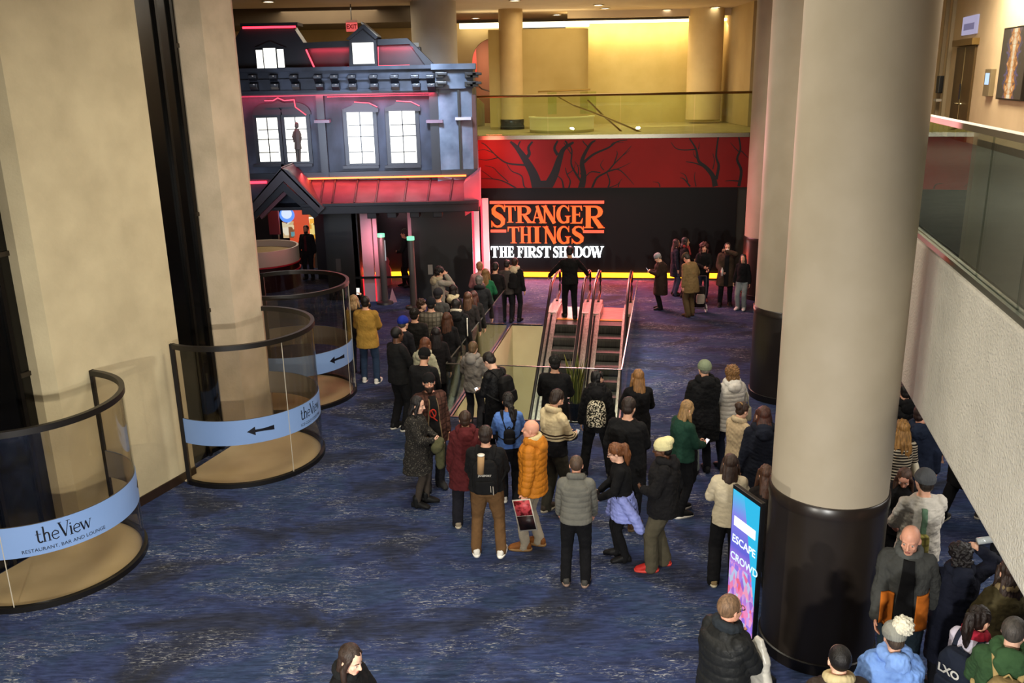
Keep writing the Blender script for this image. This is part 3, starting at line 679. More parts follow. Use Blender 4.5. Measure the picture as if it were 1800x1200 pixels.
g = G(); g.box(p.x - .1, p.x + .1, p.y - .03, p.y + .03, p.z + .2, p.z + .34); g.build('bracket', pl('#C9C3B0', .4), t)
# ================================================================== BLACK HOUSE SET
YH = 24.3
SLATE = noisy('dark_slate_paint', '#1C1F27', '#3B414E', .5, 1.4, lo=.4, hi=.7, stretch=(1, 1, .6))
HBLK = noisy('black_wood_paint', '#100F12', '#17161A', .45, 2)
HTRIM = pl('#1B1D22', .4)
WIN = emi('#FFFDF2', 2.4, 'window_glow')
RLED = emi('#FF2436', 6.0, 'red_led')
PINKL = emi('#FF4A5E', 2.2, 'pink_led')
hs = thing('house_facade', 'black two-storey haunted house stage facade with red light strips and glowing windows', 'house facade', (-4.2, YH, 0))
def hp(px, py, Y=YH): q = ony(px, py, Y); return q.x, q.z
def hbox(name, pxa, pya, pxb, pyb, Y0, Y1, m, parent=None, bevel=0):
    cy_, cx_ = (pya + pyb) / 2, (pxa + pxb) / 2; xa, xb = hp(pxa, cy_, Y0)[0], hp(pxb, cy_, Y0)[0]; za, zb = hp(cx_, pya, Y0)[1], hp(cx_, pyb, Y0)[1]; g = G()
    g.box(min(xa, xb), max(xa, xb), min(Y0, Y1), max(Y0, Y1), min(za, zb), max(za, zb)); return g.build(name, m, parent or hs, bevel=bevel)
def hpoly(name, pts, Y0, dy, m, parent=None):
    g = G(); g.prism([(hp(a, b, Y0)[0], Y0, hp(a, b, Y0)[1]) for a, b in pts], (0, dy, 0)); return g.build(name, m, parent or hs)
XB = hp(767, 240)[0]
g = G(); g.box(-10.5, XB, YH, YH + .2, 2.55, 6.1); g.build('wall', SLATE, hs)
# pilasters
for (a, b, top, bot) in ((560, 573, 165, 312), (757, 772, 162, 310)):
    pz = hbox('pilaster', a, top, b, bot, YH - .14, YH, HTRIM)
    hbox('capital', a - 8, 211, b + 6, 216, YH - .26, YH, pl('#6A5560', .4), pz)
hbox('belt_course', 385, 302, 838, 312, YH - .1, YH, HTRIM)
hbox('frieze', 385, 158, 770, 168, YH - .22, YH, HTRIM)
# cornice with two rows of brackets
zt = hp(600, 117, YH - .5)[1]; zb = hp(600, 160, YH - .5)[1]
g = G(); g.box(-10.5, XB + .05, YH - .34, YH + .3, zb, zt)
g.box(-10.5, XB + .05, YH - .52, YH + .3, zt - .09, zt); g.box(-10.5, XB + .05, YH - .45, YH, (zt + zb) / 2 - .03, (zt + zb) / 2 + .02); g.box(-10.5, XB + .05, YH - .42, YH, zb - .03, zb + .04)
co = g.build('cornice', SLATE, hs)
for row, (py, xs) in enumerate(((139, (444, 480, 516, 558, 587, 618, 656, 693, 729, 756)), (154, (446, 483, 520, 562, 590, 620, 658, 695, 732, 758)))):
    for px in xs:
        x, z = hp(px, py, YH - .5); g = G()
        g.prism([(x - .1, YH - .34, z - .12), (x - .1, YH - .34, z + .12), (x - .1, YH - .56, z + .1), (x - .1, YH - .56, z + .02), (x - .1, YH - .44, z - .06)], (.2, 0, 0)); g.build('bracket', HTRIM, co, bevel=.012)
        g = G(); g.ell((x + .02, YH - .565, z + .075), (.032, .02, .02), nu=8, nv=5); g.build('stud', pl('#B9B7B2', .2, .6), co)
# faceted bay at the right corner
ZB0 = hp(800, 306)[1]
bay = [(XB, YH - .12), (hp(832, 240)[0], YH + .12), (hp(838, 240)[0], YH + .75), (XB, YH + .75)]
BAYM = noisy('blue_lit_bay', '#49525F', '#77818F', .45, 1.6, lo=.3, hi=.7)  # bluish light falling on the bay is put into its colour
g = G(); g.vprism(bay, 2.6, zb); by = g.build('corner_bay', BAYM, hs)
e = [(XB - .02, YH - .55), (hp(838, 140)[0] - .02, YH - .2), (hp(836, 140)[0], YH + .8), (XB - .02, YH + .8)]
g = G(); g.vprism(e, zt - .12, zt + .02); g.vprism([(XB, YH - .3), (hp(832, 140)[0], YH - .0), (hp(834, 140)[0], YH + .8), (XB, YH + .8)], zb, zt - .1); g.build('bay_cornice', BAYM, by)
for px in (773, 824, 833):
    for py in (131, 147):
        x, z = hp(px, py, YH - .3); g = G(); yy = YH - (.32 if px < 800 else .1)
        g.box(x - .11, x + .11, yy - .16, yy + .1, z - .08, z + .06); g.box(x - .05, x + .2, yy - .24, yy, z - .02, z + .05); g.build('bracket', BLACKM, by, bevel=.012)
hbox('corner_strip', 806, 158, 810, 305, YH - .06, YH, BLACKM, by)
hbox('capital', 800, 206, 828, 211, YH - .18, YH + .1, pl('#A9A6AC', .4), by)
hbox('side_board', 831, 166, 838, 310, YH + .1, YH + .3, pl('#4B2A22', .5), by)
# red strips washing the wall under the cornice
for a, b in ((395, 559), (575, 756)):
    hbox('red_strip', a, 168.2, b, 169.0, YH - .2, YH - .17, RLED)
area('house_wash', (-5.9, YH - .32, hp(600, 166)[1] - .02), 3.2, 40, (1, .05, .12), (0, .55, -1), size_y=.08)
area('house_wash_right', (-3.1, YH - .32, hp(600, 166)[1] - .02), 2.4, 34, (1, .05, .12), (0, .55, -1), size_y=.08)
area('house_cool_wall', (-4.8, 17.5, 4.3), 2.0, 55, (.68, .78, 1.0), (0, 1, .04), spread=RD(60))  # cool fill added in mid-air to lift the slate wall
area('house_cool_fill', (-2.2, 20.5, 7.6), .8, 165, (.62, .76, 1.0), (-.12, 1, -.75), spread=RD(70))
# tall lit windows with hoods
def window(pxl, pxr, pyt, pyb, cols, rows, arch):
    f = hbox('window', pxl - 7, pyt - 6, pxr + 7, pyb + 5, YH - .07, YH, HTRIM)
    hbox('pane', pxl, pyt, pxr, pyb, YH - .085, YH - .07, WIN, f)
    for i in range(1, cols): x = pxl + (pxr - pxl) * i / cols; hbox('muntin', x - .9, pyt, x + .9, pyb, YH - .10, YH - .085, BLACKM, f)
    for k in rows: hbox('muntin', pxl, k - .8, pxr, k + .8, YH - .10, YH - .085, BLACKM, f)
    hbox('sill', pxl - 9, pyb + 4, pxr + 9, pyb + 9, YH - .16, YH, HTRIM, f)
    cx = (pxl + pxr) / 2
    if arch:
        xa, za = hp(cx, pyt - 5); rr = abs(hp(pxr + 8, pyt)[0] - hp(pxl - 8, pyt)[0]) / 2; g = G(); k = 14
        vs = [(xa + rr * math.cos(PI * i / k), YH - .12, za + .78 * rr * math.sin(PI * i / k)) for i in range(k + 1)]
        g.prism(vs, (0, .12, 0)); g.build('arched_hood', HTRIM, f)
    else:
        hpoly('hood', [(pxl - 8, pyt), (pxl - 8, pyt - 6), (cx - 16, pyt - 12), (cx - 12, pyt - 17), (cx + 14, pyt - 17), (cx + 18, pyt - 12), (pxr + 8, pyt - 6), (pxr + 8, pyt)], YH - .16, .16, HTRIM, f)
        for (x0, y0, x1, y1) in ((cx - 12, pyt - 17.5, cx + 14, pyt - 16), (cx + 14, pyt - 16, pxr + 6, pyt - 9)):
            xa, za = hp(x0, y0, YH - .17); xb, zb2 = hp(x1, y1, YH - .17); g = G(); g.tube([(xa, YH - .17, za), (xb, YH - .17, zb2)], .014, 6); g.build('red_edge', PINKL, f)
    return f
window(454, 490, 207, 284, 2, (228, 245, 268), True)
w2 = window(503, 540, 206, 284, 2, (227, 245, 268), True)
window(612, 657, 197, 287, 2, (220, 240, 267), False)
window(686, 731, 195, 286, 2, (219, 239, 267), False)
hpoly('hood_link', [(465, 190), (465, 183), (480, 181), (488, 177), (500, 181), (517, 180), (517, 188)], YH - .15, .15, HTRIM)
for (x0, y0, x1, y1) in ((465, 177, 480, 177), (480, 177, 488, 172), (488, 172, 500, 177), (500, 177, 517, 175), (517, 175, 519, 188), (519, 188, 538, 202)):
    xa, za = hp(x0, y0, YH - .17); xb, zb2 = hp(x1, y1, YH - .17); g = G(); g.tube([(xa, YH - .17, za), (xb, YH - .17, zb2)], .014, 6); g.build('red_edge', PINKL, hs)
# thin standing silhouette in the second window
g = G(); Yk = YH - .13
def sp(px, py): x, z = hp(px, py, Yk); return (x, Yk, z)
g.cap(sp(521.5, 218), .05, sp(521.5, 222), .055); g.tube([sp(521.8, 226), sp(522, 236), sp(523, 250), sp(524, 262)], [.05, .12, .085, .1], 8)
g.tube([sp(522, 262), sp(523, 284)], [.05, .03], 6); g.tube([sp(526, 262), sp(527, 284)], [.05, .03], 6); g.tube([sp(517, 231), sp(514.5, 240), sp(517, 250)], .025, 6); g.tube([sp(527, 231), sp(529, 242), sp(527, 254)], .025, 6)
g.build('standing_silhouette', pl('#3A342E', .7), w2, smooth=True)
# tower roof and mansard roof
YT = YH - .1
hpoly('tower_roof', [(382, 122), (424, 50), (514, 46), (534, 76), (552, 118)], YT, .5, HBLK)
hbox('tower_cap', 422, 40, 523, 46, YT - .12, YT + .5, HBLK)
hbox('red_strip', 426, 46, 519, 49.5, YT - .1, YT - .04, RLED)
for a, b, t_, b_ in ((451, 462, 88, 120), (464, 485, 84.5, 120.5), (488, 499, 86.5, 118.5)):
    f = hbox('tower_window', a - 1.6, t_ - 2, b + 1.6, b_ + 2, YT - .05, YT, HTRIM); hbox('pane', a, t_, b, b_, YT - .062, YT - .05, WIN, f)
hpoly('tower_hood', [(447, 84), (474, 72), (503, 84)], YT - .1, .1, HBLK)
hpoly('mansard_roof', [(533, 75), (712, 68), (760, 114), (548, 119)], YT + .08, .4, noisy('red_lit_black_roof', '#1A0B0D', '#241012', .4, 2))  # black roof recess, the red LED light is put into its colour
hpoly('roof_ridge', [(533, 75), (712, 67), (722, 77), (536, 85)], YT - .08, .4, HBLK)
hpoly('roof_hip', [(712, 67), (716, 67), (764, 114), (748, 115)], YT - .06, .3, HBLK)
for (x0, y0, x1, y1) in ((538, 87, 553, 120), (553, 120, 614, 118), (664, 82, 664.5, 116), (664.5, 116.5, 720, 115)):
    xa, za = hp(x0, y0, YT - .1); xb, zb2 = hp(x1, y1, YT - .1); g = G(); g.tube([(xa, YT - .1, za), (xb, YT - .1, zb2)], .022, 6); g.build('red_edge', PINKL, hs)
area('roof_wash_left', (hp(578, 86)[0], YT - .12, hp(578, 87)[1]), 1.0, 16, (1, .05, .1), (0, .5, -1), size_y=.05)
area('roof_wash_right', (hp(695, 84)[0], YT - .12, hp(695, 84)[1]), .9, 16, (1, .05, .1), (0, .5, -1), size_y=.05)
dm = hpoly('dormer', [(614, 118), (614, 66), (638, 46), (661, 64), (663, 117)], YT - .35, .7, HBLK)
hpoly('dormer_roof', [(608, 69), (637, 43), (640, 43), (664, 65), (660, 69), (638, 50), (614, 70)], YT - .45, .8, HBLK, dm)
xa, za = hp(637, 42, YT - .2); xb, zb2 = hp(665, 66, YT - .2)
g = G(); g.hexa([(xa, YT - .42, za), (xb, YT - .42, zb2), (xb, YT + .35, zb2), (xa, YT + .35, za)], [(xa, YT - .42, za + .05), (xb, YT - .42, zb2 + .05), (xb, YT + .35, zb2 + .05), (xa, YT + .35, za + .05)]); g.build('dormer_slope', pl('#8E8672', .5), dm)
hbox('pane', 620, 75, 657, 112, YT - .375, YT - .35, WIN, dm)
hbox('muntin', 620, 93.3, 657, 94, YT - .385, YT - .375, pl('#C8C8B4', .5), dm)
# porch roof with standing seams
YE = YH - 1.15
def pr(px, t):    # point on the porch slope: t 0 at wall, 1 at eave
    a = hp(px, 316, YH - .05); b = hp(px, 358, YE); return Vector((a[0] + (b[0] - a[0]) * t, YH - .05 + (YE - YH + .05) * t, a[1] + (b[1] - a[1]) * t))
PORCH = noisy('red_lit_metal_roof', '#5A2A30', '#6E383F', .38, 2, metal=.3)  # red LED glow on the roof is put into the metal colour
g = G(); a = [pr(500, 0), pr(838, 0), pr(838, 1), pr(540, 1)]; g.prism(a, (0, .02, -.06)); po = g.build('porch_roof', PORCH, hs)
for px in (545, 567, 588, 627, 664, 714, 755, 794):
    g = G(); p0, p1 = pr(px + 2, 0), pr(px - 4, 1); g.tube([p0 + Vector((0, 0, .02)), p1 + Vector((0, 0, .02))], .028, 6); g.build('standing_seam', pl('#3E2A2E', .35, .4), po)
g = G(); p0, p1 = pr(524, .03), pr(820, .03); g.box(p0.x, p1.x, p0.y - .10, p0.y - .05, p0.z + .03, p0.z + .07); g.build('orange_strip', emi('#FF5A1E', 7.0, 'porch_led'), po)
area('porch_wash', ((p0.x + p1.x) / 2, p0.y - .18, p0.z + .2), p1.x - p0.x, 20, (1, .08, .07), (0, -.55, -1), size_y=.06)
g = G(); p0, p1 = pr(530, 1), pr(842, 1); g.box(p0.x, p1.x, YE - .05, YE + .25, p0.z - .28, p0.z - .02); g.box(p0.x, p1.x, YE - .1, YE + .1, p0.z - .08, p0.z); g.build('eave_beam', HBLK, po, bevel=.01)
g = G(); g.box(p0.x - 3, p1.x, YE + .25, YH + .1, p0.z - .2, p0.z - .12); g.build('porch_ceiling', HBLK, po)
for px in (655, 690, 730, 770):
    x, z = hp(px, 386, YE + .1); g = G(); g.box(x - .12, x + .12, YE - .02, YE + .5, p0.z - .42, p0.z - .26); g.build('eave_bracket', HBLK, po, bevel=.015)
# pinkish end board at the right
g = G(); q = [hp(815, 322, YE + .1), hp(843, 300, YE + .1), hp(844, 362, YE + .1), hp(818, 379, YE + .1)]
g.prism([(x, YE + .05, z) for x, z in q], (0, 1.1, 0)); g.build('end_board', noisy('rose_board_paint', '#8C4650', '#9A525B', .45, 2), hs)
# entrance gable
YG = YE - .25
RAKE = noisy('rake_board_paint', '#2A2527', '#332D30', .4, 2)
hpoly('gable_rake', [(497, 297), (490, 299), (428, 376), (436, 384), (498, 318), (560, 376), (570, 366), (505, 299)], YG, .16, RAKE)
hpoly('gable_inner_rake', [(498, 320), (440, 382), (446, 388), (498, 336), (552, 384), (560, 378)], YG + .18, .12, HBLK)
g = G(); A, Bq = hp(494, 298, YG), hp(562, 366, YG)
g.hexa([(A[0], YG, A[1]), (Bq[0], YG, Bq[1]), (Bq[0], YH, Bq[1]), (A[0], YH, A[1])], [(A[0], YG, A[1] + .06), (Bq[0], YG, Bq[1] + .06), (Bq[0], YH, Bq[1] + .06), (A[0], YH, A[1] + .06)]); g.build('gable_slope_right', PORCH, hs)  # same red-lit colour stands for the pink light on this slope
A, Bq = hp(496, 298, YG), hp(428, 376, YG); g = G()
g.hexa([(A[0], YG, A[1]), (Bq[0], YG, Bq[1]), (Bq[0], YH, Bq[1]), (A[0], YH, A[1])], [(A[0], YG, A[1] + .05), (Bq[0], YG, Bq[1] + .05), (Bq[0], YH, Bq[1] + .05), (A[0], YH, A[1] + .05)]); g.build('gable_slope_left', HBLK, hs)
hbox('red_strip', 415, 319, 468, 323, YH - .12, YH - .05, RLED)
# ground storey
def gpanel(name, pxa, pxb, Y0, Y1, m, z1=2.6, parent=None):
    xa = hp(pxa, 480, Y0)[0]; xb = hp(pxb, 480, Y0)[0]; g = G(); g.box(xa, xb, Y0, Y1, 0, z1); return g.build(name, m, parent or hs)
gp = gpanel('black_panel', 576, 634, YH, YH + .3, BLACK)
gp2 = gpanel('black_panel', 727, 832, YH - .05, YH + .25, BLACK)
xa = hp(727, 480)[0]; g = G(); g.box(xa, xa + .12, YH, 27.2, 0, 2.6); g.build('passage_wall', pl('#0E0A0B', .4), hs)
xa = hp(632, 480)[0]; g = G(); g.box(xa - .12, xa, YH, 27.2, 0, 2.6); g.build('passage_wall', pl('#0E0A0B', .4), hs)
g = G(); g.box(hp(560, 480, 27.2)[0], hp(770, 480, 27.2)[0], 27.15, 27.3, 0, 2.6); g.build('passage_back', pl('#0C090A', .4), hs)
g = G(); g.box(hp(650, 480, 27.0)[0], hp(744, 480, 27.0)[0], 27.0, 27.12, .06, .19); g.build('floor_strip', emi('#FF9418', 5.0, 'orange_led'), hs)
area('passage_spill', (-3.6, 26.7, .35), 1.4, 12, (1, .05, .05), (0, -1, -.5), size_y=.1)
POST = noisy('pale_lit_post', '#B08A92', '#BE98A0', .5, 1.5)  # pink light on the whitish posts is mixed into their colour
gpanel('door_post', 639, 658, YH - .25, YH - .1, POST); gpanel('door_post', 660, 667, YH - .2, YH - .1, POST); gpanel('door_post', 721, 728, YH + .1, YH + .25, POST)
gpanel('door_post_red_edge', 637, 639, YH - .24, YH - .2, emi('#FF1E30', 1.6), .75); gpanel('door_post_red_edge', 658, 660, YH - .22, YH - .18, emi('#FF1E30', 1.6), .75)
for px, w in ((836, 9), (850, 11)):
    xa = hp(px, 480, 25.2)[0]; g = G(); g.box(xa, xa + w / 64., 25.2 + (px - 836) * .04, 25.4 + (px - 836) * .04, 0, 2.55); g.build('pale_post', pl('#E3CDD0', .45), hs)  # white boards, tinted with the pink of the light on them
    g = G(); g.box(xa - .05, xa - .01, 25.22 + (px - 836) * .04, 25.3 + (px - 836) * .04, 0, 2.55); g.build('red_edge', emi('#FF2038', 3.0), hs)
for (a, b, t_, b_, c) in ((752, 761, 465, 482, '#8E8A84'), (590, 600, 455, 477, '#3A3434')):
    p = gp2 if a > 700 else gp; yy = YH - .05 if a > 700 else YH
    xa, za = hp(a, t_, yy); xb, zb2 = hp(b, b_, yy); g = G(); g.box(xa, xb, yy - .012, yy, zb2, za); g.build('paper_notice', pl(c, .7), p)
# left wing around the entrance: dark frame, maroon panels
gpanel('entrance_jamb', 484, 495, 28.4, 28.6, HBLK, 2.7)
hpoly('maroon_panel', [(470, 369), (488, 367), (492, 412), (474, 412)], 28.3, .1, pl('#7A2632', .5))
hpoly('maroon_panel', [(450, 373), (506, 327), (512, 333), (460, 385)], YG + .35, .3, pl('#451A22', .6))
# ---- gift counter seen through the entrance
t = thing('shop_backdrop', 'glowing orange-red shop panel seen through the house entrance', 'shop panel', ony(528, 440, 29.2) * Vector((1, 1, 0)) if False else (ony(528, 440, 29.2).x, 29.2, 0))
Ys = 29.2
hbox('orange_panel', 507, 340, 543, 440, Ys, Ys + .15, emi('#E8552E', .75, 'shop_orange'), t)
def mosaic(name, scale, cols, strength):
    m, tt, b = base(name); L = tt.links; setc(b, (.1, .08, .05), .5)
    tc = N(tt, 'ShaderNodeTexCoord'); vo = N(tt, 'ShaderNodeTexVoronoi', i_Scale=scale); vo.distance = 'CHEBYCHEV'; L.new(tc.outputs['Object'], vo.inputs['Vector'])
    bw = N(tt, 'ShaderNodeSeparateColor'); L.new(vo.outputs['Color'], bw.inputs[0])
    cr = N(tt, 'ShaderNodeValToRGB'); cr.color_ramp.interpolation = 'CONSTANT'; e = cr.color_ramp.elements
    e[0].position = 0; e[0].color = (*lin(cols[0]), 1); e[1].position = 1 / len(cols); e[1].color = (*lin(cols[1]), 1)
    for i, h in enumerate(cols[2:]): q = e.new((i + 2) / len(cols)); q.color = (*lin(h), 1)
    L.new(bw.outputs[0], cr.inputs[0]); L.new(cr.outputs[0], b.inputs['Emission Color']); b.inputs['Emission Strength'].default_value = strength; return m
hbox('gold_display', 543, 350, 578, 421, Ys - .3, Ys - .1, mosaic('gold_display_tiles', 7, ['#C98A22', '#F5E9B0', '#8A5A1C', '#FFF8DC', '#E0A030', '#5A3A1E', '#D8C070'], 1.1), t)
hbox('display_base', 548, 421, 571, 475, Ys - .3, Ys - .1, pl('#9A5A3C', .5), t)
hbox('display_base_grey', 553, 425, 564, 475, Ys - .34, Ys - .3, pl('#5B5550', .5), t)
hbox('merchandise_shelf', 497, 390, 516, 418, Ys - .2, Ys - .05, mosaic('merchandise_tiles', 6, ['#D6B88A', '#4E9AA8', '#E8D8B0', '#B8553A', '#F0E8D0', '#7A4A2A'], .8), t)
x, z = hp(504, 378, Ys - .3); g = G(); g.tube([(x, Ys - .3, z), (x, Ys - .25, z)], .24, 24); o = g.build('round_lit_sign', emi('#5B8FF0', 1.2), t)
g = G(); g.tube([(x, Ys - .31, z + .05), (x, Ys - .30, z + .05)], .17, 24); g.build('sign_face', emi('#C9D6FF', 1.2), o)
area('post_wash', (-.75, 24.2, .5), .25, 9, (1, .55, .6), (-.05, 1, .25))  # pink uplight added to brighten the pale posts
area('post_wash_white', (-.55, 24.3, 1.0), .3, 10, (.95, .97, 1), (-.05, 1, .1))  # white fill added for the posts, where the sign light falls short
area('door_post_wash', (-3.5, 22.9, 1.9), .3, 8, (1, .40, .50), (.05, 1, -.2), spread=RD(80))  # pink fill added to light the door post
area('end_board_wash', (-.2, 22.4, 2.6), .3, 14, (1, .08, .12), (-.5, .8, .25), spread=RD(90))  # red fill added to brighten the end board
area('escalator_red', W(1.9, 8.9, 2.3), .8, 20, (1, .015, .03), (0, -.6, -1), spread=RD(75))  # red fill added over the landing in place of the house and mural glow
area('escalator_fill', W(1.9, 1.0, 6.5), 1.0, 110, (1, .95, .84), (0, .35, -1), spread=RD(50))  # fill added above the well to brighten steel decks and steps
area('shop_lamp', (-6.6, 28.2, 2.5), .8, 22, (1, .8, .6))
# ---- metal detector posts in the doorway
for i, (px, py, lab) in enumerate(((677, 533, 'left grey walk-through detector post with green top light at the passage'), (728, 541, 'right grey walk-through detector post with green top light beside the black panel'))):
    p = onz(px, py); t = thing('detector_post', lab, 'security post', p)
    g = G(); g.lathe([(0, .05), (.095, .05), (.085, 1.85), (0, 1.85)], (p.x, p.y, 0), 20); g.build('pole', pl('#59534F', .4, .3), t, smooth=True)
    g = G(); g.lathe([(0, 0), (.24, 0), (.22, .05), (.1, .09)], (p.x, p.y, 0), 20); g.build('foot_plate', pl('#2B2727', .4), t, smooth=True)
    g = G(); g.lathe([(0, 1.93), (.1, 1.93), (.1, 1.84)], (p.x, p.y, 0), 16); g.build('green_lamp', emi('#7CE8B0', 1.6), t)
    if i == 0:
        g = G(); g.box(p.x + .09, p.x + .1, p.y - .06, p.y + .02, 1.2, 1.75); g.build('white_strip', emi('#C8D6D8', .7), t)
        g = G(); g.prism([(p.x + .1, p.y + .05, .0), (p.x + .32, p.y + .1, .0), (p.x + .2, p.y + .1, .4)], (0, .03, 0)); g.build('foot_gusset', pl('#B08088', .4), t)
p = onz(680, 500)
t = thing('bollard', 'pink-lit short bollard in the passage behind the left detector post', 'bollard', p)
g = G(); g.lathe([(0, 0), (.16, 0), (.15, .5), (.1, .6), (.12, .72), (.08, .82), (0, .86)], (p.x, p.y, 0), 20); g.build('body', pl('#B85A68', .5), t, smooth=True)  # pink light is put into the body colour
g = G(); xa = hp(628, 487)[0]; xb = hp(731, 487)[0]; zz = hp(680, 487, YH - .3)[1]; g.box(xa, xb, YH - .32, YH - .29, zz - .03, zz + .03); tag(g.build('belt_barrier', BLACKM), 'black belt stretched across the passage opening of the black house', 'belt')
# ---- drum desk at the left
p = Vector((-7.5, 26.4, 0)); rd = 1.15; DZ = .1
t = thing('reception_desk', 'round reception desk with white band and red-lit base, left of the entrance', 'desk', p)
g = G(); g.lathe([(rd, .66 + DZ), (rd, 1.1 + DZ), (rd - .06, 1.1 + DZ), (rd - .06, .66 + DZ)], (p.x, p.y, 0), 48); g.build('white_band', pl('#BDB7A8', .5), t, smooth=True)
g = G(); g.lathe([(0, .9 + DZ), (rd - .06, .9 + DZ)], (p.x, p.y, 0), 48); g.build('worktop', pl('#9C8A62', .6), t)
g = G(); g.lathe([(rd - .08, 0), (rd - .02, 0), (rd - .02, .66 + DZ), (rd - .08, .66 + DZ)], (p.x, p.y, 0), 48); g.build('base', pl('#2A0C10', .3), t, smooth=True)
for z in (.5, .62 + DZ): g = G(); g.lathe([(rd - .02, z), (rd + .02, z), (rd + .02, z + .035), (rd - .02, z + .035)], (p.x, p.y, 0), 48); g.build('red_ring', pl('#B02A38', .35), t, smooth=True)
area('desk_red', (p.x + 1.3, p.y - 1.4, 1.9), .3, 4, (1, .06, .1), (-.6, .6, -1))
g = G(); g.box(-14, hp(485, 480, YH + 5.2)[0], YH + 5.2, YH + 5.4, 0, 2.7); struct(g.build('wall_behind_desk', pl('#1A1416', .5)))

# ================================================================== SIGN ON THE BLACK WALL
def arcp(cx, cy, rx, ry, a0, a1, n=10): return [(cx + rx * math.cos(RD(a0 + (a1 - a0) * i / n)), cy + ry * math.sin(RD(a0 + (a1 - a0) * i / n))) for i in range(n + 1)]
def vstroke(pts, ws):
    P = [Vector(p) for p in pts]; n = len(P); L = []; R2 = []
    ws = ws if hasattr(ws, '__len__') else [ws] * n
    if len(ws) != n: ws = list(np.interp(np.linspace(0, 1, n), np.linspace(0, 1, len(ws)), ws))
    out = []
    for i, p in enumerate(P):
        t = (P[min(i + 1, n - 1)] - P[max(i - 1, 0)]).normalized(); nn = Vector((-t.y, t.x)) * ws[i] / 2
        L.append(p + nn); R2.append(p - nn)
    return [[L[i], L[i + 1], R2[i + 1], R2[i]] for i in range(n - 1)]
def serif(x, y, w, h=.05, up=1):     # flared foot / head serif centred on x
    return [[Vector((x - w / 2, y)), Vector((x + w / 2, y)), Vector((x + w / 2, y + up * h * .6)), Vector((x - w / 2, y + up * h * .6))],
            [Vector((x - w * .38, y)), Vector((x + w * .38, y)), Vector((x + w * .22, y + up * h * 2)), Vector((x - w * .22, y + up * h * 2))]]
def glyph(ch, st=.2, th=.075):
    q = []; sw = st * 2.0
    def stem(x, y0=0., y1=1., w=st, s0=True, s1=True):
        r = [[Vector((x - w / 2, y0)), Vector((x + w / 2, y0)), Vector((x + w / 2, y1)), Vector((x - w / 2, y1))]]
        if s0: r += serif(x, y0, w * 2.0)
        if s1: r += serif(x, y1, w * 2.0, up=-1)
        return r
    if ch == 'S':
        q += vstroke([(.63, .80), (.55, .93), (.40, .965), (.24, .93), (.15, .80), (.17, .66), (.30, .55), (.46, .46), (.58, .33), (.57, .17), (.46, .06), (.30, .03), (.16, .09), (.08, .22)], [.06, .09, .09, .12, .18, .22, .24, .24, .22, .18, .12, .09, .09, .06])
        q += [[Vector((.64, 1.0)), Vector((.68, 1.0)), Vector((.68, .68)), Vector((.62, .72))], [Vector((.04, .30)), Vector((.09, .26)), Vector((.08, 0)), Vector((.04, 0))]]; return q, .72
    if ch == 'T':
        q += stem(.36, w=st, s1=False); q += [[Vector((.0, .92)), Vector((.72, .92)), Vector((.72, 1.0)), Vector((.0, 1.0))], [Vector((.0, 1.0)), Vector((.1, .95)), Vector((.04, .70)), Vector((.0, .70))], [Vector((.72, 1.0)), Vector((.62, .95)), Vector((.68, .70)), Vector((.72, .70))]]; return q, .72
    if ch == 'R':
        q += stem(.18); q += vstroke([(.2, .965)] + arcp(.42, .73, .24, .235, 85, -85, 10) + [(.2, .49)], [.07, .08, .12, .17, .2, .2, .17, .12, .08, .07]); q += vstroke([(.38, .5), (.52, .28), (.66, .06), (.78, .03)], [.14, .19, .19, .06]); q += serif(.70, 0, .28); return q, .80
    if ch == 'A':
        q += vstroke([(.40, 1.0), (.16, 0)], [.05, .07]); q += vstroke([(.36, 1.0), (.64, 0)], [.16, .21]); q += [[Vector((.22, .28)), Vector((.56, .28)), Vector((.55, .35)), Vector((.24, .35))]]; q += serif(.15, 0, .28); q += serif(.65, 0, .4); return q, .82
    if ch == 'N':
        q += stem(.14, w=th * 1.1); q += stem(.68, w=th * 1.1, s0=False); q += vstroke([(.12, 1.0), (.69, 0)], .2); q += serif(.12, 1.0, .34, up=-1); return q, .82
    if ch == 'G':
        q += vstroke([(.66, .78)] + arcp(.41, .5, .31, .465, 55, 318, 22), [.06, .08, .09, .13, .19, .22, .22, .19, .14, .10, .09, .10]); q += [[Vector((.56, .0)), Vector((.72, .04)), Vector((.72, .42)), Vector((.56, .42))]]; q += serif(.64, .42, .34, up=-1); q += [[Vector((.67, 1.0)), Vector((.71, 1.0)), Vector((.71, .66)), Vector((.65, .70))]]; return q, .80
    if ch == 'E':
        q += stem(.18); q += [[Vector((.1, 0)), Vector((.62, 0)), Vector((.62, .075)), Vector((.1, .075))], [Vector((.1, .925)), Vector((.6, .925)), Vector((.6, 1)), Vector((.1, 1))], [Vector((.2, .47)), Vector((.48, .47)), Vector((.48, .54)), Vector((.2, .54))],
              [Vector((.62, 0)), Vector((.66, .30)), Vector((.62, .30)), Vector((.5, .05))], [Vector((.6, 1)), Vector((.62, .72)), Vector((.58, .72)), Vector((.48, .95))], [Vector((.46, .38)), Vector((.50, .38)), Vector((.50, .63)), Vector((.46, .63))]]; return q, .70
    if ch == 'F':
        q += stem(.18); q += [[Vector((.1, .925)), Vector((.6, .925)), Vector((.6, 1)), Vector((.1, 1))], [Vector((.2, .47)), Vector((.46, .47)), Vector((.46, .54)), Vector((.2, .54))], [Vector((.6, 1)), Vector((.62, .70)), Vector((.58, .70)), Vector((.48, .95))], [Vector((.44, .38)), Vector((.48, .38)), Vector((.48, .63)), Vector((.44, .63))]]; return q, .64
    if ch == 'H':
        q += stem(.18); q += stem(.66); q += [[Vector((.2, .47)), Vector((.64, .47)), Vector((.64, .54)), Vector((.2, .54))]]; return q, .84
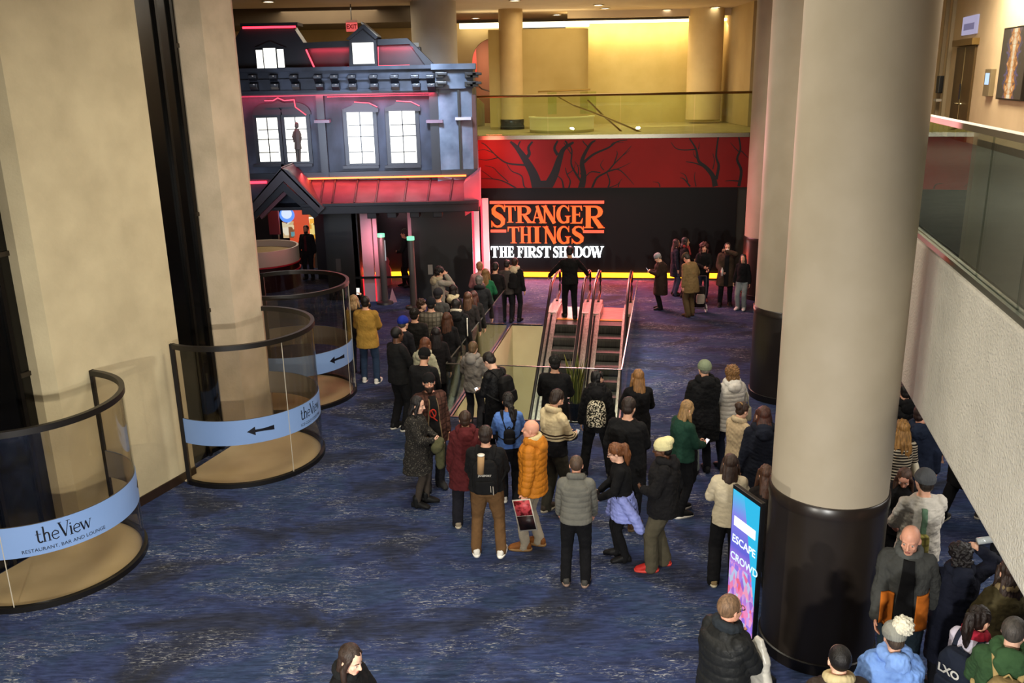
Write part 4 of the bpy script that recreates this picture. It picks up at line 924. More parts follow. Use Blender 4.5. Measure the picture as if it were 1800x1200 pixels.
    if ch == 'I':
        q += stem(.2); return q, .40
    if ch == 'D':
        q += stem(.18); q += vstroke([(.18, .965)] + arcp(.36, .5, .32, .465, 85, -85, 14) + [(.18, .035)], [.07, .08, .12, .18, .2, .2, .18, .12, .08, .07]); return q, .76
    if ch == 'O':
        q += vstroke(arcp(.4, .5, .31, .46, 90, 450, 28), [.08, .13, .21, .21, .13, .08, .13, .21, .21, .13, .08]); return q, .80
    if ch == 'W':
        q += vstroke([(.1, 1), (.32, 0)], .19); q += vstroke([(.32, 0), (.52, .95)], .07); q += vstroke([(.46, 1), (.70, 0)], .19); q += vstroke([(.70, 0), (.92, 1)], .07); q += serif(.1, 1, .36, up=-1); q += serif(.46, 1, .3, up=-1); q += serif(.92, 1, .26, up=-1); return q, 1.02
sg = thing('illuminated_sign', 'orange glowing retro serif theatre title sign on the black wall', 'sign', B(1.7, .04, .5))
FACE = emi('#FF6A12', 1.15, 'sign_orange'); SIDE = emi('#FF2A10', 1.6, 'sign_red_side'); WHT = emi('#F4FBFF', 4.5, 'sign_white')
HALO = pl('#4A0806', .5)
def put_glyph(ch, a0, z0, wid, hgt, parent, mats, depth=.05, halo=.0, n0=.05, st=.2, name='letter'):
    q, adv = glyph(ch, st); k = wid / adv; g = G()
    for i, poly in enumerate(q):
        e = .0004 * i
        a = [B(a0 + p.x * k, n0, z0 + p.y * hgt) for p in poly]; b = [B(a0 + p.x * k, n0 + depth + e, z0 + p.y * hgt) for p in poly]
        o = len(g.v); g.v += [tuple(v) for v in a + b]
        g.f += [(o + 4, o + 5, o + 6, o + 7), (o, o + 1, o + 2, o + 3)]; g.m += [0, 1]
        for j in range(4): g.f.append((o + j, o + (j + 1) % 4, o + 4 + (j + 1) % 4, o + 4 + j)); g.m.append(1)
    return g.build(name, mats, parent)
def word(chars, pxs, py_top, py_bot, mats, parent, **kw):
    for ch, (x0, x1) in zip(chars, pxs):
        top, bot = py_top, py_bot
        if isinstance(top, dict): top, bot = py_top.get(ch, py_top[0]), py_bot.get(ch, py_bot[0])
        a0, zt_ = Bpx(x0, top, .05); a1, zb_ = Bpx(x1, bot, .05)
        put_glyph(ch, a0, zb_, a1 - a0, zt_ - zb_, parent, mats, **kw)
def zc(x, y): return (830 + x / 6., 300 + y / 6.)
# STRANGER: tall S and final R
row = [('S', 190, 360, 358, 595), ('T', 338, 462, 368, 545), ('R', 462, 632, 368, 548), ('A', 610, 780, 368, 550), ('N', 738, 893, 368, 552), ('G', 890, 1040, 364, 552), ('E', 1040, 1176, 368, 555), ('R', 1178, 1388, 368, 603)]
row2 = [('T', 375, 500, 588, 762), ('H', 502, 632, 586, 762), ('I', 640, 728, 586, 762), ('N', 752, 898, 586, 764), ('G', 893, 1040, 582, 768), ('S', 1042, 1186, 582, 768)]
for ch, x0, x1, y0, y1 in row + row2:
    a0, zt_ = Bpx(*zc(x0, y0), .05); a1, zb_ = Bpx(*zc(x1, y1), .05)
    put_glyph(ch, a0, zb_, a1 - a0, zt_ - zb_, sg, [FACE, SIDE])
for x0, x1, y0, y1 in ((187, 1392, 318, 345), (196, 360, 620, 648), (1170, 1390, 626, 655)):
    a0, zt_ = Bpx(*zc(x0, y0), .05); a1, zb_ = Bpx(*zc(x1, y1), .05)
    g = G(); g.hexa([B(a0, .05, zb_), B(a1, .05, zb_), B(a1, .1, zb_), B(a0, .1, zb_)], [B(a0, .05, zt_), B(a1, .05, zt_), B(a1, .1, zt_), B(a0, .1, zt_)]); g.build('sign_bar', emi('#FF5A3C', 1.4, 'sign_bar'), sg)
a0, zt_ = Bpx(*zc(200, 350), .0); a1, zb_ = Bpx(*zc(1385, 775), .0)
sg2 = thing('illuminated_sign', 'white glowing subtitle lettering below the orange theatre title', 'sign', B(1.7, .04, .4))
cx_ = 200
sub = [('T', 200, 278), ('H', 290, 372), ('E', 376, 446), None, ('F', 478, 542), ('I', 545, 586), ('R', 588, 676), ('S', 676, 742), ('T', 742, 832), None, ('S', 852, 915), ('H', 918, 1000), ('A', 1000, 1078), ('D', 1080, 1164), ('O', 1166, 1250), ('W', 1250, 1385)]
for it in sub:
    if it:
        ch, x0, x1 = it; a0, zt_ = Bpx(*zc(x0, 796), .05); a1, zb_ = Bpx(*zc(x1, 912), .05)
        put_glyph(ch, a0, zb_, a1 - a0, zt_ - zb_, sg2, [WHT, WHT], st=.22)
area('sign_spill_orange', B(1.7, .35, 1.75), 3.0, 26, (1, .25, .08), tuple(BNv + Vector((0, 0, -.3))), size_y=.9)
area('sign_spill_white', B(1.7, .3, .72), 3.0, 34, (.95, .97, 1), tuple(BNv + Vector((0, 0, -.2))), size_y=.25)

# ================================================================== ESCALATORS
HR = pl('#0E0D0D', .3); DECK = STEEL
TREAD = noisy('dark_step_metal', '#34322E', '#45423D', .42, 40, metal=.2, stretch=(1, .05, 1))
RISER = noisy('ribbed_riser_metal', '#2C2A27', '#45413B', .35, 60, metal=.2, stretch=(1, .02, .02))
SL = math.tan(RD(30))
def path(t):    # t: metres from the top knee towards the camera; returns drop below floor
    return -max(0, t) * SL
def escalator(u0, u1, label):
    vt = 6.9; uc = (u0 + u1) / 2
    t = thing('escalator', label, 'escalator', W(uc, vt, 0))
    def X(u, tt, z=0.): return W(u, vt - tt, z)
    ts = [-1.75, -.9, -.3, 0, .3, .9, 2.5, 4.5, 6.8, 8.2]
    si, so = .25, .0
    for sd in (0, 1):
        a, b = (u0, u0 + si) if sd == 0 else (u1 - si, u1)
        mid = (a + b) / 2
        # lower truss side (outer skirt) and steel deck
        for nm, z0, z1, x0, x1, m in (('truss_panel', -.62, .16, a + .015, b - .015, pl('#3A3733', .4, .5)), ('outer_deck', .13, .21, a - .01, mid - .028, DECK), ('inner_deck', .13, .21, mid + .028, b + .01, DECK), ('glass_channel', .12, .165, mid - .035, mid + .035, BLACKM)):
            g = G(); rings = []
            sm = .0
            for q in ts[1:]:
                zz = path(q); rings.append([X(x0, q, zz + z0), X(x1, q, zz + z0), X(x1, q, zz + z1), X(x0, q, zz + z1)])
            vs = [p for r in rings for p in r]; fs = [(0, 1, 2, 3), tuple(len(vs) - 4 + i for i in (3, 2, 1, 0))]
            for i in range(len(rings) - 1):
                for j in range(4): fs.append((4 * i + j, 4 * i + (j + 1) % 4, 4 * i + 4 + (j + 1) % 4, 4 * i + 4 + j))
            g.add(vs, fs); g.build(nm, m, t)
        # glass balustrade
        g = G(); xs = [(q, path(q)) for q in (-1.35, -.9, -.3, 0, .3, .9, 2.5, 4.5, 6.8)]
        for (q0, z0), (q1, z1) in zip(xs[:-1], xs[1:]):
            g.hexa([X(mid - .005, q0, z0 + .15), X(mid + .005, q0, z0 + .15), X(mid + .005, q1, z1 + .15), X(mid - .005, q1, z1 + .15)], [X(mid - .005, q0, z0 + .92), X(mid + .005, q0, z0 + .92), X(mid + .005, q1, z1 + .92), X(mid - .005, q1, z1 + .92)])
        g.build('glass_balustrade', GLASS, t)
        # handrail loop
        pts = [X(mid, q, path(q) + .95) for q in (8.2, 5, 2.5, 1.2)] + [X(mid, .6, path(.6) + .97), X(mid, .1, .95), X(mid, -.5, .985), X(mid, -1.35, .985)]
        for k in range(1, 9): an = PI / 2 * k / 4; pts.append(X(mid, -1.35 - .34 * math.sin(an), .645 + .34 * math.cos(an)))
        pts += [X(mid, -1.2, .30), X(mid, -1.0, .24)]
        g = G(); g.tube(pts, .036, 10); g.build('handrail', HR, t, smooth=True)
        # newel box on the landing
        g = G(); q0, q1 = -1.35, .05
        g.hexa([X(a - .0, q0, .0), X(b + .0, q0, .0), X(b, q1, .0), X(a, q1, .0)], [X(a + .02, q0 + .1, .24), X(b - .02, q0 + .1, .24), X(b - .02, q1, .205), X(a + .02, q1, .205)]); nb = g.build('newel_box', noisy('red_lit_steel', '#A89E98', '#BDB4AE', .4, 20, metal=.3), t, bevel=.02)
        if sd == 0:
            for z in (.08, .14):
                pass
    # landing plate, comb plate
    ia, ib = u0 + si, u1 - si
    g = G(); g.hexa([X(ia, -1.3, .001), X(ib, -1.3, .001), X(ib, -.12, .001), X(ia, -.12, .001)], [X(ia, -1.3, .014), X(ib, -1.3, .014), X(ib, -.12, .014), X(ia, -.12, .014)]); g.build('landing_plate', noisy('ribbed_landing_plate', '#8A7E78', '#A99C95', .35, 40, metal=.5, stretch=(.1, 1, 1)), t)
    g = G(); g.hexa([X(ia, -.12, .0), X(ib, -.12, .0), X(ib, .0, .0), X(ia, .0, .0)], [X(ia, -.12, .018), X(ib, -.12, .018), X(ib, .0, .012), X(ia, .0, .012)]); g.build('comb_plate', pl('#C9862A', .4, .2), t)
    # steps
    for k in range(18):
        q0 = .0 + .40 * k; zt2 = -.23 * max(0, k - .0) * 1.0 if k > 0 else -.01
        zt2 = path(q0 - .0) if k else -.008
        g = G(); g.hexa([X(ia + .01, q0, zt2 - .06), X(ib - .01, q0, zt2 - .06), X(ib - .01, q0 + .41, zt2 - .06), X(ia + .01, q0 + .41, zt2 - .06)], [X(ia + .01, q0, zt2), X(ib - .01, q0, zt2), X(ib - .01, q0 + .41, zt2), X(ia + .01, q0 + .41, zt2)])
        s = g.build('step', TREAD, t)
        g = G(); rz = []
        for i in range(6):
            an = PI / 2 * i / 5; rz.append((q0 + .41 + .0 - .05 * (1 - math.cos(an)) * 1.6, zt2 - .26 * math.sin(an) * 1))
        vs = [X(ia + .01, q, z) for q, z in rz] + [X(ib - .01, q, z) for q, z in rz]; vs += [X(ia + .01, q0 + .2, zt2 - .26), X(ib - .01, q0 + .2, zt2 - .26)]
        n = len(rz); g.add(vs, [(i, i + 1, n + i + 1, n + i) for i in range(n - 1)]); g.build('riser', RISER, s, smooth=True)
    g = G(); g.hexa([X(ia, 0, -.7), X(ib, 0, -.7), X(ib, 8.2, path(8.2) - .7), X(ia, 8.2, path(8.2) - .7)], [X(ia, 0, -.5), X(ib, 0, -.5), X(ib, 8.2, path(8.2) - .5), X(ia, 8.2, path(8.2) - .5)]); g.build('truss_floor', BLACKM, t)
    return t
escalator(.80, 1.86, 'left escalator with black steps descending from the red-lit landing')
escalator(1.88, 2.96, 'right escalator with black steps, beside the glass railing of the well')
# ---- glass railing around the well
t = thing('glass_railing', 'frameless clear glass railing around the escalator well', 'railing', W(WU / 2, 0))
def wpan(u0, v0, u1, v1):
    d = (W(u1, v1) - W(u0, v0)).normalized(); nn = Vector((-d.y, d.x, 0)) * .006; a, b = W(u0, v0), W(u1, v1)
    g = G(); g.hexa([a - nn, b - nn, b + nn, a + nn], [p + Vector((0, 0, 1.02)) for p in (a - nn, b - nn, b + nn, a + nn)]); o = g.build('glass_panel', GLASS, t)
    g = G(); n2 = nn * 1.6; g.hexa([p + Vector((0, 0, 1.02)) for p in (a - n2, b - n2, b + n2, a + n2)], [p + Vector((0, 0, 1.035)) for p in (a - n2, b - n2, b + n2, a + n2)]); g.build('top_edge', pl('#8C8880', .25, .7), o)
for v0, v1 in ((-.05, 2.1), (2.11, 4.2), (4.21, 5.8)): wpan(-.05, v0, -.05, v1)
for v0, v1 in ((-.05, 2.1), (2.11, 4.2), (4.21, 7.0)): wpan(WU + .05, v0, WU + .05, v1)
for u0, u1 in ((-.05, .62), (.63, 1.9), (1.91, WU + .05)): wpan(u0, -.05, u1, -.05)
# ================================================================== PEOPLE: BUILDER
def fabric(h, bump=.35, scale=70, var=.12, rough=.92, kind=None):
    k = ('fab', h, bump, scale, kind)
    if k in MATS: return MATS[k]
    m, t, b = base('fabric_' + h.strip('#') + ('_' + kind if kind else '')); c = lin(h); setc(b, c, rough, 0, .2); L = t.links
    tc = N(t, 'ShaderNodeTexCoord'); nz = N(t, 'ShaderNodeTexNoise', i_Scale=9.0, i_Detail=4.0); L.new(tc.outputs['Object'], nz.inputs['Vector'])
    cr = N(t, 'ShaderNodeValToRGB'); cr.color_ramp.elements[0].position = .3; cr.color_ramp.elements[1].position = .7
    cr.color_ramp.elements[0].color = (*[v * (1 - var) for v in c], 1); cr.color_ramp.elements[1].color = (*[min(1, v * (1 + var) + .002) for v in c], 1)
    L.new(nz.outputs['Fac'], cr.inputs[0]); src = cr.outputs[0]
    sx = N(t, 'ShaderNodeSeparateXYZ'); L.new(tc.outputs['Object'], sx.inputs[0])
    def wave(sock, freq, thr):
        a = N(t, 'ShaderNodeMath', operation='MULTIPLY'); a.inputs[1].default_value = freq; L.new(sock, a.inputs[0])
        s2 = N(t, 'ShaderNodeMath', operation='SINE'); L.new(a.outputs[0], s2.inputs[0])
        g2 = N(t, 'ShaderNodeMath', operation='GREATER_THAN'); g2.inputs[1].default_value = thr; L.new(s2.outputs[0], g2.inputs[0]); return g2.outputs[0]
    def mixin(fac, col, amt=1.0):
        nonlocal src
        if amt != 1.0:
            q = N(t, 'ShaderNodeMath', operation='MULTIPLY'); q.inputs[1].default_value = amt; L.new(fac, q.inputs[0]); fac = q.outputs[0]
        mx = N(t, 'ShaderNodeMixRGB'); mx.inputs['Color2'].default_value = (*col, 1); L.new(fac, mx.inputs[0]); L.new(src, mx.inputs['Color1']); src = mx.outputs[0]
    if kind == 'plaid':
        mixin(wave(sx.outputs[2], 80, .55), [v * .35 for v in c], .7); mixin(wave(sx.outputs[0], 80, .55), [v * .35 for v in c], .7)
    if kind == 'stripes': mixin(wave(sx.outputs[2], 160, .1), lin('#A89C86'))
    if kind in ('speckle', 'floral', 'leopard'):
        vo = N(t, 'ShaderNodeTexNoise', i_Scale={'speckle': 60., 'floral': 42., 'leopard': 34.}[kind], i_Detail=1.0); L.new(tc.outputs['Object'], vo.inputs['Vector'])
        g2 = N(t, 'ShaderNodeMath', operation='GREATER_THAN'); g2.inputs[1].default_value = {'speckle': .62, 'floral': .52, 'leopard': .5}[kind]; L.new(vo.outputs['Fac'], g2.inputs[0])
        mixin(g2.outputs[0], lin({'speckle': '#6A665C', 'floral': '#C9BFA6', 'leopard': '#3A2A18'}[kind]), {'speckle': .5, 'floral': .95, 'leopard': .9}[kind])
    if isinstance(kind, str) and kind.startswith('band:'):      # band:z=hex,z=hex ... colours from that height upwards
        for part in kind[5:].split(','):
            z, hx = part.split('='); g2 = N(t, 'ShaderNodeMath', operation='GREATER_THAN'); g2.inputs[1].default_value = float(z); L.new(sx.outputs[2], g2.inputs[0]); mixin(g2.outputs[0], lin(hx))
    L.new(src, b.inputs['Base Color'])
    if bump:
        n2 = N(t, 'ShaderNodeTexNoise', i_Scale=float(scale), i_Detail=3.0); L.new(tc.outputs['Object'], n2.inputs['Vector'])
        bp = N(t, 'ShaderNodeBump', i_Strength=bump, i_Distance=.008); L.new(n2.outputs['Fac'], bp.inputs['Height']); L.new(bp.outputs[0], b.inputs['Normal'])
    MATS[k] = m; return m
def hairmat(h):
    k = ('hair', h)
    if k in MATS: return MATS[k]
    c = lin(h); d = '#%02x%02x%02x' % tuple(int(int(h[i:i+2], 16) * .62) for i in (1, 3, 5))
    MATS[k] = noisy('hair_' + h.strip('#'), d, h, .5, 26, .5, 90, stretch=(2.2, 2.2, .22), spec=.4, lo=.3, hi=.68); return MATS[k]
SKINS = {'l': '#C99A80', 'p': '#D3A78F', 'm': '#A97A5C', 'd': '#5A3B2A', 'r': '#CC947C'}
def skin(k):
    q = ('skin', k)
    if q not in MATS:
        m = noisy('skin_' + k, SKINS[k], '#%02x%02x%02x' % tuple(min(255, int(int(SKINS[k][i:i+2], 16) * 1.07)) for i in (1, 3, 5)), .5, 14, .12, 80, spec=.4)
        m.node_tree.nodes['Principled BSDF'].inputs['Subsurface Weight'].default_value = .08
        m.node_tree.nodes['Principled BSDF'].inputs['Subsurface Radius'].default_value = (.02, .008, .004)
        MATS[q] = m
    return MATS[q]
_blank = bpy.data.meshes.new('blank'); _tmp = bpy.data.objects.new('tmp_remesh', _blank); COL.objects.link(_tmp)
_rm = _tmp.modifiers.new('r', 'REMESH'); _rm.mode = 'VOXEL'; _rm.use_smooth_shade = True
_sm = _tmp.modifiers.new('s', 'SMOOTH')
def remesh(g, vox, it=4, fac=.5):
    me = g.mesh('t'); _tmp.data = me; _rm.voxel_size = vox; _sm.iterations = it; _sm.factor = fac
    dg = bpy.context.evaluated_depsgraph_get(); dg.update()
    out = bpy.data.meshes.new_from_object(_tmp.evaluated_get(dg)); _tmp.data = _blank; bpy.data.meshes.remove(me); return out
def coords(me):
    a = np.empty(len(me.vertices) * 3); me.vertices.foreach_get('co', a); return a.reshape(-1, 3)
def normals(me):
    a = np.empty(len(me.vertices) * 3); me.vertices.foreach_get('normal', a); return a.reshape(-1, 3)
def setco(me, a): me.vertices.foreach_set('co', a.ravel()); me.update()
_rng = np.random.RandomState(3)
def snoise(P, f, seed, oct=5):
    r = np.random.RandomState(seed); out = np.zeros(len(P))
    for i in range(oct * 3):
        k = r.normal(size=3) * f * (1 + .6 * (i // 3)); out += np.sin(P @ k + r.uniform(0, 6.28)) / (1 + .5 * (i // 3))
    return out / 3.2
def wrinkle(me, amp, seed, f=(16, 16, 22)):
    a = coords(me); n = normals(me); w = snoise(a * np.array([1, 1, 1.25]), 15, seed); w2 = snoise(a, 30, seed + 9)
    setco(me, a + n * (amp * (w * .7 + (1 - np.abs(w2)) * .5 - .35))[:, None])
def quilt(me, bones, period, amp, seed):
    a = coords(me); n = normals(me); t = a[:, 2].copy(); best = np.full(len(a), 1e9)
    for p0, p1, r in bones:
        p0 = np.array(p0); p1 = np.array(p1); d = p1 - p0; Ln = np.linalg.norm(d); d = d / Ln
        q = np.clip((a - p0) @ d, 0, Ln); ds = np.linalg.norm(a - (p0 + q[:, None] * d), axis=1)
        m = (ds < r) & (ds < best); t[m] = q[m]; best[m] = ds[m]
    ph = np.abs(np.sin(PI * t / period + .4 * snoise(a, 6, seed, 2))) ** .55
    setco(me, a + n * (amp * (ph - .75) + .0025 * snoise(a, 34, seed + 1))[:, None])
def part(me, name, mats, parent, label=None):
    me.name = name
    if not isinstance(mats, (list, tuple)): mats = [mats]
    me.materials.clear()
    for m in mats: me.materials.append(m)
    me.polygons.foreach_set('use_smooth', [True] * len(me.polygons))
    o = bpy.data.objects.new(name, me); COL.objects.link(o); o.parent = parent
    if label: o['label'] = label
    return o
def Rx(a): return Matrix.Rotation(a, 3, 'X')
def Ry(a): return Matrix.Rotation(a, 3, 'Y')
def Rz(a): return Matrix.Rotation(a, 3, 'Z')
def ik(a, b, l1, l2, pole):
    a = Vector(a); b = Vector(b); d = b - a; L = d.length; mx = (l1 + l2) * .995
    if L > mx: b = a + d / L * mx; d = b - a; L = mx
    d.normalize(); x = (l1 * l1 - l2 * l2 + L * L) / (2 * L); hh = math.sqrt(max(l1 * l1 - x * x, 1e-6))
    p = Vector(pole); p = p - d * p.dot(d); p.normalize(); return a + d * x + p * hh, b
# arm presets for the right side (x outwards): hand target, elbow pole, finger curl
ARMS = {'down': ((.255, .03, .80), (.5, -1, -.2), .35), 'pocket': ((.20, .10, .90), (1, -.9, 0), .6), 'phone': ((.06, .31, 1.17), (.6, -.3, -1), .75), 'phonelow': ((.07, .30, 1.05), (.7, -.4, -1), .75),
        'front': ((.03, .24, 1.08), (1, -.3, -.6), .6), 'face': ((.03, .20, 1.53), (.7, .3, -1), .5), 'up': ((.10, .28, 1.66), (.8, .4, -.6), .7), 'head': ((.20, .06, 1.66), (1, .4, .2), .7), 'cross': ((-.12, .20, 1.16), (1, -.2, -.8), .3), 'hold': ((.12, .30, 1.02), (.8, -.6, -.5), .8),
        'out': ((.62, .22, 1.0), (.4, -.6, -.6), .4), 'chest': ((-.02, .19, 1.30), (.8, .1, -1), .7), 'strap': ((.10, .16, 1.32), (.9, -.2, -1), .8), 'grip': ((.30, .26, .98), (.8, -.5, -.6), .8), 'walkf': ((.22, .22, .88), (.4, -1, -.2), .4), 'walkb': ((.26, -.18, .88), (.6, -1, .1), .4)}
def person(px, py, h, face, label, sk='l', w=1.0, fem=False, lean=0, hyaw=0, hpitch=0, R='down', L='down', stance=None, top=None, legs=None, shoes='#1A1A1C', sole=None, hair=None, hat=None, scarf=None, hood=None, collar=None, panel=None,
           glasses=False, beard=None, feat=False, at=None, vox=None, extra=None, z0=0., group=None, stoop=0, skin_legs=None, name='person'):
    s = h / 1.75; seed = abs(hash((px, py))) % 9999 if False else int(px * 7 + py * 13) % 9999
    Pc = Vector((0, 0, .94))
    Rt = Rx(-RD(lean)); Rc = Rx(-RD(lean + stoop))
    def T(p):
        p = Vector(p)
        if p.z > 1.22 and stoop:
            q = Pc + Rt @ (Vector((0, 0, 1.22)) - Pc); return q + Rc @ (p - Vector((0, 0, 1.22)))
        return Pc + Rt @ (p - Pc)
    sw = (.144 if fem else .160) * (.9 + .1 * w)
    # head frame
    Rh = (Rc if stoop else Rt) @ Rz(RD(hyaw)) @ Rx(-RD(hpitch)); Rk = Rh * 1.07
    nb = T((0, -.008, 1.475)); hc = nb + (Rc if stoop else Rt) @ Vector((0, .012, .045)) + Rh @ Vector((0, .012, .095))
    HS = 1.07; Hh = lambda p: hc + Rh @ (Vector(p) * HS)
    top_z = (Hh((0, -.01, .125))) * s
    # placement
    if at is not None: root = Vector((at[0], at[1], z0))
    else:
        r_ = onz(px, py, top_z.z + z0); o2 = Rz(RD(face)) @ Vector((top_z.x, top_z.y, 0)); root = Vector((r_.x - o2.x, r_.y - o2.y, z0)); q_ = root - PO; u_, v_ = q_.dot(PU), q_.dot(PV)
        if px < 930 and -.24 < u_ < 1 and -.1 < v_ < 5.95: root = root - PU * (u_ + .24)
    dist = (root - Vector((0, 0, CAMZ))).length
    V = vox or (.0085 if dist < 15.5 else (.0105 if dist < 20 else .012))
    t = thing(name, label, 'person', root, RD(face), group)
    sc = lambda g: setattr(g, 'v', [tuple(Vector(v) * s) for v in g.v]) or g
    kw = dict(it=3)
    # arms
    J = {}; curls = {}
    for sd, nm in ((1, R), (-1, L)):
        if isinstance(nm, str): tgt, pole, curl = ARMS[nm]
        else: tgt, pole, curl = nm
        sh = T((sd * sw, -.012, 1.395)); el, wr = ik(sh, T((tgt[0] * sd, tgt[1], tgt[2])), .285, .25, (Rc if stoop else Rt) @ Vector((pole[0] * sd, pole[1], pole[2])))
        J[sd] = (sh, el, wr); curls[sd] = curl
    # legs
    st = stance or ((.10, .0), (-.10, .0)); F = {}
    for sd, (fx, fy) in ((1, st[0]), (-1, st[1])):
        hp_ = Vector((sd * .09, 0, .92)); an = Vector((fx, fy - .0, .085)); kn, an = ik(hp_, an, .435, .42, (sd * .12, 1, 0)); F[sd] = (hp_, kn, an)
    # ---- body: one continuous surface
    g = G()
    rings = [(.90, .155, .105), (.98, .15, .105), (1.08, .125 if fem else .138, .09), (1.2, .135, .10), (1.32, .15, .108), (1.40, .15, .095), (1.455, .10, .07), (1.49, .055, .055)]
    g.loft([(T((0, -.005, z)), Rt @ Vector((a * min(w, 1.1), 0, 0)), Rt @ Vector((0, b * min(w, 1.1), 0))) for z, a, b in rings], 18)
    g.cap(T((0, -.015, 1.44)), .06, hc + Rh @ Vector((0, -.025, -.06)), .054)
    for sd in (1, -1):
        sh, el, wr = J[sd]; g.cap(sh, .056, el, .041); g.cap(el, .042, wr, .027)
        d = (wr - el).normalized(); inn = Vector((-sd, .25, 0)); pn = (inn - d * inn.dot(d)).normalized(); side = d.cross(pn) * 1.0
        if side.dot(Vector((0, 1, .3))) < 0: side = -side        # thumb side forward
        pc = wr + d * .045; Rm = Matrix((side, pn, d)).transposed(); g.ell(pc, (.041, .016, .052), Rm, 12, 8); c = curls[sd]
        for k in range(4):
            b0 = wr + d * .085 + side * (.031 - .0205 * k) + pn * .0; L1 = (.036, .041, .039, .031)[k]
            dd1 = (d * math.cos(c * 1.1) + pn * math.sin(c * 1.1) + side * (.10 - .065 * k)).normalized(); b1 = b0 + dd1 * L1
            dd2 = (d * math.cos(c * 2.3) + pn * math.sin(c * 2.3)).normalized(); b2 = b1 + dd2 * L1 * .85
            g.cap(b0 - d * .01, .0098, b1, .009, 8); g.cap(b1, .009, b2, .0078, 8)
        tb = wr + d * .03 + side * .032; t1 = tb + (d * .55 + side * .7 + pn * .25).normalized() * .034; t2 = t1 + (d * .85 + side * .1 + pn * (.3 + c * .5)).normalized() * .03
        g.cap(tb - side * .012, .013, t1, .011, 8); g.cap(t1, .011, t2, .009, 8)
        hp_, kn, an = F[sd]; g.cap(hp_, .078, kn, .052); g.cap(kn, .05, kn + (an - kn) * .35 + Vector((0, -.012, 0)), .053); g.cap(kn + (an - kn) * .35 + Vector((0, -.012, 0)), .052, an, .034); g.cap(an, .034, an + Vector((sd * .008, .05, -.04)), .026)
    # head
    g.ell(Hh((0, -.012, .035)), (.073, .092, .088), Rk, 18, 12); g.ell(Hh((0, .018, -.03)), (.06, .072, .078), Rk, 16, 10); g.ell(Hh((0, .05, -.085)), (.036, .034, .03), Rk)
    g.ell(Hh((0, .063, .028)), (.052, .018, .013), Rk, 12, 6); g.cap(Hh((0, .082, .018)), .008, Hh((0, .102, -.022)), .0135, 8); g.ell(Hh((0, .088, -.026)), (.019, .014, .010), Rk, 10, 6)
    g.ell(Hh((0, .077, -.056)), (.023, .013, .008), Rk, 10, 6); g.ell(Hh((0, .075, -.067)), (.020, .013, .008), Rk, 10, 6)
    for sd in (1, -1):
        g.ell(Hh((sd * .038, .058, -.022)), (.02, .018, .018), Rk, 10, 6); g.ell(Hh((sd * .073, -.012, -.005)), (.010, .019, .031), Rk @ Rz(sd * .35), 10, 7)
    part(remesh(sc(g), V * (.8 if feat else 1.0), 2), 'body', skin(sk), t)
    # features
    if feat:
        for sd in (1, -1):
            e = G(); e.ell(Hh((sd * .031, .0725, .008)) * s, (.0115 * s, .009 * s, .0065 * s), Rk, 10, 7); eo = part(e.mesh('eye'), 'eye', pl('#B5ABA2', .3), t, 'white eye')
            e = G(); e.ell(Hh((sd * .031, .0808, .008)) * s, (.0055 * s, .003 * s, .0055 * s), Rk, 8, 5); part(e.mesh('iris'), 'iris', pl('#2A1B12', .2), eo)
            if hair and hair[0] != 'bald' or beard: 
                e = G(); e.cap(Hh((sd * .016, .083, .030)) * s, .0042 * s, Hh((sd * .047, .069, .034)) * s, .003 * s, 6); part(e.mesh('eyebrow'), 'eyebrow', hairmat(beard or hair[1]), t)
        e = G(); e.ell(Hh((0, .0865, -.0565)) * s, (.021 * s, .006 * s, .005 * s), Rk, 10, 5); e.ell(Hh((0, .085, -.066)) * s, (.018 * s, .006 * s, .005 * s), Rk, 10, 5); part(e.mesh('lips'), 'lips', pl('#8E4B40' if sk != 'd' else '#4A2A22', .45), t)
    if glasses:
        e = G()
        for sd in (1, -1):
            e.tube([Hh((sd * .033 + .024 * math.cos(a), .093, .008 + .018 * math.sin(a))) * s for a in np.linspace(0, 2 * PI, 15)], .0028 * s, 6, cap=False); e.cap(Hh((sd * .057, .09, .012)) * s, .0025 * s, Hh((sd * .078, -.01, .012)) * s, .0025 * s, 6)
        e.cap(Hh((-.01, .094, .01)) * s, .0025 * s, Hh((.01, .094, .01)) * s, .0025 * s, 6); part(e.mesh('glasses'), 'glasses', pl('#16130F', .25), t)
    if beard:
        e = G(); e.ell(Hh((0, .028, -.066)), (.062, .066, .056), Rk, 16, 10); e.ell(Hh((0, .06, -.10)), (.038, .036, .04), Rk)
        me = remesh(sc(e), V, 2); wrinkle(me, .004, seed); part(me, 'beard', hairmat(beard), t)
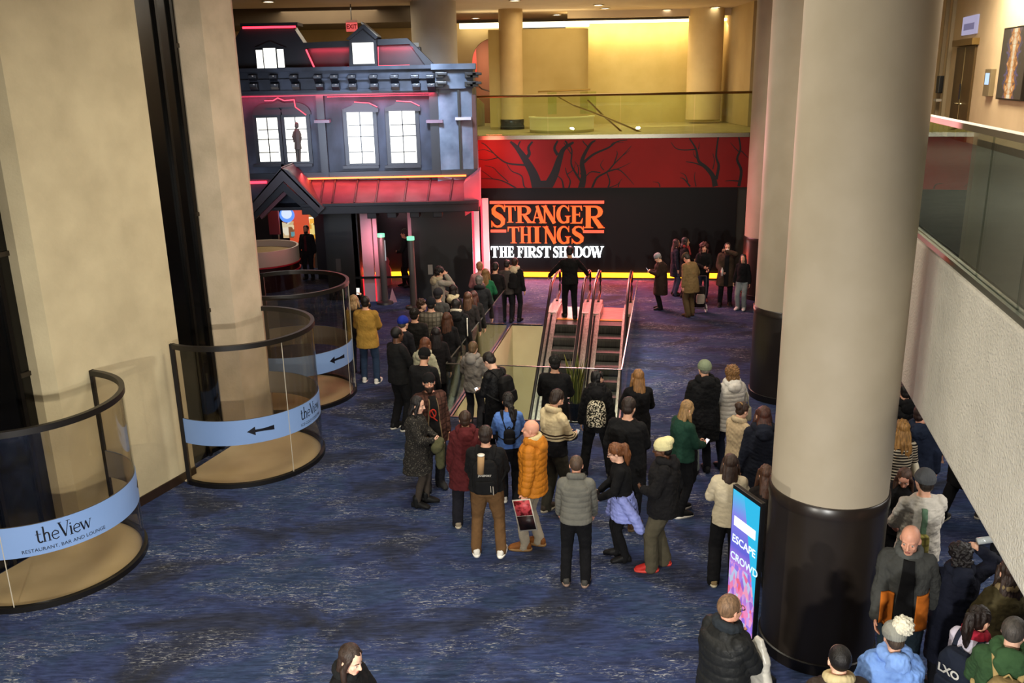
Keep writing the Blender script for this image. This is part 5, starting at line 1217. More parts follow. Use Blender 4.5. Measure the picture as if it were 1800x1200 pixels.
    # ---- hair
    if hair and hair[0] != 'bald':
        kind, hc_ = hair[0], hair[1]; e = G(); amp = .004; st2 = True
        if kind == 'buzz': e.ell(Hh((0, -.022, .036)), (.0785, .093, .0945), Rk, 18, 12); amp = .0008
        else:
            e.ell(Hh((0, -.024, .046)), (.083, .092, .09), Rk, 18, 12)
            if kind in ('short', 'quiff'): e.ell(Hh((0, -.052, -.005)), (.070, .06, .07), Rk)
            if kind == 'quiff': e.ell(Hh((.01, .03, .10)), (.06, .05, .035), Rk); amp = .007
            if kind == 'mop': e.ell(Hh((0, -.012, .06)), (.094, .104, .088), Rk); e.ell(Hh((0, -.05, .0)), (.084, .065, .08), Rk); amp = .011; st2 = False
            if kind in ('long', 'longer', 'curly', 'bob', 'wavy'):
                ln = {'long': .34, 'longer': .46, 'curly': .36, 'bob': .20, 'wavy': .40}[kind]; wd_ = {'curly': .125, 'wavy': .108}.get(kind, .092)
                up = Rc if stoop else Rt; dn = up @ Vector((0, -.035, -1)); back = lambda q, wx, wy, off: (hc + Rh @ Vector((0, -.05, .02)) + dn * q + up @ Vector((0, off, 0)), up @ Vector((wx, 0, 0)), up @ Vector((0, wy, 0)))
                e.loft([back(0, .083, .062, 0), back(.07, wd_, .066, -.01), back(ln * .45, wd_ * 1.05, .055, -.035), back(ln * .8, wd_ * 1.08, .042, -.055), back(ln, wd_ * .8, .022, -.055)], 18)
                for sd in (1, -1):
                    a0 = Hh((sd * .068, .022, .05)); a1 = Hh((sd * .083, .005, -.05)); a2 = a1 + dn * ln * .42 + Rh @ Vector((sd * .02, .02 if hair[0] != 'bob' else .0, 0))
                    e.cap(a0, .022, a1, .03); e.cap(a1, .031, a2, .02)
                if kind in ('curly', 'wavy'): amp = .015 if kind == 'curly' else .009
                if kind == 'curly': e.ell(Hh((0, -.035, .05)), (.125, .12, .105), Rk); st2 = False
            if kind == 'shortcurly': e.ell(Hh((0, -.025, .04)), (.105, .11, .10), Rk); e.ell(Hh((0, -.06, -.05)), (.10, .07, .07), Rk); amp = .013; st2 = False
            if kind == 'ponytail':
                e.ell(Hh((0, -.05, .0)), (.070, .055, .07), Rk); a0 = Hh((0, -.105, .075)); a1 = a0 + Rh @ Vector((0, -.05, -.02)); a2 = a1 + Vector((0, -.03, -.13)); a3 = a2 + Vector((.01, .0, -.17))
                e.cap(a0, .026, a1, .036); e.cap(a1, .036, a2, .05); e.cap(a2, .05, a3, .02); amp = .009
            if kind == 'bun': e.ell(Hh((0, -.05, -.0)), (.070, .055, .07), Rk); e.ell(Hh((0, -.105, .06)), (.055, .05, .055), Rk); amp = .005
            if kind == 'lowtail': e.ell(Hh((0, -.05, .0)), (.078, .06, .075), Rk); a1 = Hh((.03, -.09, -.06)); e.cap(a1, .045, a1 + Vector((.03, -.035, -.18)), .05); e.cap(a1 + Vector((.03, -.035, -.18)), .05, a1 + Vector((.035, -.05, -.34)), .02); amp = .008
        me = remesh(sc(e), V * .9, 2)
        a = coords(me); n = normals(me)
        if amp > .001:
            q = a * np.array([1, 1, .16 if st2 else .8]) / s; setco(me, a + n * (amp * s * snoise(q, 60 if st2 else 62, seed, 6))[:, None])
        part(me, 'hair', hairmat(hc_), t)
        if len(hair) > 2 and hair[2] == 'clip':
            e = G(); p = Hh((.0, -.11, .075)); 
            for sd in (1, -1): e.tube([(p + Rh @ Vector((sd * .012 + .055 * math.cos(a), -.0, .03 * math.sin(a) + sd * .012))) * s for a in np.linspace(0, PI * 1.1, 9)], .009 * s, 7)
            part(e.mesh('hair_clip'), 'hair_clip', fabric('#9A7A52', 0, kind='leopard'), t)
    # ---- headwear
    if hat:
        kind, hcl = hat[0], hat[1]; e = G()
        if kind in ('beanie', 'pompom', 'slouch'):
            e.ell(Hh((0, -.016, .058)), (.089, .105, .088), Rk, 20, 12)
            e.loft([(Hh((0, -.014, .015)), Rk @ Vector((.088, 0, 0)), Rk @ Vector((0, .103, 0))), (Hh((0, -.014, .065)), Rk @ Vector((.094, 0, 0)), Rk @ Vector((0, .109, 0)))], 22)
            if kind == 'slouch': e.ell(Hh((0, -.07, .105)), (.07, .075, .055), Rk)
            me = remesh(sc(e), V * .9, 2); a = coords(me); n = normals(me); ang = np.arctan2(a[:, 0], a[:, 1] - hc.y * s)
            setco(me, a + n * (.0022 * np.sin(ang * 34))[:, None]); ho = part(me, 'beanie', fabric(hcl, .4, 120), t)
            if kind == 'pompom':
                e = G(); e.ell(Hh((.045, -.07, .135)), (.08, .08, .078), Rk, 20, 14); me = remesh(sc(e), V * .7, 1); a = coords(me); n = normals(me); setco(me, a + n * (.011 * snoise(a, 95, seed, 5))[:, None]); part(me, 'pompom', fabric(hat[2], .8, 160, rough=1), ho)
        elif kind in ('cap', 'backcap'):
            e.ell(Hh((0, -.014, .05)), (.086, .102, .088), Rk, 20, 12); f = 1 if kind == 'cap' else -1
            e.loft([(Hh((0, -.014, .03)), Rk @ Vector((.086, 0, 0)), Rk @ Vector((0, .102, 0))), (Hh((0, -.014, .06)), Rk @ Vector((.088, 0, 0)), Rk @ Vector((0, .104, 0)))], 22)
            b0 = G(); b0.ell(Hh((0, f * .105, .035)), (.078, .085, .010), Rk @ Rx(-.22 * f), 18, 6)
            me = remesh(sc(e), V * .9, 2); ho = part(me, 'cap', fabric(hcl, .2), t); part(remesh(sc(b0), V * .6, 1), 'brim', fabric(hat[2] if len(hat) > 2 else hcl, .2), ho)
        elif kind == 'flatcap':
            e.ell(Hh((0, .0, .075)), (.095, .125, .055), Rk @ Rx(-.25), 18, 10); e.ell(Hh((0, .085, .045)), (.07, .06, .012), Rk @ Rx(-.3)); part(remesh(sc(e), V * .9, 2), 'flat_cap', fabric(hcl), t)
    # ---- trousers
    fit = 1.0
    if legs:
        col, wd2 = legs[0], legs[1] if len(legs) > 1 else .018; m = fabric(col, .3, kind=legs[2] if len(legs) > 2 else None); e = G()
        e.loft([(T((0, -.006, z)) if z > .93 else Vector((0, -.006, z)), Vector((a * w, 0, 0)), Vector((0, b * w, 0))) for z, a, b in ((.86, .155, .115), (.94, .17, .125), (1.02, .158, .12), (1.06, .15, .115))], 20)
        for sd in (1, -1):
            hp_, kn, an = F[sd]; e.cap(hp_ + Vector((0, -.005, -.03)), (.082 + wd2 * .8) * min(w, 1.2), kn, .055 + wd2); e.cap(kn, .055 + wd2, an + Vector((0, -.012, .02)), .044 + wd2 * 1.05)
            e.cap(an + Vector((0, -.012, .02)), .044 + wd2 * 1.0, an + Vector((0, .004, -.042)), .045 + wd2 * 1.0)
        me = remesh(sc(e), V * 1.35, 3); wrinkle(me, .006, seed + 3); part(me, 'trousers', m, t)
    if skin_legs:
        e = G()
        for sd in (1, -1):
            hp_, kn, an = F[sd]; e.cap(hp_, .085, kn, .058); c1 = kn + (an - kn) * .35 + Vector((0, -.014, 0)); e.cap(kn, .056, c1, .06); e.cap(c1, .058, an, .042)
        part(remesh(sc(e), V, 3), 'tights', fabric(skin_legs, .1, 120), t)
    # ---- shoes
    for sd in (1, -1):
        an = F[sd][2]; e = G(); yaw = Rz(-sd * .16); b0 = Vector((an.x, an.y, 0))
        rr = [(-.095, .030, .034, .038), (-.07, .043, .055, .057), (0, .045, .062, .064), (.06, .051, .050, .052), (.12, .055, .038, .04), (.175, .045, .027, .029), (.20, .026, .016, .020)]
        e.loft([(b0 + yaw @ Vector((0, y, zc_ + .008)), yaw @ Vector((x, 0, 0)), Vector((0, 0, zr))) for y, x, zr, zc_ in rr], 14, 2.4)
        if not (shoes or '').endswith('!'): e.cap(an + Vector((0, -.01, -.03)), .05, an + Vector((0, -.012, .03)), .047)
        so = part(remesh(sc(e), V * 1.05, 2), 'shoe', fabric((shoes or '#1A1A1C').rstrip('!'), .15, rough=.6), t)
        if sole:
            e = G(); e.loft([(b0 + yaw @ Vector((0, -.01, z)), Vector((0, 0, 0)) + yaw @ Vector((.0, .0, 0)) + yaw @ Vector((x, 0, 0)), yaw @ Vector((0, y, 0))) for z, x, y in ((.001, .044, .085), (.022, .046, .09))], 16, 2.6)
            e2 = G(); e2.loft([(b0 + yaw @ Vector((0, .05, z)), yaw @ Vector((x, 0, 0)), yaw @ Vector((0, y, 0))) for z, x, y in ((.001, .056, .155), (.032, .058, .158))], 20, 2.4)
            part(sc(e2).mesh('sole'), 'sole', fabric(sole, .0, rough=.6), so)
    # ---- upper garment
    bvh = None
    if top:
        d = dict(kind=None, hem=.86, fit=.026, flare=0, quilt=0, amp=.007, sleeve=None, pat=None, rough=.92, nm='jacket', cuff=0.0); d.update(top); fi = d['fit']; m = fabric(d['col'], .35, kind=d['pat'], rough=d['rough']); e = G()
        base_r = [(.70, .158, .12), (.80, .160, .12), (.90, .158, .115), (.98, .150, .112), (1.08, .130 if fem else .142, .102), (1.2, .140, .112), (1.32, .152 if not fem else .140, .115), (1.385, .146 if not fem else .134, .10), (1.435, .112, .08), (1.485, .066, .062)]
        hem = d['hem']; rs = []
        lo_ = [(hem, .160 + d['flare'], .12 + d['flare'])] + [r for r in base_r if r[0] > hem + .03]
        for z, a, b in lo_:
            k = min(1, max(0, (1.5 - z) / .09)); fz = fi * (.35 + .65 * k)
            fl_ = d['flare'] * max(0, min(1, (1.05 - z) / max(.05, 1.05 - hem)))
            c = T((0, -.006, z)) if z > .94 else Vector((0, -.006 - 0, z)) + (T((0, 0, .94)) - Vector((0, 0, .94)))
            Q = (Rc if (stoop and z > 1.22) else Rt) if z > .94 else Matrix.Identity(3)
            ww = w if z < 1.4 else (1 + (w - 1) * .4)
            rs.append((c, Q @ Vector(((a + fz) * ww + (fl_ if z != hem else 0), 0, 0)), Q @ Vector((0, (b + fz) * ww + (fl_ if z != hem else 0), 0))))
        e.loft(rs, 26, 2.25)
        bones = []
        for sd in (1, -1):
            sh, el, wr = J[sd]; dd = (wr - el).normalized(); we = wr - dd * (.012 + d['cuff'])
            e.cap(sh + (Rc if stoop else Rt) @ Vector((-sd * .05, 0, .018)), .050 + fi * .5, sh, (.053 + fi * .62) * min(w, 1.12)); e.cap(sh, (.053 + fi * .62) * min(w, 1.12), el, .045 + fi * .72); e.cap(el, .045 + fi * .72, we, .034 + fi * .62)
            bones += [(sh * s, el * s, (.075 + fi) * s), (el * s, we * s, (.065 + fi) * s)]
        if d.get('turtle'): e.cap(T((0, -.012, 1.45)), .075, T((0, -.002, 1.50)), .066)
        me = remesh(sc(e), V, 4)
        if d['quilt']: quilt(me, bones, d['quilt'] * s, d['amp'] * 1.6, seed)
        else: wrinkle(me, d['amp'], seed)
        bvh = BVHTree.FromPolygons([v.co.copy() for v in me.vertices], [tuple(p.vertices) for p in me.polygons])
        go = part(me, d['nm'], m, t)
        def patch(us, vs, col, nm, pat=None, depth=.004, fromback=False, taper=False, parent=None, mat_=None, shape=None):
            # panel wrapped on the garment: us offsets across, vs heights (standing), projected from the front
            us = np.linspace(us[0], us[-1], 10); vs = np.linspace(vs[0], vs[-1], 26); P = []; sgn = -1 if fromback else 1
            for v in vs:
                row = []
                tp = 1 - .5 * max(0, (v - vs[0]) / (vs[-1] - vs[0])) if taper else 1
                for u in us * tp:
                    p = T((u, 0, v)) if v > .94 else Vector((u, 0, v)); Q = Rt
                    o = (p + Q @ Vector((0, sgn * .6, 0))) * s; dr = Q @ Vector((0, -sgn, 0)); hit = bvh.ray_cast(o, dr)
                    q = hit[0] if hit[0] is not None else p * s
                    row.append(q - dr * depth)
                P.append(row)
            nU, nV = len(P[0]), len(P); q = [p for r in P for p in r]; dr = Rt @ Vector((0, -sgn, 0)); k = len(q); q2 = [p + dr * (depth - .03) for p in q]
            fs = [(i * nU + j, i * nU + j + 1, (i + 1) * nU + j + 1, (i + 1) * nU + j) for i in range(nV - 1) for j in range(nU - 1)]
            bd = [j for j in range(nU)] + [i * nU + nU - 1 for i in range(1, nV)] + [(nV - 1) * nU + j for j in range(nU - 2, -1, -1)] + [i * nU for i in range(nV - 2, 0, -1)]
            fs2 = [tuple(x + k for x in f[::-1]) for f in fs] + [(bd[i], bd[(i + 1) % len(bd)], bd[(i + 1) % len(bd)] + k, bd[i] + k) for i in range(len(bd))]
            gg = G(); gg.add(q + q2, fs + fs2); return part(gg.mesh(nm), nm, mat_ or fabric(col, .25, kind=pat), parent or go)
        t['_'] = 0; del t['_']
        if panel: 
            for pn in panel: patch(**pn)
        if hood or collar:
            e = G(); col = hood or collar
            up = Rc if stoop else Rt
            if hood:
                for an in np.linspace(-.35, 1.35, 12) * PI:
                    e.ell(nb + up @ Vector((.098 * math.cos(an + PI * 0), -.012 - .078 * math.sin(an), .022 - .035 * max(0, math.sin(an)))), (.054, .054, .052))
                e.ell(nb + up @ Vector((0, -.13, -.05)), (.118, .06, .095), up); e.ell(nb + up @ Vector((0, -.105, .02)), (.105, .052, .06), up)
                me = remesh(sc(e), V, 4); wrinkle(me, .009 if not d['quilt'] else .008, seed + 5); hd = part(me, 'hood', fabric(col), t)
            if collar:
                e = G(); up = (Rc if stoop else Rt); hz = .028 if hood else 0
                for an in np.linspace(0, 2 * PI, 18)[:-1]:
                    e.ell(nb + up @ Vector((.088 * math.cos(an), -.006 - .084 * math.sin(an), .012 + hz + .03 * math.sin(an))), (.034, .034, .046))
                me = remesh(sc(e), V, 3); wrinkle(me, .004, seed + 5); part(me, 'collar', fabric(collar), t)
    if scarf:
        e = G()
        for an in np.linspace(0, 2 * PI, 16)[:-1]: e.ell(nb + Rt @ Vector((.088 * math.cos(an), .01 + .082 * math.sin(an), .02 - .02 * math.sin(an))), (.043, .043, .05))
        e.cap(nb + Rt @ Vector((.03, .10, -.02)), .04, nb + Rt @ Vector((.04, .15, -.2)), .045)
        me = remesh(sc(e), V, 3); wrinkle(me, .008, seed + 8); part(me, 'scarf', fabric(scarf), t)
    info = dict(root=t, s=s, T=lambda p: T(p) * s, J={k: tuple(p * s for p in v) for k, v in J.items()}, Rt=Rt, Rc=Rc if stoop else Rt, Hh=lambda p: Hh(p) * s, face=RD(face), V=V, hc=hc * s, Rh=Rh, F=F, bvh=bvh)
    def world(p): return root + Rz(RD(face)) @ Vector(p)
    info['w'] = world
    return info
# ---- things carried
def carried(name, label, cat, me_list, I, origin, group=None):
    o = I['w'](origin); t = thing(name, label, cat, o, I['face'], group)
    for nm, me, m, *rest in me_list:
        a = coords(me); setco(me, a - np.array(origin)); ob = part(me, nm, m, t)
        if rest: pass
    return t
def backpack(I, label, col, pat=None, size=(.15, .075, .21), z=1.2, pocket=True, pcol=None, strapc=None, off=-.205, rough=.9, extra=None):
    s = I['s']; T = I['T']; R_ = I['Rc']; c = T((0, 0, z)); V = I['V']
    Q = lambda p: c + R_ @ (Vector(p) * s)
    L = []; g = G(); bx, by, bz = size
    g.loft([(Q((0, off, zz)), R_ @ Vector((ax * s, 0, 0)), R_ @ Vector((0, ay * s, 0))) for zz, ax, ay in ((-bz, bx * .85, by * .8), (-bz * .85, bx, by), (0, bx, by), (bz * .6, bx * .95, by * .9), (bz * .9, bx * .7, by * .7), (bz, bx * .45, by * .45))], 22, 3)
    me = remesh(g, V, 3); wrinkle(me, .004, 5); L.append(('pack', me, fabric(col, .3, kind=pat, rough=rough)))
    if pocket:
        g = G(); g.loft([(Q((0, off - by * .8, zz)), R_ @ Vector((ax * s, 0, 0)), R_ @ Vector((0, .055 * s, 0))) for zz, ax in ((-bz * .85, bx * .7), (-bz * .7, bx * .82), (-bz * .25, bx * .82), (-bz * .1, bx * .7))], 18, 3); me = remesh(g, V, 3); L.append(('front_pocket', me, fabric(pcol or col, .3, kind=pat, rough=rough)))
    for sd in (1, -1):
        g = G(); pts = [Q((sd * bx * .5, off + .05, bz * .8)), T((sd * .105, -.10, 1.455)), T((sd * .105, -.0, 1.498)), T((sd * .115, .095, 1.44)), T((sd * .13, .15, 1.33)), T((sd * .165, .12, 1.2)), T((sd * .19, .0, 1.12)), Q((sd * bx * .85, off + .06, -bz * .7))]
        P = [Vector(p) for p in pts]
        if I['bvh']:
            for i in range(1, 7):
                n = I['bvh'].find_nearest(P[i])
                if n[0] is not None: 
                    P[i] = n[0] + n[1] * .008
        sm = []
        for i in range(len(P) - 1):
            p0, p1, p2, p3 = P[max(i - 1, 0)], P[i], P[i + 1], P[min(i + 2, len(P) - 1)]
            for k in range(5): u = k / 5; sm.append(.5 * ((2 * p1) + (p2 - p0) * u + (2 * p0 - 5 * p1 + 4 * p2 - p3) * u * u + (3 * p1 - p0 - 3 * p2 + p3) * u ** 3))
        sm.append(P[-1]); g.tube(sm, .020 * s, 8, flat=(1.3, .6)); me = g.mesh('strap'); L.append(('shoulder_strap', me, fabric(strapc or col, .3)))
    if extra: L += extra(Q, R_, s, off, V)
    g = G(); g.tube([Q((-.03, off + .02, bz)), Q((0, off + .02, bz + .035)), Q((.03, off + .02, bz))], .008 * s, 6); L.append(('grab_loop', g.mesh('loop'), fabric(strapc or col, .3)))
    return carried('backpack', label, 'backpack', L, I, Q((0, off, -bz)))
def phone(I, sd, label, lit='#E8EEF6', strength=1.6, tilt=.9, size=(.037, .076, .004), nm='smartphone', cat='phone'):
    sh, el, wr = I['J'][sd]; d = (wr - el).normalized(); c = wr + d * .10 * I['s'] + Vector((-sd * .012, .0, .018))
    R_ = I['Rt'] @ Rx(tilt); g = G(); X = Vector((size[0], 0, 0)); 
    g.add([c + R_ @ Vector((x, y, z)) for x in (-size[0], size[0]) for y in (-size[1], size[1]) for z in (-size[2], size[2])], [(0, 1, 3, 2), (4, 6, 7, 5), (0, 4, 5, 1), (2, 3, 7, 6), (0, 2, 6, 4), (1, 5, 7, 3)])
    L = [('case', g.mesh('case'), pl('#101114', .3))]
    g = G(); k = .92; g.add([c + R_ @ Vector((x * k, y * k, size[2] + .0012)) for x, y in ((-size[0], -size[1]), (size[0], -size[1]), (size[0], size[1]), (-size[0], size[1]))], [(0, 1, 2, 3)]); L.append(('screen', g.mesh('screen'), emi(lit, strength, 'phone_screen')))
    return carried(nm, label, cat, L, I, c)
def blob(I, parts, name, label, cat, origin, group=None):
    return carried(name, label, cat, parts, I, origin, group)
# ================================================================== PEOPLE
P = person
def J_(col, **k): return dict(col=col, **k)
# ---- far zone
P(537, 396, 1.68, 172, 'person in black suit and dark cap standing in the house entrance', 'm', 1.1, R='walkf', L='down', top=J_('#0D0C0D', hem=.80, nm='suit_jacket'), legs=('#0B0B0C',), hair=('short', '#15100E'), beard='#1A1310', panel=[dict(us=np.linspace(-.035, .035, 4), vs=np.linspace(.95, 1.44, 7), col='#3E0F14', nm='shirt_front')], stance=((.12, 0), (-.12, .05)))
P(711, 403, 1.72, 88, 'person in long black coat with bushy hair, side view in the red-lit passage', 'm', R='down', L='front', top=J_('#0C0B0C', hem=.62), legs=('#0B0A0B',), hair=('mop', '#2A1714'), stance=((.09, .12), (-.09, -.08)))
m4 = P(641, 520, 1.80, -4, 'person in tan jacket and jeans, back turned, beside the far curved screen', 'l', 1.1, R='hold', L='front', top=J_('#9A7734', hem=.74, fit=.034, flare=.01, amp=.01), legs=('#25344A', .022), shoes='#CFCBC2', sole='#E6E2D8', hair=('short', '#17110E'), stance=((.15, -.03), (-.12, .05)), hyaw=8)
w4 = P(621, 518, 1.68, -6, 'blonde person raising a phone, half hidden behind the tan jacket', 'l', fem=True, R='up', L='down', top=J_('#1B1917', hem=.8), legs=('#1C2433',), shoes='#2A2A2C', hair=('bob', '#B8976A'))
phone(w4, 1, 'lit phone held up beside the head of the person in tan jacket', '#F4F0E8', 1.2, 1.5)
# ---- the queue beside the escalator well, from the back
P(843, 460, 1.70, 6, 'short-haired blond person in pink jacket at the back of the queue', 'r', top=J_('#B37F80', hem=.8), legs=('#1A1A20',), hair=('short', '#A87550'), R='front', L='front')
P(876, 461, 1.72, -12, 'dark-haired person in black coat with bowed head at the queue end', 'l', top=J_('#141113', hem=.7), legs=('#121214',), hair=('short', '#17110F'), hpitch=15, R='phonelow', L='front')
P(891, 457, 1.58, -8, 'person in charcoal jacket with thick dark hair near the white sign lettering', 'l', top=J_('#413D3B', hem=.82, pat='band:1.36=#4A4643'), legs=('#15151A',), hair=('quiff', '#1F1714'), hpitch=12, R='phonelow', L='front')
k23 = P(905, 453, 1.62, -20, 'person with cream hood and black backpack at the far right of the queue', 'l', top=J_('#131214', hem=.8), legs=('#121216',), hair=('short', '#33241B'), hood='#B9AD92')
backpack(k23, 'black backpack of the cream-hooded person at the queue end', '#111113', size=(.14, .08, .21), z=1.16)
P(853, 472, 1.66, -10, 'long-haired blonde person in green sweater in the far queue', 'l', fem=True, top=J_('#1B5C3C', hem=.86, nm='sweater'), legs=('#17171B',), hair=('long', '#8E6A40'), R='front', L='front')
P(871, 484, 1.80, -6, 'grey-haired person in black coat beside the far well railing', 'l', top=J_('#111113', hem=.6), legs=('#111113',), hair=('short', '#5E5852'), collar='#131315', R='front', L='pocket')
P(848, 497, 1.58, 2, 'dark long-haired person in black directly behind the green sweater', 'l', fem=True, top=J_('#15100F', hem=.7), legs=('#121114',), hair=('long', '#2A1613'))
P(773, 469, 1.74, -58, 'person in pale grey coat with fur collar, hand on face', 'l', fem=True, top=J_('#8E8A80', hem=.66, fit=.036), legs=('#1A1A1E',), hair=('mop', '#1C1413'), hood='#A3977E', R='face', L='front', hpitch=12)
P(770, 507, 1.78, -22, 'person in grey coat and dark knit hat in front of the fur collar', 'l', 1.1, top=J_('#3C3B39', hem=.68), legs=('#17171A',), hair=('short', '#3A3634'), hat=('beanie', '#262529'))
P(797, 500, 1.66, -28, 'very dark long-haired person wearing a cream fluffy hood', 'l', fem=True, top=J_('#191615', hem=.66), legs=('#141316',), hair=('longer', '#1E1311'), hood='#B3A585')
P(822, 513, 1.66, -6, 'person with long chestnut hair in dark coat, middle of the queue', 'l', fem=True, top=J_('#1B1716', hem=.7), legs=('#141316',), hair=('longer', '#553724'))
P(842, 511, 1.60, -4, 'person with long reddish dark hair beside the chestnut-haired person', 'l', fem=True, top=J_('#14110F', hem=.7), legs=('#131215',), hair=('long', '#45241B'))
P(740, 526, 1.60, -78, 'boy with brown fringe looking right in the middle of the queue', 'p', top=J_('#191615', hem=.7), legs=('#151418',), hair=('mop', '#402817'), feat=True)
P(757, 523, 1.80, 2, 'person in grey plaid coat and dark knit hat, seen from behind', 'l', 1.1, top=J_('#6B6457', hem=.62, pat='plaid', fit=.034), legs=('#17171A',), hair=('short', '#17130F'), hat=('beanie', '#15171C'))
P(800, 533, 1.60, -8, 'person with long very dark hair behind the white-striped jacket', 'l', fem=True, top=J_('#191413', hem=.7), legs=('#151418',), hair=('longer', '#33201A'))
P(829, 526, 1.80, -4, 'person in black hooded jacket with white sleeve stripe, back turned', 'l', 1.1, top=J_('#0F0F10', hem=.74, fit=.034), legs=('#101012',), hair=('short', '#15110F'), hood='#131314', collar='#B5AC98', panel=[dict(us=np.linspace(.205, .222, 3), vs=np.linspace(1.05, 1.40, 8), col='#D9D4C8', nm='white_stripe', fromback=True)])
P(728, 541, 1.80, -14, 'broad person in black coat and black brimmed cap, back turned', 'l', 1.15, top=J_('#131211', hem=.66, fit=.034), legs=('#121214',), hair=('short', '#17120F'), hat=('cap', '#17130F'))
P(708, 556, 1.74, -34, 'person in bright blue knit hat and dark coat', 'p', top=J_('#1A1A1F', hem=.68), legs=('#15151A',), hair=('short', '#4A4744'), hat=('beanie', '#1B2E8E'), glasses=True)
P(785, 549, 1.67, -4, 'person with long auburn hair in black coat, left of the well railing', 'l', fem=True, top=J_('#121113', hem=.66), legs=('#131215',), hair=('long', '#54311E'), L='pocket')
p12 = P(697, 574, 1.86, -48, 'tall dark-skinned person in black jacket, second from the left edge of the queue', 'd', 1.08, top=J_('#131314', hem=.82, fit=.03, rough=.6), legs=('#101012', .024), shoes='#141416', sole='#B9B5AA', hair=('buzz', '#0E0B0A'), R='phone', L='front', stance=((.12, .0), (-.1, -.06)), panel=None)
P(797, 576, 1.66, 8, 'person with very dark hair and brown bag beside the near well corner', 'l', fem=True, top=J_('#131113', hem=.66), legs=('#19161A',), hair=('long', '#171011'))
p25 = P(748, 593, 1.68, -26, 'person with long auburn hair in sage green hooded coat', 'l', 1.08, fem=True, top=J_('#9A9880', hem=.64, fit=.04, amp=.012), legs=('#151518',), hair=('bob', '#6B3E25'), hood='#A09E88', R='pocket', L='phone', stoop=10)
g_ = G(); sgx = p25['s']
pts = [p25['T']((.10, -.155, 1.42)), p25['T']((.185, -.15, 1.25)), p25['T']((.215, -.14, 1.05))]
g_.tube(pts, .013, 6); g2_ = G(); g2_.ell(p25['T']((.235, -.13, .93)), (.045, .10, .085))
carried('shoulder_bag', 'black chain-strap shoulder bag on the sage green coat', 'bag', [('chain_strap', g_.mesh('s'), pl('#17120F', .3)), ('pouch', g2_.mesh('b'), fabric('#121113', .2, rough=.5))], p25, p25['T']((.235, -.13, .85)))
p26 = P(747, 612, 1.78, -16, 'person in black knit hat and black jacket, bare neck visible', 'l', 1.12, top=J_('#101012', hem=.8, fit=.032), legs=('#111113',), hair=('buzz', '#2A211B'), hat=('beanie', '#0B0B0D'), R='phonelow', L='front', stoop=8, hpitch=12)
p27 = P(753, 656, 1.80, -158, 'bearded person with backward cap, glasses and red graphic shirt', 'r', 1.2, top=J_('#4C3129', hem=.72, pat='plaid', fit=.036, amp=.01), legs=('#17171B', .026), hair=('short', '#20160F'), hat=('backcap', '#0D0D0F'), beard='#3A2419', glasses=True, feat=True, R='pocket', L='down', hpitch=-4, hyaw=-14,
        panel=[dict(us=np.linspace(-.122, -.10, 3), vs=np.linspace(.76, 1.42, 9), col='#6E5C44', nm='jacket_lining', taper=True), dict(us=np.linspace(.10, .122, 3), vs=np.linspace(.76, 1.42, 9), col='#6E5C44', nm='jacket_lining', taper=True), dict(us=np.linspace(-.10, .10, 7), vs=np.linspace(.74, 1.45, 11), col='#0D0C0D', nm='shirt_front', taper=True)])
e = G(); vs_ = []
for k in range(13):
    a = 2 * PI * k / 12; hit = p27['bvh'].ray_cast(p27['T']((.02 + .045 * math.cos(a), .7, 1.22 + .06 * math.sin(a))), Vector((0, -1, 0))); vs_.append(hit[0] + Vector((0, .026, 0)))
e.tube(vs_, .012, 6, cap=False); e.cap(vs_[2], .01, vs_[8], .012); e.cap(vs_[9], .012, vs_[8] + Vector((-.04, .0, -.07)), .006)
part(e.mesh('red_print'), 'red_print', fabric('#A02A1C', .2), p27['root'].children[-1] if False else [c for c in p27['root'].children if c.name.startswith('jacket')][0])
p28 = P(736, 697, 1.67, -98, 'dark-haired person in short black speckled dress and sheer tights, side view', 'p', 1.12, fem=True, top=J_('#211F1D', hem=.58, flare=.05, pat='speckle', fit=.03, nm='dress', amp=.012), skin_legs='#3B342E', shoes='#0F0F10', hair=('bob', '#161011'), R='front', L='hold', feat=True, hpitch=14, stance=((.09, -.02), (-.09, .08)), extra=None)
for sd in (1, -1):
    an = p28['F'][sd][2]; e = G(); e.cap(an * p28['s'] + Vector((0, -.01, -.04)), .05, an * p28['s'] + Vector((0, -.015, .07)), .056); part(remesh(e, .012, 2), 'boot_shaft', fabric('#0F0F10', .2, rough=.6), p28['root'])
e = G(); c = (p28['J'][1][2] + p28['J'][-1][2]) / 2
for k in range(7): e.ell(c + Vector((.12 - .04 * k, .03 + .01 * (k % 2), -.02 - .02 * abs(k - 3))), (.055, .085, .075))
e.cap(c + Vector((.0, .05, -.06)), .085, c + Vector((.02, .06, -.38)), .06)
me = remesh(e, .011, 4); wrinkle(me, .014, 77)
carried('draped_coat', 'olive coat draped over the arm of the dark-haired person in the dress', 'coat', [('cloth', me, fabric('#45452F'))], p28, c + Vector((0, .05, -.4)))
p29 = P(817, 722, 1.66, 2, 'person in long maroon hooded coat, back turned, left front of the crowd', 'l', 1.2, fem=True, top=J_('#471619', hem=.62, fit=.045, flare=.02, amp=.012), legs=('#14141B', .034), shoes='#7F7462', sole='#B5AB97', hair=('short', '#3A2619'), hood='#4D191C', R='front', L='down', stance=((.12, .02), (-.16, -.04)))
p30 = P(853, 748, 1.77, -3, 'person in black jacket, khaki trousers and white trainers, wearing a black backpack', 'l', 1.22, top=J_('#0E0E10', hem=.93, fit=.034), legs=('#64492D', .024), shoes='#D5D1C8', sole='#F0ECE2', hair=('short', '#2A1D16'), stance=((.16, -.02), (-.16, .0)), R='front', L='front')
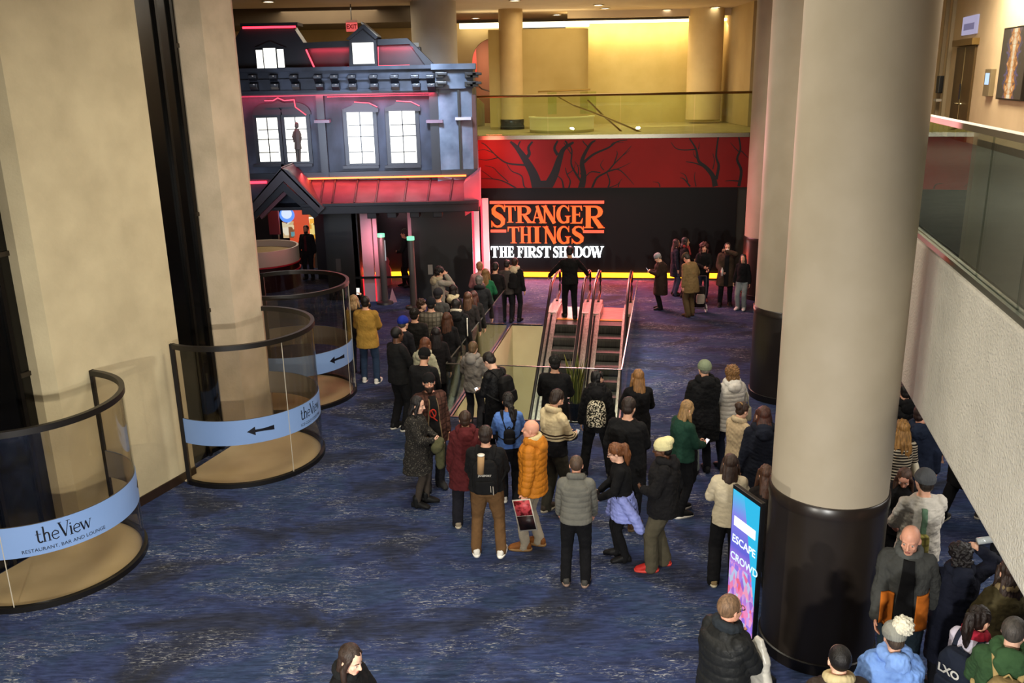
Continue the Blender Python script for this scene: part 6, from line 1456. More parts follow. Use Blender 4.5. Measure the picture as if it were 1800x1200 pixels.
def brand(Q, R_, s, off, V):
    vs, fs = text_mesh('JANSPORT', .034, .002, .0); g = G(); g.add([Q((v.x, off - .079 - .0, v.y + .035)) for v in vs], fs); m = g.mesh('t')
    z = G(); z.cap(Q((.07, off - .13, -.07)), .005 * s, Q((.075, off - .135, -.14)), .006 * s); z.cap(Q((.10, off - .12, -.08)), .005 * s, Q((.105, off - .125, -.18)), .007 * s)
    return [('label_lettering', m, pl('#9A968E', .5)), ('zip_pulls', z.mesh('z'), pl('#C9C2B2', .3, .6))]
backpack(p30, 'black school backpack with small grey lettering on the khaki-trousered person', '#0C0C0E', size=(.155, .08, .22), z=1.17, extra=brand)
c0 = p30['T']((-.05, -.27, 1.24)); g_ = G(); g_.tube([c0, c0 + Vector((.012, 0, .24))], .042, 20); k_ = g_.mesh('k'); g_ = G(); g_.tube([c0 + Vector((.012, 0, .238)), c0 + Vector((.0125, 0, .252))], .044, 20)
carried('poster_tube', 'brown cardboard tube with white cap sticking out of the black school backpack', 'cardboard tube', [('tube', k_, pl('#9A7A54', .8)), ('end_cap', g_.mesh('c'), pl('#DAD5CB', .6))], p30, c0)
p31 = P(832, 600, 1.60, -20, 'boy in grey hoodie standing at the near corner of the glass well', 'p', .95, top=J_('#77726C', hem=.8, fit=.036, amp=.014, nm='hoodie'), legs=('#2A2A2E',), hair=('short', '#6A5236'), hood='#7C7771', R='front', L='front', stoop=6)
p32 = P(853, 621, 1.80, 52, 'person in long black coat with black backpack looking at a lit phone', 'p', 1.05, top=J_('#0D0D0F', hem=.42, fit=.036, flare=.02, rough=.6), legs=('#101012',), hair=('short', '#1E1612'), R='phonelow', L='phonelow', hpitch=28, stoop=10)
phone(p32, 1, 'lit phone in the hands of the long black coat person', '#FFFFFF', 2.2, .9)
backpack(p32, 'plain black backpack worn over the long black coat', '#0F0F11', size=(.15, .085, .22), z=1.16, rough=.7)
p33 = P(893, 690, 1.66, 2, 'dark ponytailed person in light blue sweater and white trainers', 'm', fem=True, top=J_('#5478BC', hem=.93, nm='sweater', fit=.032), legs=('#121216', .03), shoes='#CFC9BE', sole='#E6E0D4', hair=('lowtail', '#15100F'), R='front', L='front', hpitch=10, stance=((.1, -.05), (-.1, .05)))
backpack(p33, 'tiny black backpack with white trim on the light blue sweater', '#101013', size=(.085, .055, .11), z=1.15, pocket=True, off=-.19)
p34 = P(934, 738, 1.78, 72, 'bald person in orange quilted jacket, facing left', 'r', 1.12, top=J_('#AE6B1B', hem=.80, quilt=.085, fit=.044, amp=.007, nm='quilted_jacket', rough=.6), legs=('#9E9482', .02), shoes='#74461F', sole='#8A6A44', hair=('bald', '#8A6A4A'), hood='#B06E20', collar='#CDBC8C', feat=True, R='down', L='down', beard=None, stance=((.09, -.04), (-.09, .1)))
e = G(); c = p34['J'][-1][2]; hd = c + Vector((-.0, .02, -.10)); n_ = Vector((-1, .0, 0)); g_ = G(); g_.box(-.006, .006, -.12, .12, -.40, .03); Rq = Rx(-.22)
g_.v = [tuple(hd + Vector((-.03, .02, 0)) + Rq @ Vector(v)) for v in g_.v]; L_ = [('board', g_.mesh('b'), pl('#BDB7AC', .6))]
POSTM = noisy('red_poster_print', '#5A1216', '#B8434A', .4, 14, lo=.42, hi=.56)
for x_ in (-.0075,):
    g_ = G(); g_.box(-.0078, -.0062, -.108, .108, -.19, .018); g_.v = [tuple(hd + Vector((-.03, .02, 0)) + Rq @ Vector(v)) for v in g_.v]; L_.append(('red_print', g_.mesh('r'), POSTM))
    g_ = G(); g_.box(-.0078, -.0062, -.108, .108, -.385, -.195); g_.v = [tuple(hd + Vector((-.03, .02, 0)) + Rq @ Vector(v)) for v in g_.v]; L_.append(('black_print', g_.mesh('k'), noisy('dark_poster_print', '#120E10', '#2A1518', .4, 9)))
carried('poster_board', 'red and black poster board held by the bald person in the orange jacket', 'poster', L_, p34, hd + Vector((0, 0, -.47)))
p35 = P(984, 685, 1.82, -52, 'short-bearded person in cream and black patterned sweater using a phone', 'l', 1.08, top=J_('#0F0F14', hem=.88, nm='sweater', fit=.032, pat='band:1.14=#C4B48F,1.17=#3A2C22,1.19=#C4B48F,1.21=#3A2C22,1.235=#C4B48F', turtle=True), legs=('#37342A', .026), shoes='#3A3229', sole='#A59B86', hair=('short', '#2E1F17'), beard='#2A1C14', R='phonelow', L='front', hpitch=25, feat=True, collar='#C6B691', stance=((.1, .06), (-.1, -.06)))
phone(p35, 1, 'white phone in the hand of the patterned sweater person', '#D8D4CC', .7, .9)
P(975, 624, 1.80, -10, 'person in black cap and black jacket at the glass front of the well', 'l', 1.1, top=J_('#0C0C0E', hem=.74, fit=.034), legs=('#121214', .026), hair=('short', '#15110F'), hat=('cap', '#12110F'), R='front', L='front', hyaw=14)
p37 = P(1050, 651, 1.68, -8, 'person in black fur-trimmed coat wearing a floral backpack', 'l', 1.08, fem=True, top=J_('#0B0B0D', hem=.78, fit=.04, amp=.014), legs=('#0E0E10', .03), shoes='#0E0E10', sole='#8A8680', hair=('lowtail', '#0F0B0B'), collar='#141315', hood='#121113', hyaw=-38, stance=((.22, .0), (-.2, -.06)))
backpack(p37, 'black and cream floral backpack on the fur-trimmed coat', '#17150F', pat='floral', size=(.15, .08, .21), z=1.13, off=-.24, strapc='#0F0F10')
P(1122, 649, 1.70, 4, 'long-haired golden blonde person in black coat beside the well railing', 'l', 1.05, fem=True, top=J_('#0D0C0E', hem=.64, fit=.04), legs=('#0F0F12',), hair=('long', '#94683A'), R='front', L='front', hyaw=10)
p39 = P(1107, 698, 1.86, -28, 'tall person in plain black coat holding a bright phone', 'l', 1.22, top=J_('#0E0E10', hem=.58, fit=.04), legs=('#0F0F11', .026), shoes='#4A3423', sole='#6A5640', hair=('short', '#2A1C15'), R='phone', L='pocket', hpitch=12)
phone(p39, 1, 'brightly lit phone in the hand of the tall black coat person', '#FFFFFF', 3.0, 1.2)
p40 = P(1013, 800, 1.66, -6, 'close-cropped person in grey quilted jacket, back turned, front of the crowd', 'r', 1.08, top=J_('#64635C', hem=.90, quilt=.075, amp=.005, fit=.032, nm='quilted_jacket'), legs=('#0D0D10', .024), shoes='#3A3835', sole='#8A7468', hair=('buzz', '#5A4637'), R='walkf', L='walkf', lean=4, collar='#67665F', stance=((.12, .0), (-.13, .02)))
p41 = P(1077, 780, 1.59, 84, 'ponytailed person with glasses and a lavender jacket tied round the waist', 'p', fem=True, top=J_('#0C0C0E', hem=.95, fit=.028, nm='top'), legs=('#0C0C0F', .012), shoes='#0F0F11', hair=('ponytail', '#7A4A28'), glasses=True, feat=True, R='hold', L='hold', hpitch=14, lean=6, stance=((.09, .06), (-.09, -.04)))
e = G(); T_ = p41['T']; s_ = p41['s']
e.loft([(T_((0, -.01, z)), Vector((a, 0, 0)) * s_, Vector((0, b, 0)) * s_) for z, a, b in ((.66, .245, .20), (.75, .235, .19), (.88, .215, .175), (.99, .185, .15), (1.03, .175, .14))], 24)
for sd in (1, -1): e.cap(T_((sd * .17, .0, .99)), .06 * s_, T_((sd * .25, .13 * sd, .78)), .075 * s_); e.cap(T_((sd * .25, .13 * sd, .78)), .075 * s_, T_((sd * .29, .20 * sd, .60)), .07 * s_)
me = remesh(e, .0085, 3); quilt(me, [], .05, .006, 12); wrinkle(me, .01, 31); part(me, 'tied_jacket', fabric('#828CCB', .3, rough=.6), p41['root'])
c = (p41['J'][1][2] + p41['J'][-1][2]) / 2 + Vector((0, .09, .01)); g_ = G(); g_.box(-.11, .11, -.08, .08, -.012, .014); g_.v = [tuple(c + Rx(.25) @ Vector(v)) for v in g_.v]; g2_ = G(); g2_.box(-.111, .111, -.07, .075, -.008, .010); g2_.v = [tuple(c + Rx(.25) @ Vector(v) + Vector((0, .006, .0))) for v in g2_.v]
carried('programme', 'black and cream booklet held by the ponytailed person', 'booklet', [('cover', g_.mesh('c'), pl('#1A1917', .5)), ('pages', g2_.mesh('p'), pl('#C9BE9F', .7))], p41, c)
p42 = P(1164, 772, 1.72, 78, 'person in cream knit hat, black jacket and red trainers', 'd', 1.2, top=J_('#121113', hem=.78, fit=.044, amp=.012), legs=('#4A4537', .042), shoes='#A82622', sole='#C4423A', hair=('short', '#100C0B'), hat=('slouch', '#CFC797'), hood='#151416', glasses=True, feat=True, R='down', L='front', stance=((.10, -.03), (-.10, .12)), hpitch=6)
p43 = P(1213, 704, 1.68, -66, 'long-haired blonde person in dark green sweater looking at a phone', 'l', 1.08, fem=True, top=J_('#17362A', hem=.88, fit=.034, nm='sweater'), legs=('#0D0D10', .014), shoes='#101012', sole='#D8D3C8', hair=('long', '#A17F52'), R='phonelow', L='phonelow', hpitch=24, feat=True, stance=((.1, -.06), (-.1, .08)))
phone(p43, 1, 'pale phone held by the dark green sweater person', '#F3E9F2', 1.3, .8)
e = G(); el = (p43['J'][-1][1] + p43['J'][-1][2]) / 2 + Vector((-.05, .06, 0))
for k in range(5): e.ell(el + Vector((.06 - .03 * k, .02 * (k % 2), -.02)), (.06, .08, .07))
e.cap(el + Vector((0, .02, -.05)), .10, el + Vector((.0, .02, -.62)), .10)
me = remesh(e, .011, 4); wrinkle(me, .014, 17); e = G(); e.cap(el + Vector((.0, .10, -.1)), .045, el + Vector((.01, .12, -.5)), .04); m2 = remesh(e, .011, 3); wrinkle(m2, .008, 19)
carried('draped_coat', 'black and grey coat hanging over the forearm of the green sweater person', 'coat', [('cloth', me, fabric('#0F0F11')), ('grey_sleeve', m2, fabric('#6E746F'))], p43, el + Vector((0, 0, -.72)))
P(1239, 634, 1.80, 12, 'person in grey-green knit hat and long black coat, back turned', 'l', 1.25, top=J_('#0C0C0E', hem=.56, fit=.044, amp=.012), legs=('#0F1016',), hair=('buzz', '#8A8378'), hat=('beanie', '#737D66'), hood='#0E0E10', R='front', L='pocket')
p45 = P(1287, 642, 1.68, 10, 'curly-haired person in white quilted coat beside the second column', 'l', 1.12, fem=True, top=J_('#C9C4BB', hem=.70, quilt=.07, amp=.006, fit=.044, nm='quilted_coat'), legs=('#1A2030', .02), shoes='#15151A', hair=('shortcurly', '#8A6338'), hood='#CCC7BE', R='strap', L='front')
g_ = G(); c = p45['T']((.27, -.02, .98)); g_.loft([(c + Vector((0, 0, z)), Vector((.03, 0, 0)) * 1.5, Vector((0, y, 0))) for z, y in ((-.12, .13), (-.10, .14), (.06, .12), (.08, .11))], 16, 3); g2_ = G(); g2_.tube([c + Vector((0, -.08, .08)), c + Vector((-.02, -.06, .25)), c + Vector((-.03, .0, .33)), c + Vector((-.02, .06, .25)), c + Vector((0, .08, .08))], .01, 6)
carried('handbag', 'beige handbag on the shoulder of the white quilted coat person', 'bag', [('pouch', g_.mesh('p'), fabric('#9A9480', .2)), ('strap', g2_.mesh('s'), fabric('#8A8470', .2))], p45, c + Vector((0, 0, -.12)))
P(1309, 707, 1.62, -58, 'person in beige fleece jacket with a spotted hair clip', 'p', fem=True, top=J_('#AE9A7B', hem=.84, fit=.042, amp=.012), legs=('#0E0E11', .02), hair=('bun', '#3B281D', 'clip'), R='front', L='front', hpitch=20, feat=True, collar='#B9A788')
P(1343, 714, 1.78, -6, 'person with brown hair in long navy coat, half hidden by the big column', 'l', 1.1, fem=True, top=J_('#141824', hem=.56, fit=.042), legs=('#101218',), hair=('bob', '#4A261A'), hood='#171B27')
P(1285, 798, 1.66, -12, 'person with very long straight brown hair in cream sweater', 'l', fem=True, top=J_('#BCB096', hem=.84, fit=.038, nm='sweater'), legs=('#0F0F12', .036), shoes='#85704E', sole='#C9BEA5', hair=('longer', '#3A281F'), R='front', L='front', stance=((.12, .06), (-.14, -.08)))
P(1347, 817, 1.60, 4, 'auburn long-haired person in dark coat against the left edge of the big column', 'l', fem=True, top=J_('#15100F', hem=.62), legs=('#101012',), hair=('long', '#50311F'))
# ---- right of the column
P(1592, 672, 1.76, 10, 'black-clad person at the tip of the gap between column and balcony', 'l', 1.1, top=J_('#0D0D0F', hem=.6), legs=('#0E0E11',), hair=('short', '#17120F'), hood='#121214')
p51 = P(1587, 737, 1.68, -6, 'person with golden curls in black and grey striped top', 'l', fem=True, top=J_('#1B1916', hem=.85, pat='stripes', nm='top'), legs=('#15151A',), hair=('wavy', '#A0743A'), R='front', L='front')
g_ = G(); c = p51['T']((.24, .06, 1.05)); g_.ell(c, (.05, .17, .075), Rx(.7), 16, 9); carried('tote_bag', 'white fabric bag under the arm of the golden curly person', 'bag', [('cloth', remesh(g_, .01, 2), fabric('#CFC7AE'))], p51, c + Vector((0, 0, -.13)))
P(1622, 712, 1.76, -24, 'person in navy jacket looking right beside the balcony edge', 'r', 1.1, top=J_('#182032', hem=.70, fit=.04), legs=('#12141C',), hair=('short', '#2C1B16'), hyaw=-46, hood='#1B2436')
p53 = P(1628, 826, 1.84, 2, 'person in grey knit hat and white shirt with a patterned strap', 'l', 1.12, top=J_('#B5B0A6', hem=.78, fit=.036, nm='shirt', amp=.012), legs=('#28324A', .022), shoes='#3A3A3C', hair=('short', '#2A2019'), hat=('beanie', '#4B4D50'), R='front', L='hold', panel=[dict(us=np.linspace(-.075, -.03, 3), vs=np.linspace(1.08, 1.40, 8), col='#55705A', nm='strap_front', fromback=True)])
g_ = G(); c = p53['T']((-.08, -.2, 1.0)); g_.loft([(c + Vector((0, 0, z)), Vector((x, 0, 0)), Vector((0, .05, 0))) for z, x in ((-.13, .08), (-.1, .09), (.12, .085), (.15, .06))], 16, 3); carried('sling_bag', 'olive and yellow patterned sling bag on the white shirt', 'bag', [('pouch', remesh(g_, .01, 2), fabric('#7A7238', kind='plaid'))], p53, c + Vector((0, 0, -.13)))
P(1590, 830, 1.58, 150, 'long brown-haired person in black looking down beside the column', 'r', fem=True, top=J_('#0F0E10', hem=.8, fit=.034), legs=('#101012',), hair=('long', '#4A3020'), hpitch=38, feat=True, R='phonelow', L='front')
P(0, 0, 1.80, -64, 'black-clad person walking right, head cut off by the balcony', 'l', 1.15, at=onz(1690, 912), top=J_('#0A0A0C', hem=.5, fit=.05), legs=('#0C0C0E', .03), shoes='#4A4640', sole='#BDB7A6', hair=('short', '#17120F'), R='walkf', L='walkb', stance=((.1, .26), (-.1, -.28)))
P(0, 0, 1.66, -40, 'person in grey fleece whose sleeve shows at the balcony edge', 'l', 1.1, at=onz(1762, 985), fem=True, top=J_('#857D73', hem=.8, fit=.042), legs=('#15161C',), hair=('long', '#2A1C15'), L='front', R='front')
p57 = P(1602, 927, 1.86, 158, 'bald person in grey and orange open jacket walking forward', 'r', 1.06, top=J_('#3A3B39', hem=.80, fit=.042, amp=.01), legs=('#26343F', .024), shoes='#2A2A2C', hair=('bald', '#8A6A4A'), beard=None, feat=True, R='walkf', L='walkb', hpitch=14, hyaw=-12, stance=((.1, .15), (-.1, -.1)),
        panel=[dict(us=np.linspace(-.20, -.09, 5), vs=np.linspace(.78, 1.14, 6), col='#A85A17', nm='orange_panel'), dict(us=np.linspace(.09, .20, 5), vs=np.linspace(.78, 1.14, 6), col='#A85A17', nm='orange_panel'), dict(us=np.linspace(-.09, .09, 7), vs=np.linspace(.76, 1.45, 11), col='#0B0B0D', nm='shirt_front', taper=True)], collar='#4B4D4B')
p58 = P(1689, 953, 1.62, -8, 'dark curly-haired person in long navy coat raising a bottle', 'l', 1.15, fem=True, top=J_('#0F1220', hem=.42, fit=.042, amp=.008), legs=('#0E0F14',), hair=('shortcurly', '#151011'), hood='#12162400'[:7], R='head', L='front', hpitch=10)
c = p58['J'][1][2]; g_ = G(); d_ = Vector((.8, .1, .12)).normalized(); g_.tube([c + Vector((-.02, .04, .07)), c + Vector((-.02, .04, .07)) + d_ * .16, c + Vector((-.02, .04, .07)) + d_ * .19, c + Vector((-.02, .04, .07)) + d_ * .22], [.033, .033, .018, .014], 16)
carried('water_bottle', 'clear water bottle raised by the curly-haired navy coat person', 'bottle', [('bottle_body', g_.mesh('b'), pl('#A9B0B2', .15))], p58, c)
p59 = P(1776, 985, 1.66, 6, 'person with long wavy brown hair and fur-collared khaki coat at the right edge', 'l', 1.1, fem=True, top=J_('#474029', hem=.55, fit=.046), legs=('#15161A',), hair=('wavy', '#35241B'), R='front', L='front', collar='#7A6A4C')
p60 = P(1728, 1066, 1.62, -62, 'dark ponytailed person in pale top with red scarf, wearing a navy backpack', 'l', 1.05, fem=True, top=J_('#B0AAB8', hem=.86, fit=.034, nm='top'), legs=('#15161C',), hair=('ponytail', '#22150F'), scarf='#9A1F33', feat=True, hpitch=12, R='strap', L='front')
def lxo(Q, R_, s, off, V):
    vs, fs = text_mesh('LXO', .105, .004, .0); g = G(); g.add([Q((v.x, off - .116, v.y + .03)) for v in vs], fs); return [('lettering', g.mesh('t'), pl('#B9B7B0', .5))]
backpack(p60, 'navy backpack with grey letters on the ponytailed person', '#151B29', size=(.17, .10, .24), z=1.14, extra=lxo)
p61 = P(1787, 1085, 1.82, -30, 'grey cropped-hair person in green hoodie at the bottom right corner', 'p', 1.15, top=J_('#2B4428', hem=.80, fit=.04, nm='hoodie', amp=.012), legs=('#1A1B20',), hair=('buzz', '#4E4741'), hood='#2F4A2C', hyaw=-20, R='front', L='front')
backpack(p61, 'tan canvas backpack on the green hoodie', '#7E6A45', size=(.14, .09, .20), z=1.16, off=-.23, pcol='#866F48', strapc='#9A8355')
P(1573, 1095, 1.64, -4, 'person in light blue hoodie and grey knit hat with white fur pompom', 'l', 1.4, fem=True, top=J_('#6F93D2', hem=.8, fit=.05, nm='hoodie', amp=.014), legs=('#1A1F2E',), hair=('short', '#4A3B2E'), hat=('pompom', '#85857D', '#D8D2BE'), hood='#7699D6', R='front', L='front', hpitch=8)
P(1478, 1135, 1.74, -2, 'black cropped-hair person with cream shearling collar at the bottom edge', 'p', 1.1, top=J_('#2A2019', hem=.8, fit=.036, rough=.6), legs=('#15151A',), hair=('buzz', '#120E0C'), collar='#B7A77E')
p64 = P(1285, 1045, 1.80, -62, 'cropped ginger person in black quilted jacket and grey scarf beside the poster screen', 'r', 1.2, top=J_('#191A1A', hem=.78, quilt=.095, amp=.006, fit=.044, nm='quilted_jacket', rough=.55), legs=('#17171B',), hair=('buzz', '#83654A'), scarf='#20252A', feat=True, glasses=True, R='chest', L='front', hpitch=4, stance=((.1, .05), (-.1, -.08)))
c = p64['J'][1][2] + Vector((.05, .14, -.30)); g_ = G(); g_.loft([(c + Vector((0, 0, z)), Vector((x, 0, 0)), Vector((0, y, 0))) for z, x, y in ((-.30, .17, .06), (-.26, .18, .07), (.1, .13, .05), (.27, .04, .02))], 20, 3); me = remesh(g_, .01, 3); wrinkle(me, .01, 90)
carried('carrier_bag', 'white plastic bag hanging from the hand of the black quilted jacket person', 'bag', [('bag_body', me, pl('#B9B5AA', .35))], p64, c + Vector((0, 0, -.3)))
P(621, 1138, 1.66, -118, 'long dark-haired person in black at the bottom edge of the carpet', 'p', fem=True, top=J_('#0C0C0E', hem=.6, fit=.04), legs=('#101012',), hair=('long', '#33231A'), feat=True, hpitch=20, collar='#101112', R='front', L='front')
# ---- far right group by the sign and on the escalator landing
P(1003, 452, 1.84, 4, 'black silhouetted person gripping both handrails at the escalator top', 'm', 1.1, at=W(1.36, 7.05), top=J_('#0A090A', hem=.86, fit=.028), legs=('#09090A', .018), hair=('short', '#0E0B0B'), R=((.46, .20, 1.02), (.6, -.8, -.2), .6), L=((.46, .20, 1.02), (.6, -.8, -.2), .6), stance=((.11, -.1), (-.1, .12)), hpitch=10)
p68 = P(1153, 446, 1.50, 82, 'elderly person in pale knit hat and long dark brown coat reading a phone', 'p', 1.2, fem=True, top=J_('#2B1F19', hem=.48, fit=.046, flare=.02), legs=('#141214', .03), hair=('short', '#8A8580'), hat=('beanie', '#8F9195'), glasses=True, feat=True, R='phone', L='phone', hpitch=22, stoop=8)
phone(p68, -1, 'phone held by the elderly person in the pale knit hat', '#DDE3EE', 1.4, 1.0)
p69 = P(1203, 446, 1.64, 30, 'stooped person in flat cap and tan jacket with a wheeled cart', 'r', 1.1, top=J_('#75603F', hem=.68, fit=.042, flare=.02), legs=('#5A4A33', .034), shoes='#4A3626', hair=('short', '#3A332C'), hat=('flatcap', '#4A3D2D'), lean=6, stoop=16, hpitch=20, R='grip', L='down', stance=((.1, .03), (-.1, -.03)))
q = onz(1229, 549)
t = thing('shopping_trolley', 'dark two-wheeled shopping trolley beside the stooped person', 'shopping trolley', (q.x, q.y, 0))
for sd in (-1, 1):
    g = G(); g.tube([(q.x + sd * .17 + .08 * 0, q.y + .10 * math.cos(a), .105 + .095 * math.sin(a)) for a in np.linspace(0, 2 * PI, 21)], .016, 6, cap=False); wv = g.build('wheel', pl('#CFC9CC', .5), t)
    g = G(); g.lathe([(0, -.01), (.03, -.01), (.03, .01), (0, .01)], (0, 0, 0), 12); g.v = [(q.x + sd * .17 + v[2], q.y + v[0], .105 + v[1]) for v in g.v]; g.build('hub', BLACKM, wv)
g = G(); g.tube([(q.x - .17, q.y, .105), (q.x + .17, q.y, .105)], .012, 6); g.tube([(q.x - .14, q.y, .1), (q.x - .14, q.y - .06, .6), (q.x - .12, q.y - .10, .98), (q.x + .12, q.y - .10, .98), (q.x + .14, q.y - .06, .6), (q.x + .14, q.y, .1)], .011, 6); g.build('frame', pl('#6A6468', .35, .6), t)
g = G(); g.loft([((q.x, q.y + .04, z), (a, 0, 0), (0, b, 0)) for z, a, b in ((.14, .13, .08), (.2, .15, .10), (.5, .16, .11), (.62, .15, .10), (.68, .12, .08))], 18, 3); g.build('bag_body', fabric('#1F1719'), t, smooth=True)
g = G(); g.loft([((q.x, q.y - .09, z), (a, 0, 0), (0, .05, 0)) for z, a in ((.26, .09), (.30, .11), (.46, .11), (.5, .09))], 16, 3); g.build('front_pocket', fabric('#A79D92'), t, smooth=True)
P(1189, 420, 1.58, -86, 'person with dark red-lit hair in navy coat behind the flat cap', 'l', fem=True, top=J_('#1A1A26', hem=.6), legs=('#3A3D52',), hair=('long', '#3A1A1A'))
P(1205, 417, 1.66, -96, 'dark fringe-haired person with red shoulder wrap behind the flat cap', 'm', fem=True, top=J_('#0F0D0F', hem=.62), legs=('#121116',), hair=('bob', '#1E1013'), scarf='#8A2F2E', R='front', L='front', feat=True)
P(1238, 427, 1.60, 176, 'person with wide dark red hair in black coat facing forward', 'r', fem=True, top=J_('#0C0B0D', hem=.78), legs=('#1A2030', .02), shoes='#6A3A3A', hair=('curly', '#481D18'), R='front', L='hold', feat=True, stance=((.1, .12), (-.1, -.08)))
p72 = P(1279, 427, 1.67, 168, 'person in open brown coat drinking from a cup near the third column', 'r', 1.12, top=J_('#392C22', hem=.58, fit=.044, flare=.03), legs=('#0D0D10', .022), shoes='#0F0F10', sole='#3A3634', hair=('bob', '#241815'), R='hold', L=((-.02, .19, 1.56), (1, .2, -.3), .7), feat=True, stance=((.13, .06), (-.13, -.05)), panel=[dict(us=np.linspace(-.06, .06, 5), vs=np.linspace(.62, 1.44, 9), col='#0F0E10', nm='shirt_front')])
c = p72['J'][1][2] + Vector((-.0, .10, .0)); g_ = G(); g_.tube([c + Vector((0, 0, -.09)), c + Vector((0, 0, .06)), c + Vector((0, 0, .09)), c + Vector((0, 0, .12))], [.03, .032, .014, .013], 14)
carried('water_bottle', 'small pale bottle in the lowered hand of the drinking person', 'bottle', [('bottle_body', g_.mesh('b'), pl('#B5B2AC', .2))], p72, c + Vector((0, 0, -.09)))
c = p72['Hh']((0, .125, -.045)); g_ = G(); g_.tube([c, c + Vector((0, .075, .035))], [.028, .036], 14); carried('paper_cup', 'white paper cup at the mouth of the brown coat person', 'cup', [('cup_body', g_.mesh('b'), pl('#CFC9C0', .5))], p72, c)
P(1307, 447, 1.46, 150, 'person in black top and pale grey trousers, mostly hidden beside the third column', 'l', fem=True, top=J_('#0E0D0F', hem=.9), legs=('#7E8484', .026), shoes='#C4C0BC', hair=('long', '#1F1513'))
bpy.data.objects.remove(_tmp)
# ================================================================== KIOSK, PLANTS, SMALL THINGS
ka = onz(1290, 853, 2.02); kb = onz(1337, 886, 2.02)
KA = Vector((ka.x, ka.y, 0)); KD = (Vector((kb.x, kb.y, 0)) - KA); KW = KD.length; KD.normalize(); KN = Vector((-KD.y, KD.x, 0))
if KN.dot(Vector((-1, -.0, 0))) < 0: KN = -KN

def K(a, n, z): return KA + KD * a + KN * n + Vector((0, 0, z))
kt = thing('poster_screen', 'tall glowing purple and cyan poster screen standing beside the big column', 'poster screen', K(KW / 2, -.05, 0))
def kbox(name, a0, a1, n0, n1, z0, z1, m, parent=kt, bevel=0):
    g = G(); g.hexa([K(a0, n0, z0), K(a1, n0, z0), K(a1, n1, z0), K(a0, n1, z0)], [K(a0, n0, z1), K(a1, n0, z1), K(a1, n1, z1), K(a0, n1, z1)]); return g.build(name, m, parent, bevel=bevel)
kbox('casing', -.015, KW + .015, -.05, 0, .08, 2.03, BLACKM, bevel=.008)
kbox('foot', -.04, KW + .04, -.30, .18, 0, .05, BLACKM)
kbox('stem', KW * .3, KW * .7, -.045, -.01, .03, .12, BLACKM)
def poster_mat():
    m, tt, b = base('bright_poster_picture'); L = tt.links; setc(b, (.02, .02, .02), .3)
    tc = N(tt, 'ShaderNodeTexCoord'); sx = N(tt, 'ShaderNodeSeparateXYZ'); L.new(tc.outputs['UV'], sx.inputs[0])
    mp = N(tt, 'ShaderNodeMapping'); mp.inputs['Scale'].default_value = (2.2, 5, 1); mp.inputs['Rotation'].default_value = (0, 0, .5); L.new(tc.outputs['UV'], mp.inputs[0])
    nz = N(tt, 'ShaderNodeTexVoronoi', i_Scale=4.5); nz.feature = 'F1'; L.new(mp.outputs[0], nz.inputs['Vector'])
    sc_ = N(tt, 'ShaderNodeSeparateColor'); L.new(nz.outputs['Color'], sc_.inputs[0])
    cr = N(tt, 'ShaderNodeValToRGB'); cr.color_ramp.interpolation = 'CONSTANT'; e = cr.color_ramp.elements; cols = ['#8E78E8', '#E884B8', '#5A5AD8', '#F0A8C8', '#9CD8F0', '#E85A6A', '#B8A0F0']
    e[0].position = 0; e[0].color = (*lin(cols[0]), 1); e[1].position = 1 / 7; e[1].color = (*lin(cols[1]), 1)
    for i, h in enumerate(cols[2:]): q = e.new((i + 2) / 7); q.color = (*lin(h), 1)
    L.new(sc_.outputs[0], cr.inputs[0])
    gr = N(tt, 'ShaderNodeValToRGB'); e = gr.color_ramp.elements; e[0].position = 0; e[0].color = (*lin('#7A6AE0'), 1); e[1].position = 1; e[1].color = (*lin('#28B8E0'), 1)
    for p_, h in ((.18, '#6A6AD8'), (.34, '#D87AB0'), (.46, '#C85A78'), (.56, '#B878D0'), (.68, '#5858C8'), (.86, '#7A78D8')): q = e.new(p_); q.color = (*lin(h), 1)
    L.new(sx.outputs[1], gr.inputs[0])
    n3 = N(tt, 'ShaderNodeTexNoise', i_Scale=5.0, i_Detail=3.0); L.new(tc.outputs['UV'], n3.inputs['Vector'])
    ms = N(tt, 'ShaderNodeMath', operation='LESS_THAN'); ms.inputs[1].default_value = .58; L.new(sx.outputs[1], ms.inputs[0])
    mm = N(tt, 'ShaderNodeMath', operation='MULTIPLY'); mm.inputs[1].default_value = .62; L.new(ms.outputs[0], mm.inputs[0])
    mx = N(tt, 'ShaderNodeMixRGB'); L.new(mm.outputs[0], mx.inputs[0]); L.new(gr.outputs[0], mx.inputs['Color1']); L.new(cr.outputs[0], mx.inputs['Color2'])
    # cyan wedge upper right
    ad = N(tt, 'ShaderNodeMath', operation='ADD'); L.new(sx.outputs[0], ad.inputs[0]); L.new(sx.outputs[1], ad.inputs[1]); gt = N(tt, 'ShaderNodeMath', operation='GREATER_THAN'); gt.inputs[1].default_value = 1.42; L.new(ad.outputs[0], gt.inputs[0])
    m2 = N(tt, 'ShaderNodeMixRGB'); m2.inputs['Color2'].default_value = (*lin('#18B0DC'), 1); L.new(gt.outputs[0], m2.inputs[0]); L.new(mx.outputs[0], m2.inputs['Color1'])
    L.new(m2.outputs[0], b.inputs['Emission Color']); b.inputs['Emission Strength'].default_value = 1.15; return m
g = G(); g.add([K(0, .002, .14), K(KW, .002, .14), K(KW, .002, 1.99), K(0, .002, 1.99)], [(0, 1, 2, 3)]); scr = g.build('screen', poster_mat(), kt); uv = scr.data.uv_layers.new(name='UVMap')
for li, l in enumerate(scr.data.loops):
    v = scr.data.vertices[l.vertex_index].co + world_loc(kt); d = v - K(0, 0, .14); uv.data[li].uv = (d.dot(KD) / KW, d.z / 1.85)
WT = emi('#F4F8FF', 1.6, 'poster_white')
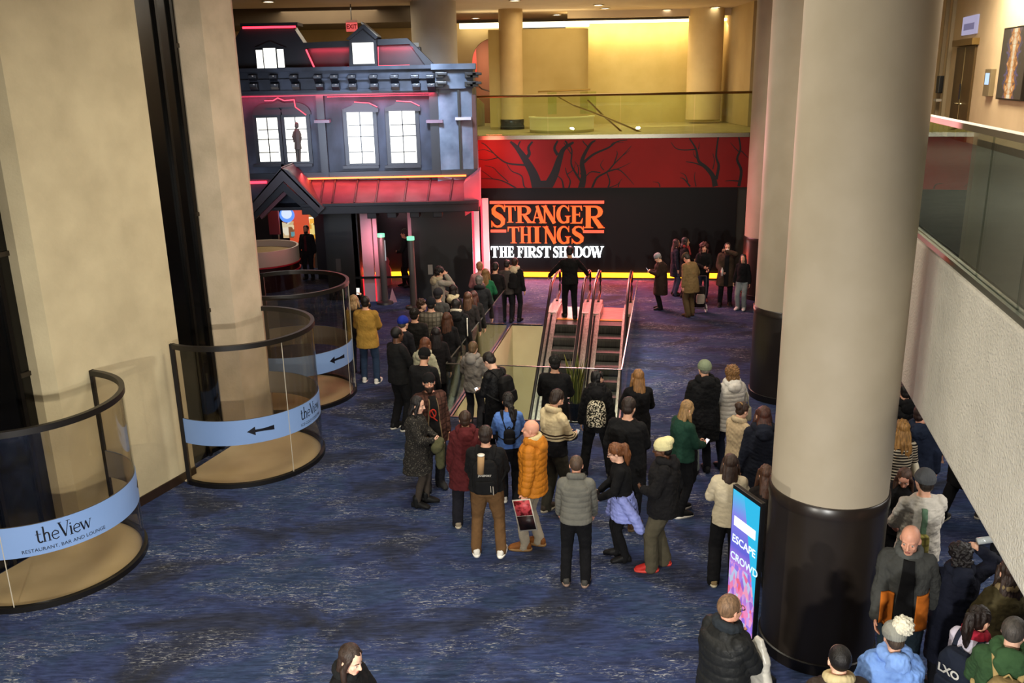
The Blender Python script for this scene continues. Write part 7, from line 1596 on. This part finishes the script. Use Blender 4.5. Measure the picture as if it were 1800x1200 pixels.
flip = KD.cross(Vector((0, 0, 1))).dot(KN)
def ktext(txt, size, ac, z, m):
    vs, fs = text_mesh(txt, size, .002, 0); sg_ = 1 if flip > 0 else -1
    g = G(); g.add([K(ac + sg_ * v.x * 1, .004, z + v.y) for v in vs], fs); return g.build('lettering', m, scr)
ktext('ESCAPE', .115, KW * .5, 1.44, emi('#E0F2FF', 1.5)); ktext('CROWD', .115, KW * .55, 1.25, emi('#C8E6FF', 1.5))
kbox('white_bar', KW * .1, KW * .9, .003, .005, 1.62, 1.72, WT, scr)
# ---- snake plants at the glass front of the well
LEAF = noisy('variegated_leaf', '#39421C', '#7D7F3E', .45, 6, stretch=(1, 1, .25))
LEAFE = pl('#A9A353', .5)
def snake_plant(x, y, n, hgt, label, seed):
    r = random.Random(seed); t = thing('snake_plant', label, 'plant', (x, y, 0))
    g = G(); g.lathe([(0, 0), (.15, 0), (.19, .34), (.17, .34), (.16, .30), (0, .30)], (x, y, 0), 28); g.build('pot', pl('#121110', .35), t, smooth=True)
    g = G(); g.lathe([(0, .30), (.165, .305)], (x, y, 0), 20); g.build('soil', pl('#1F1610', .9), t)
    for k in range(n):
        a = r.uniform(0, 2 * PI); rr = r.uniform(.01, .11); tilt = r.uniform(.02, .22); h = hgt * r.uniform(.62, 1.0); tw = r.uniform(-.9, .9); w0 = r.uniform(.022, .034)
        bx, by = x + rr * math.cos(a), y + rr * math.sin(a); P_ = []; 
        for i in range(9):
            u = i / 8; wd_ = w0 * (.75 + .5 * math.sin(PI * min(u * .9 + .1, 1))) * (1 - u ** 5) + .001
            c = Vector((bx + math.cos(a) * tilt * u * u * h, by + math.sin(a) * tilt * u * u * h, .29 + h * u)); dr = Vector((math.cos(a + PI / 2 + tw * u), math.sin(a + PI / 2 + tw * u), 0)); nr = Vector((-dr.y, dr.x, 0)); P_.append((c, dr, nr, wd_))
        g = G(); g.loft([(c, dr * w_, nr * w_ * .22) for c, dr, nr, w_ in P_], 8); lf = g.build('leaf', LEAF, t, smooth=True)
        g = G()
        for sd in (1, -1): g.tube([c + dr * w_ * sd * .97 for c, dr, nr, w_ in P_], [max(.001, w_ * .14) for *_, w_ in P_], 5)
        g.build('leaf_margin', LEAFE, lf)
    return t
q = onz(1012, 735); snake_plant(q.x, q.y, 15, .95, 'snake plant in a black pot in front of the glass well railing', 4)
q = onz(864, 752); snake_plant(q.x, q.y, 9, .85, 'snake plant mostly hidden behind the long black coat person', 9)
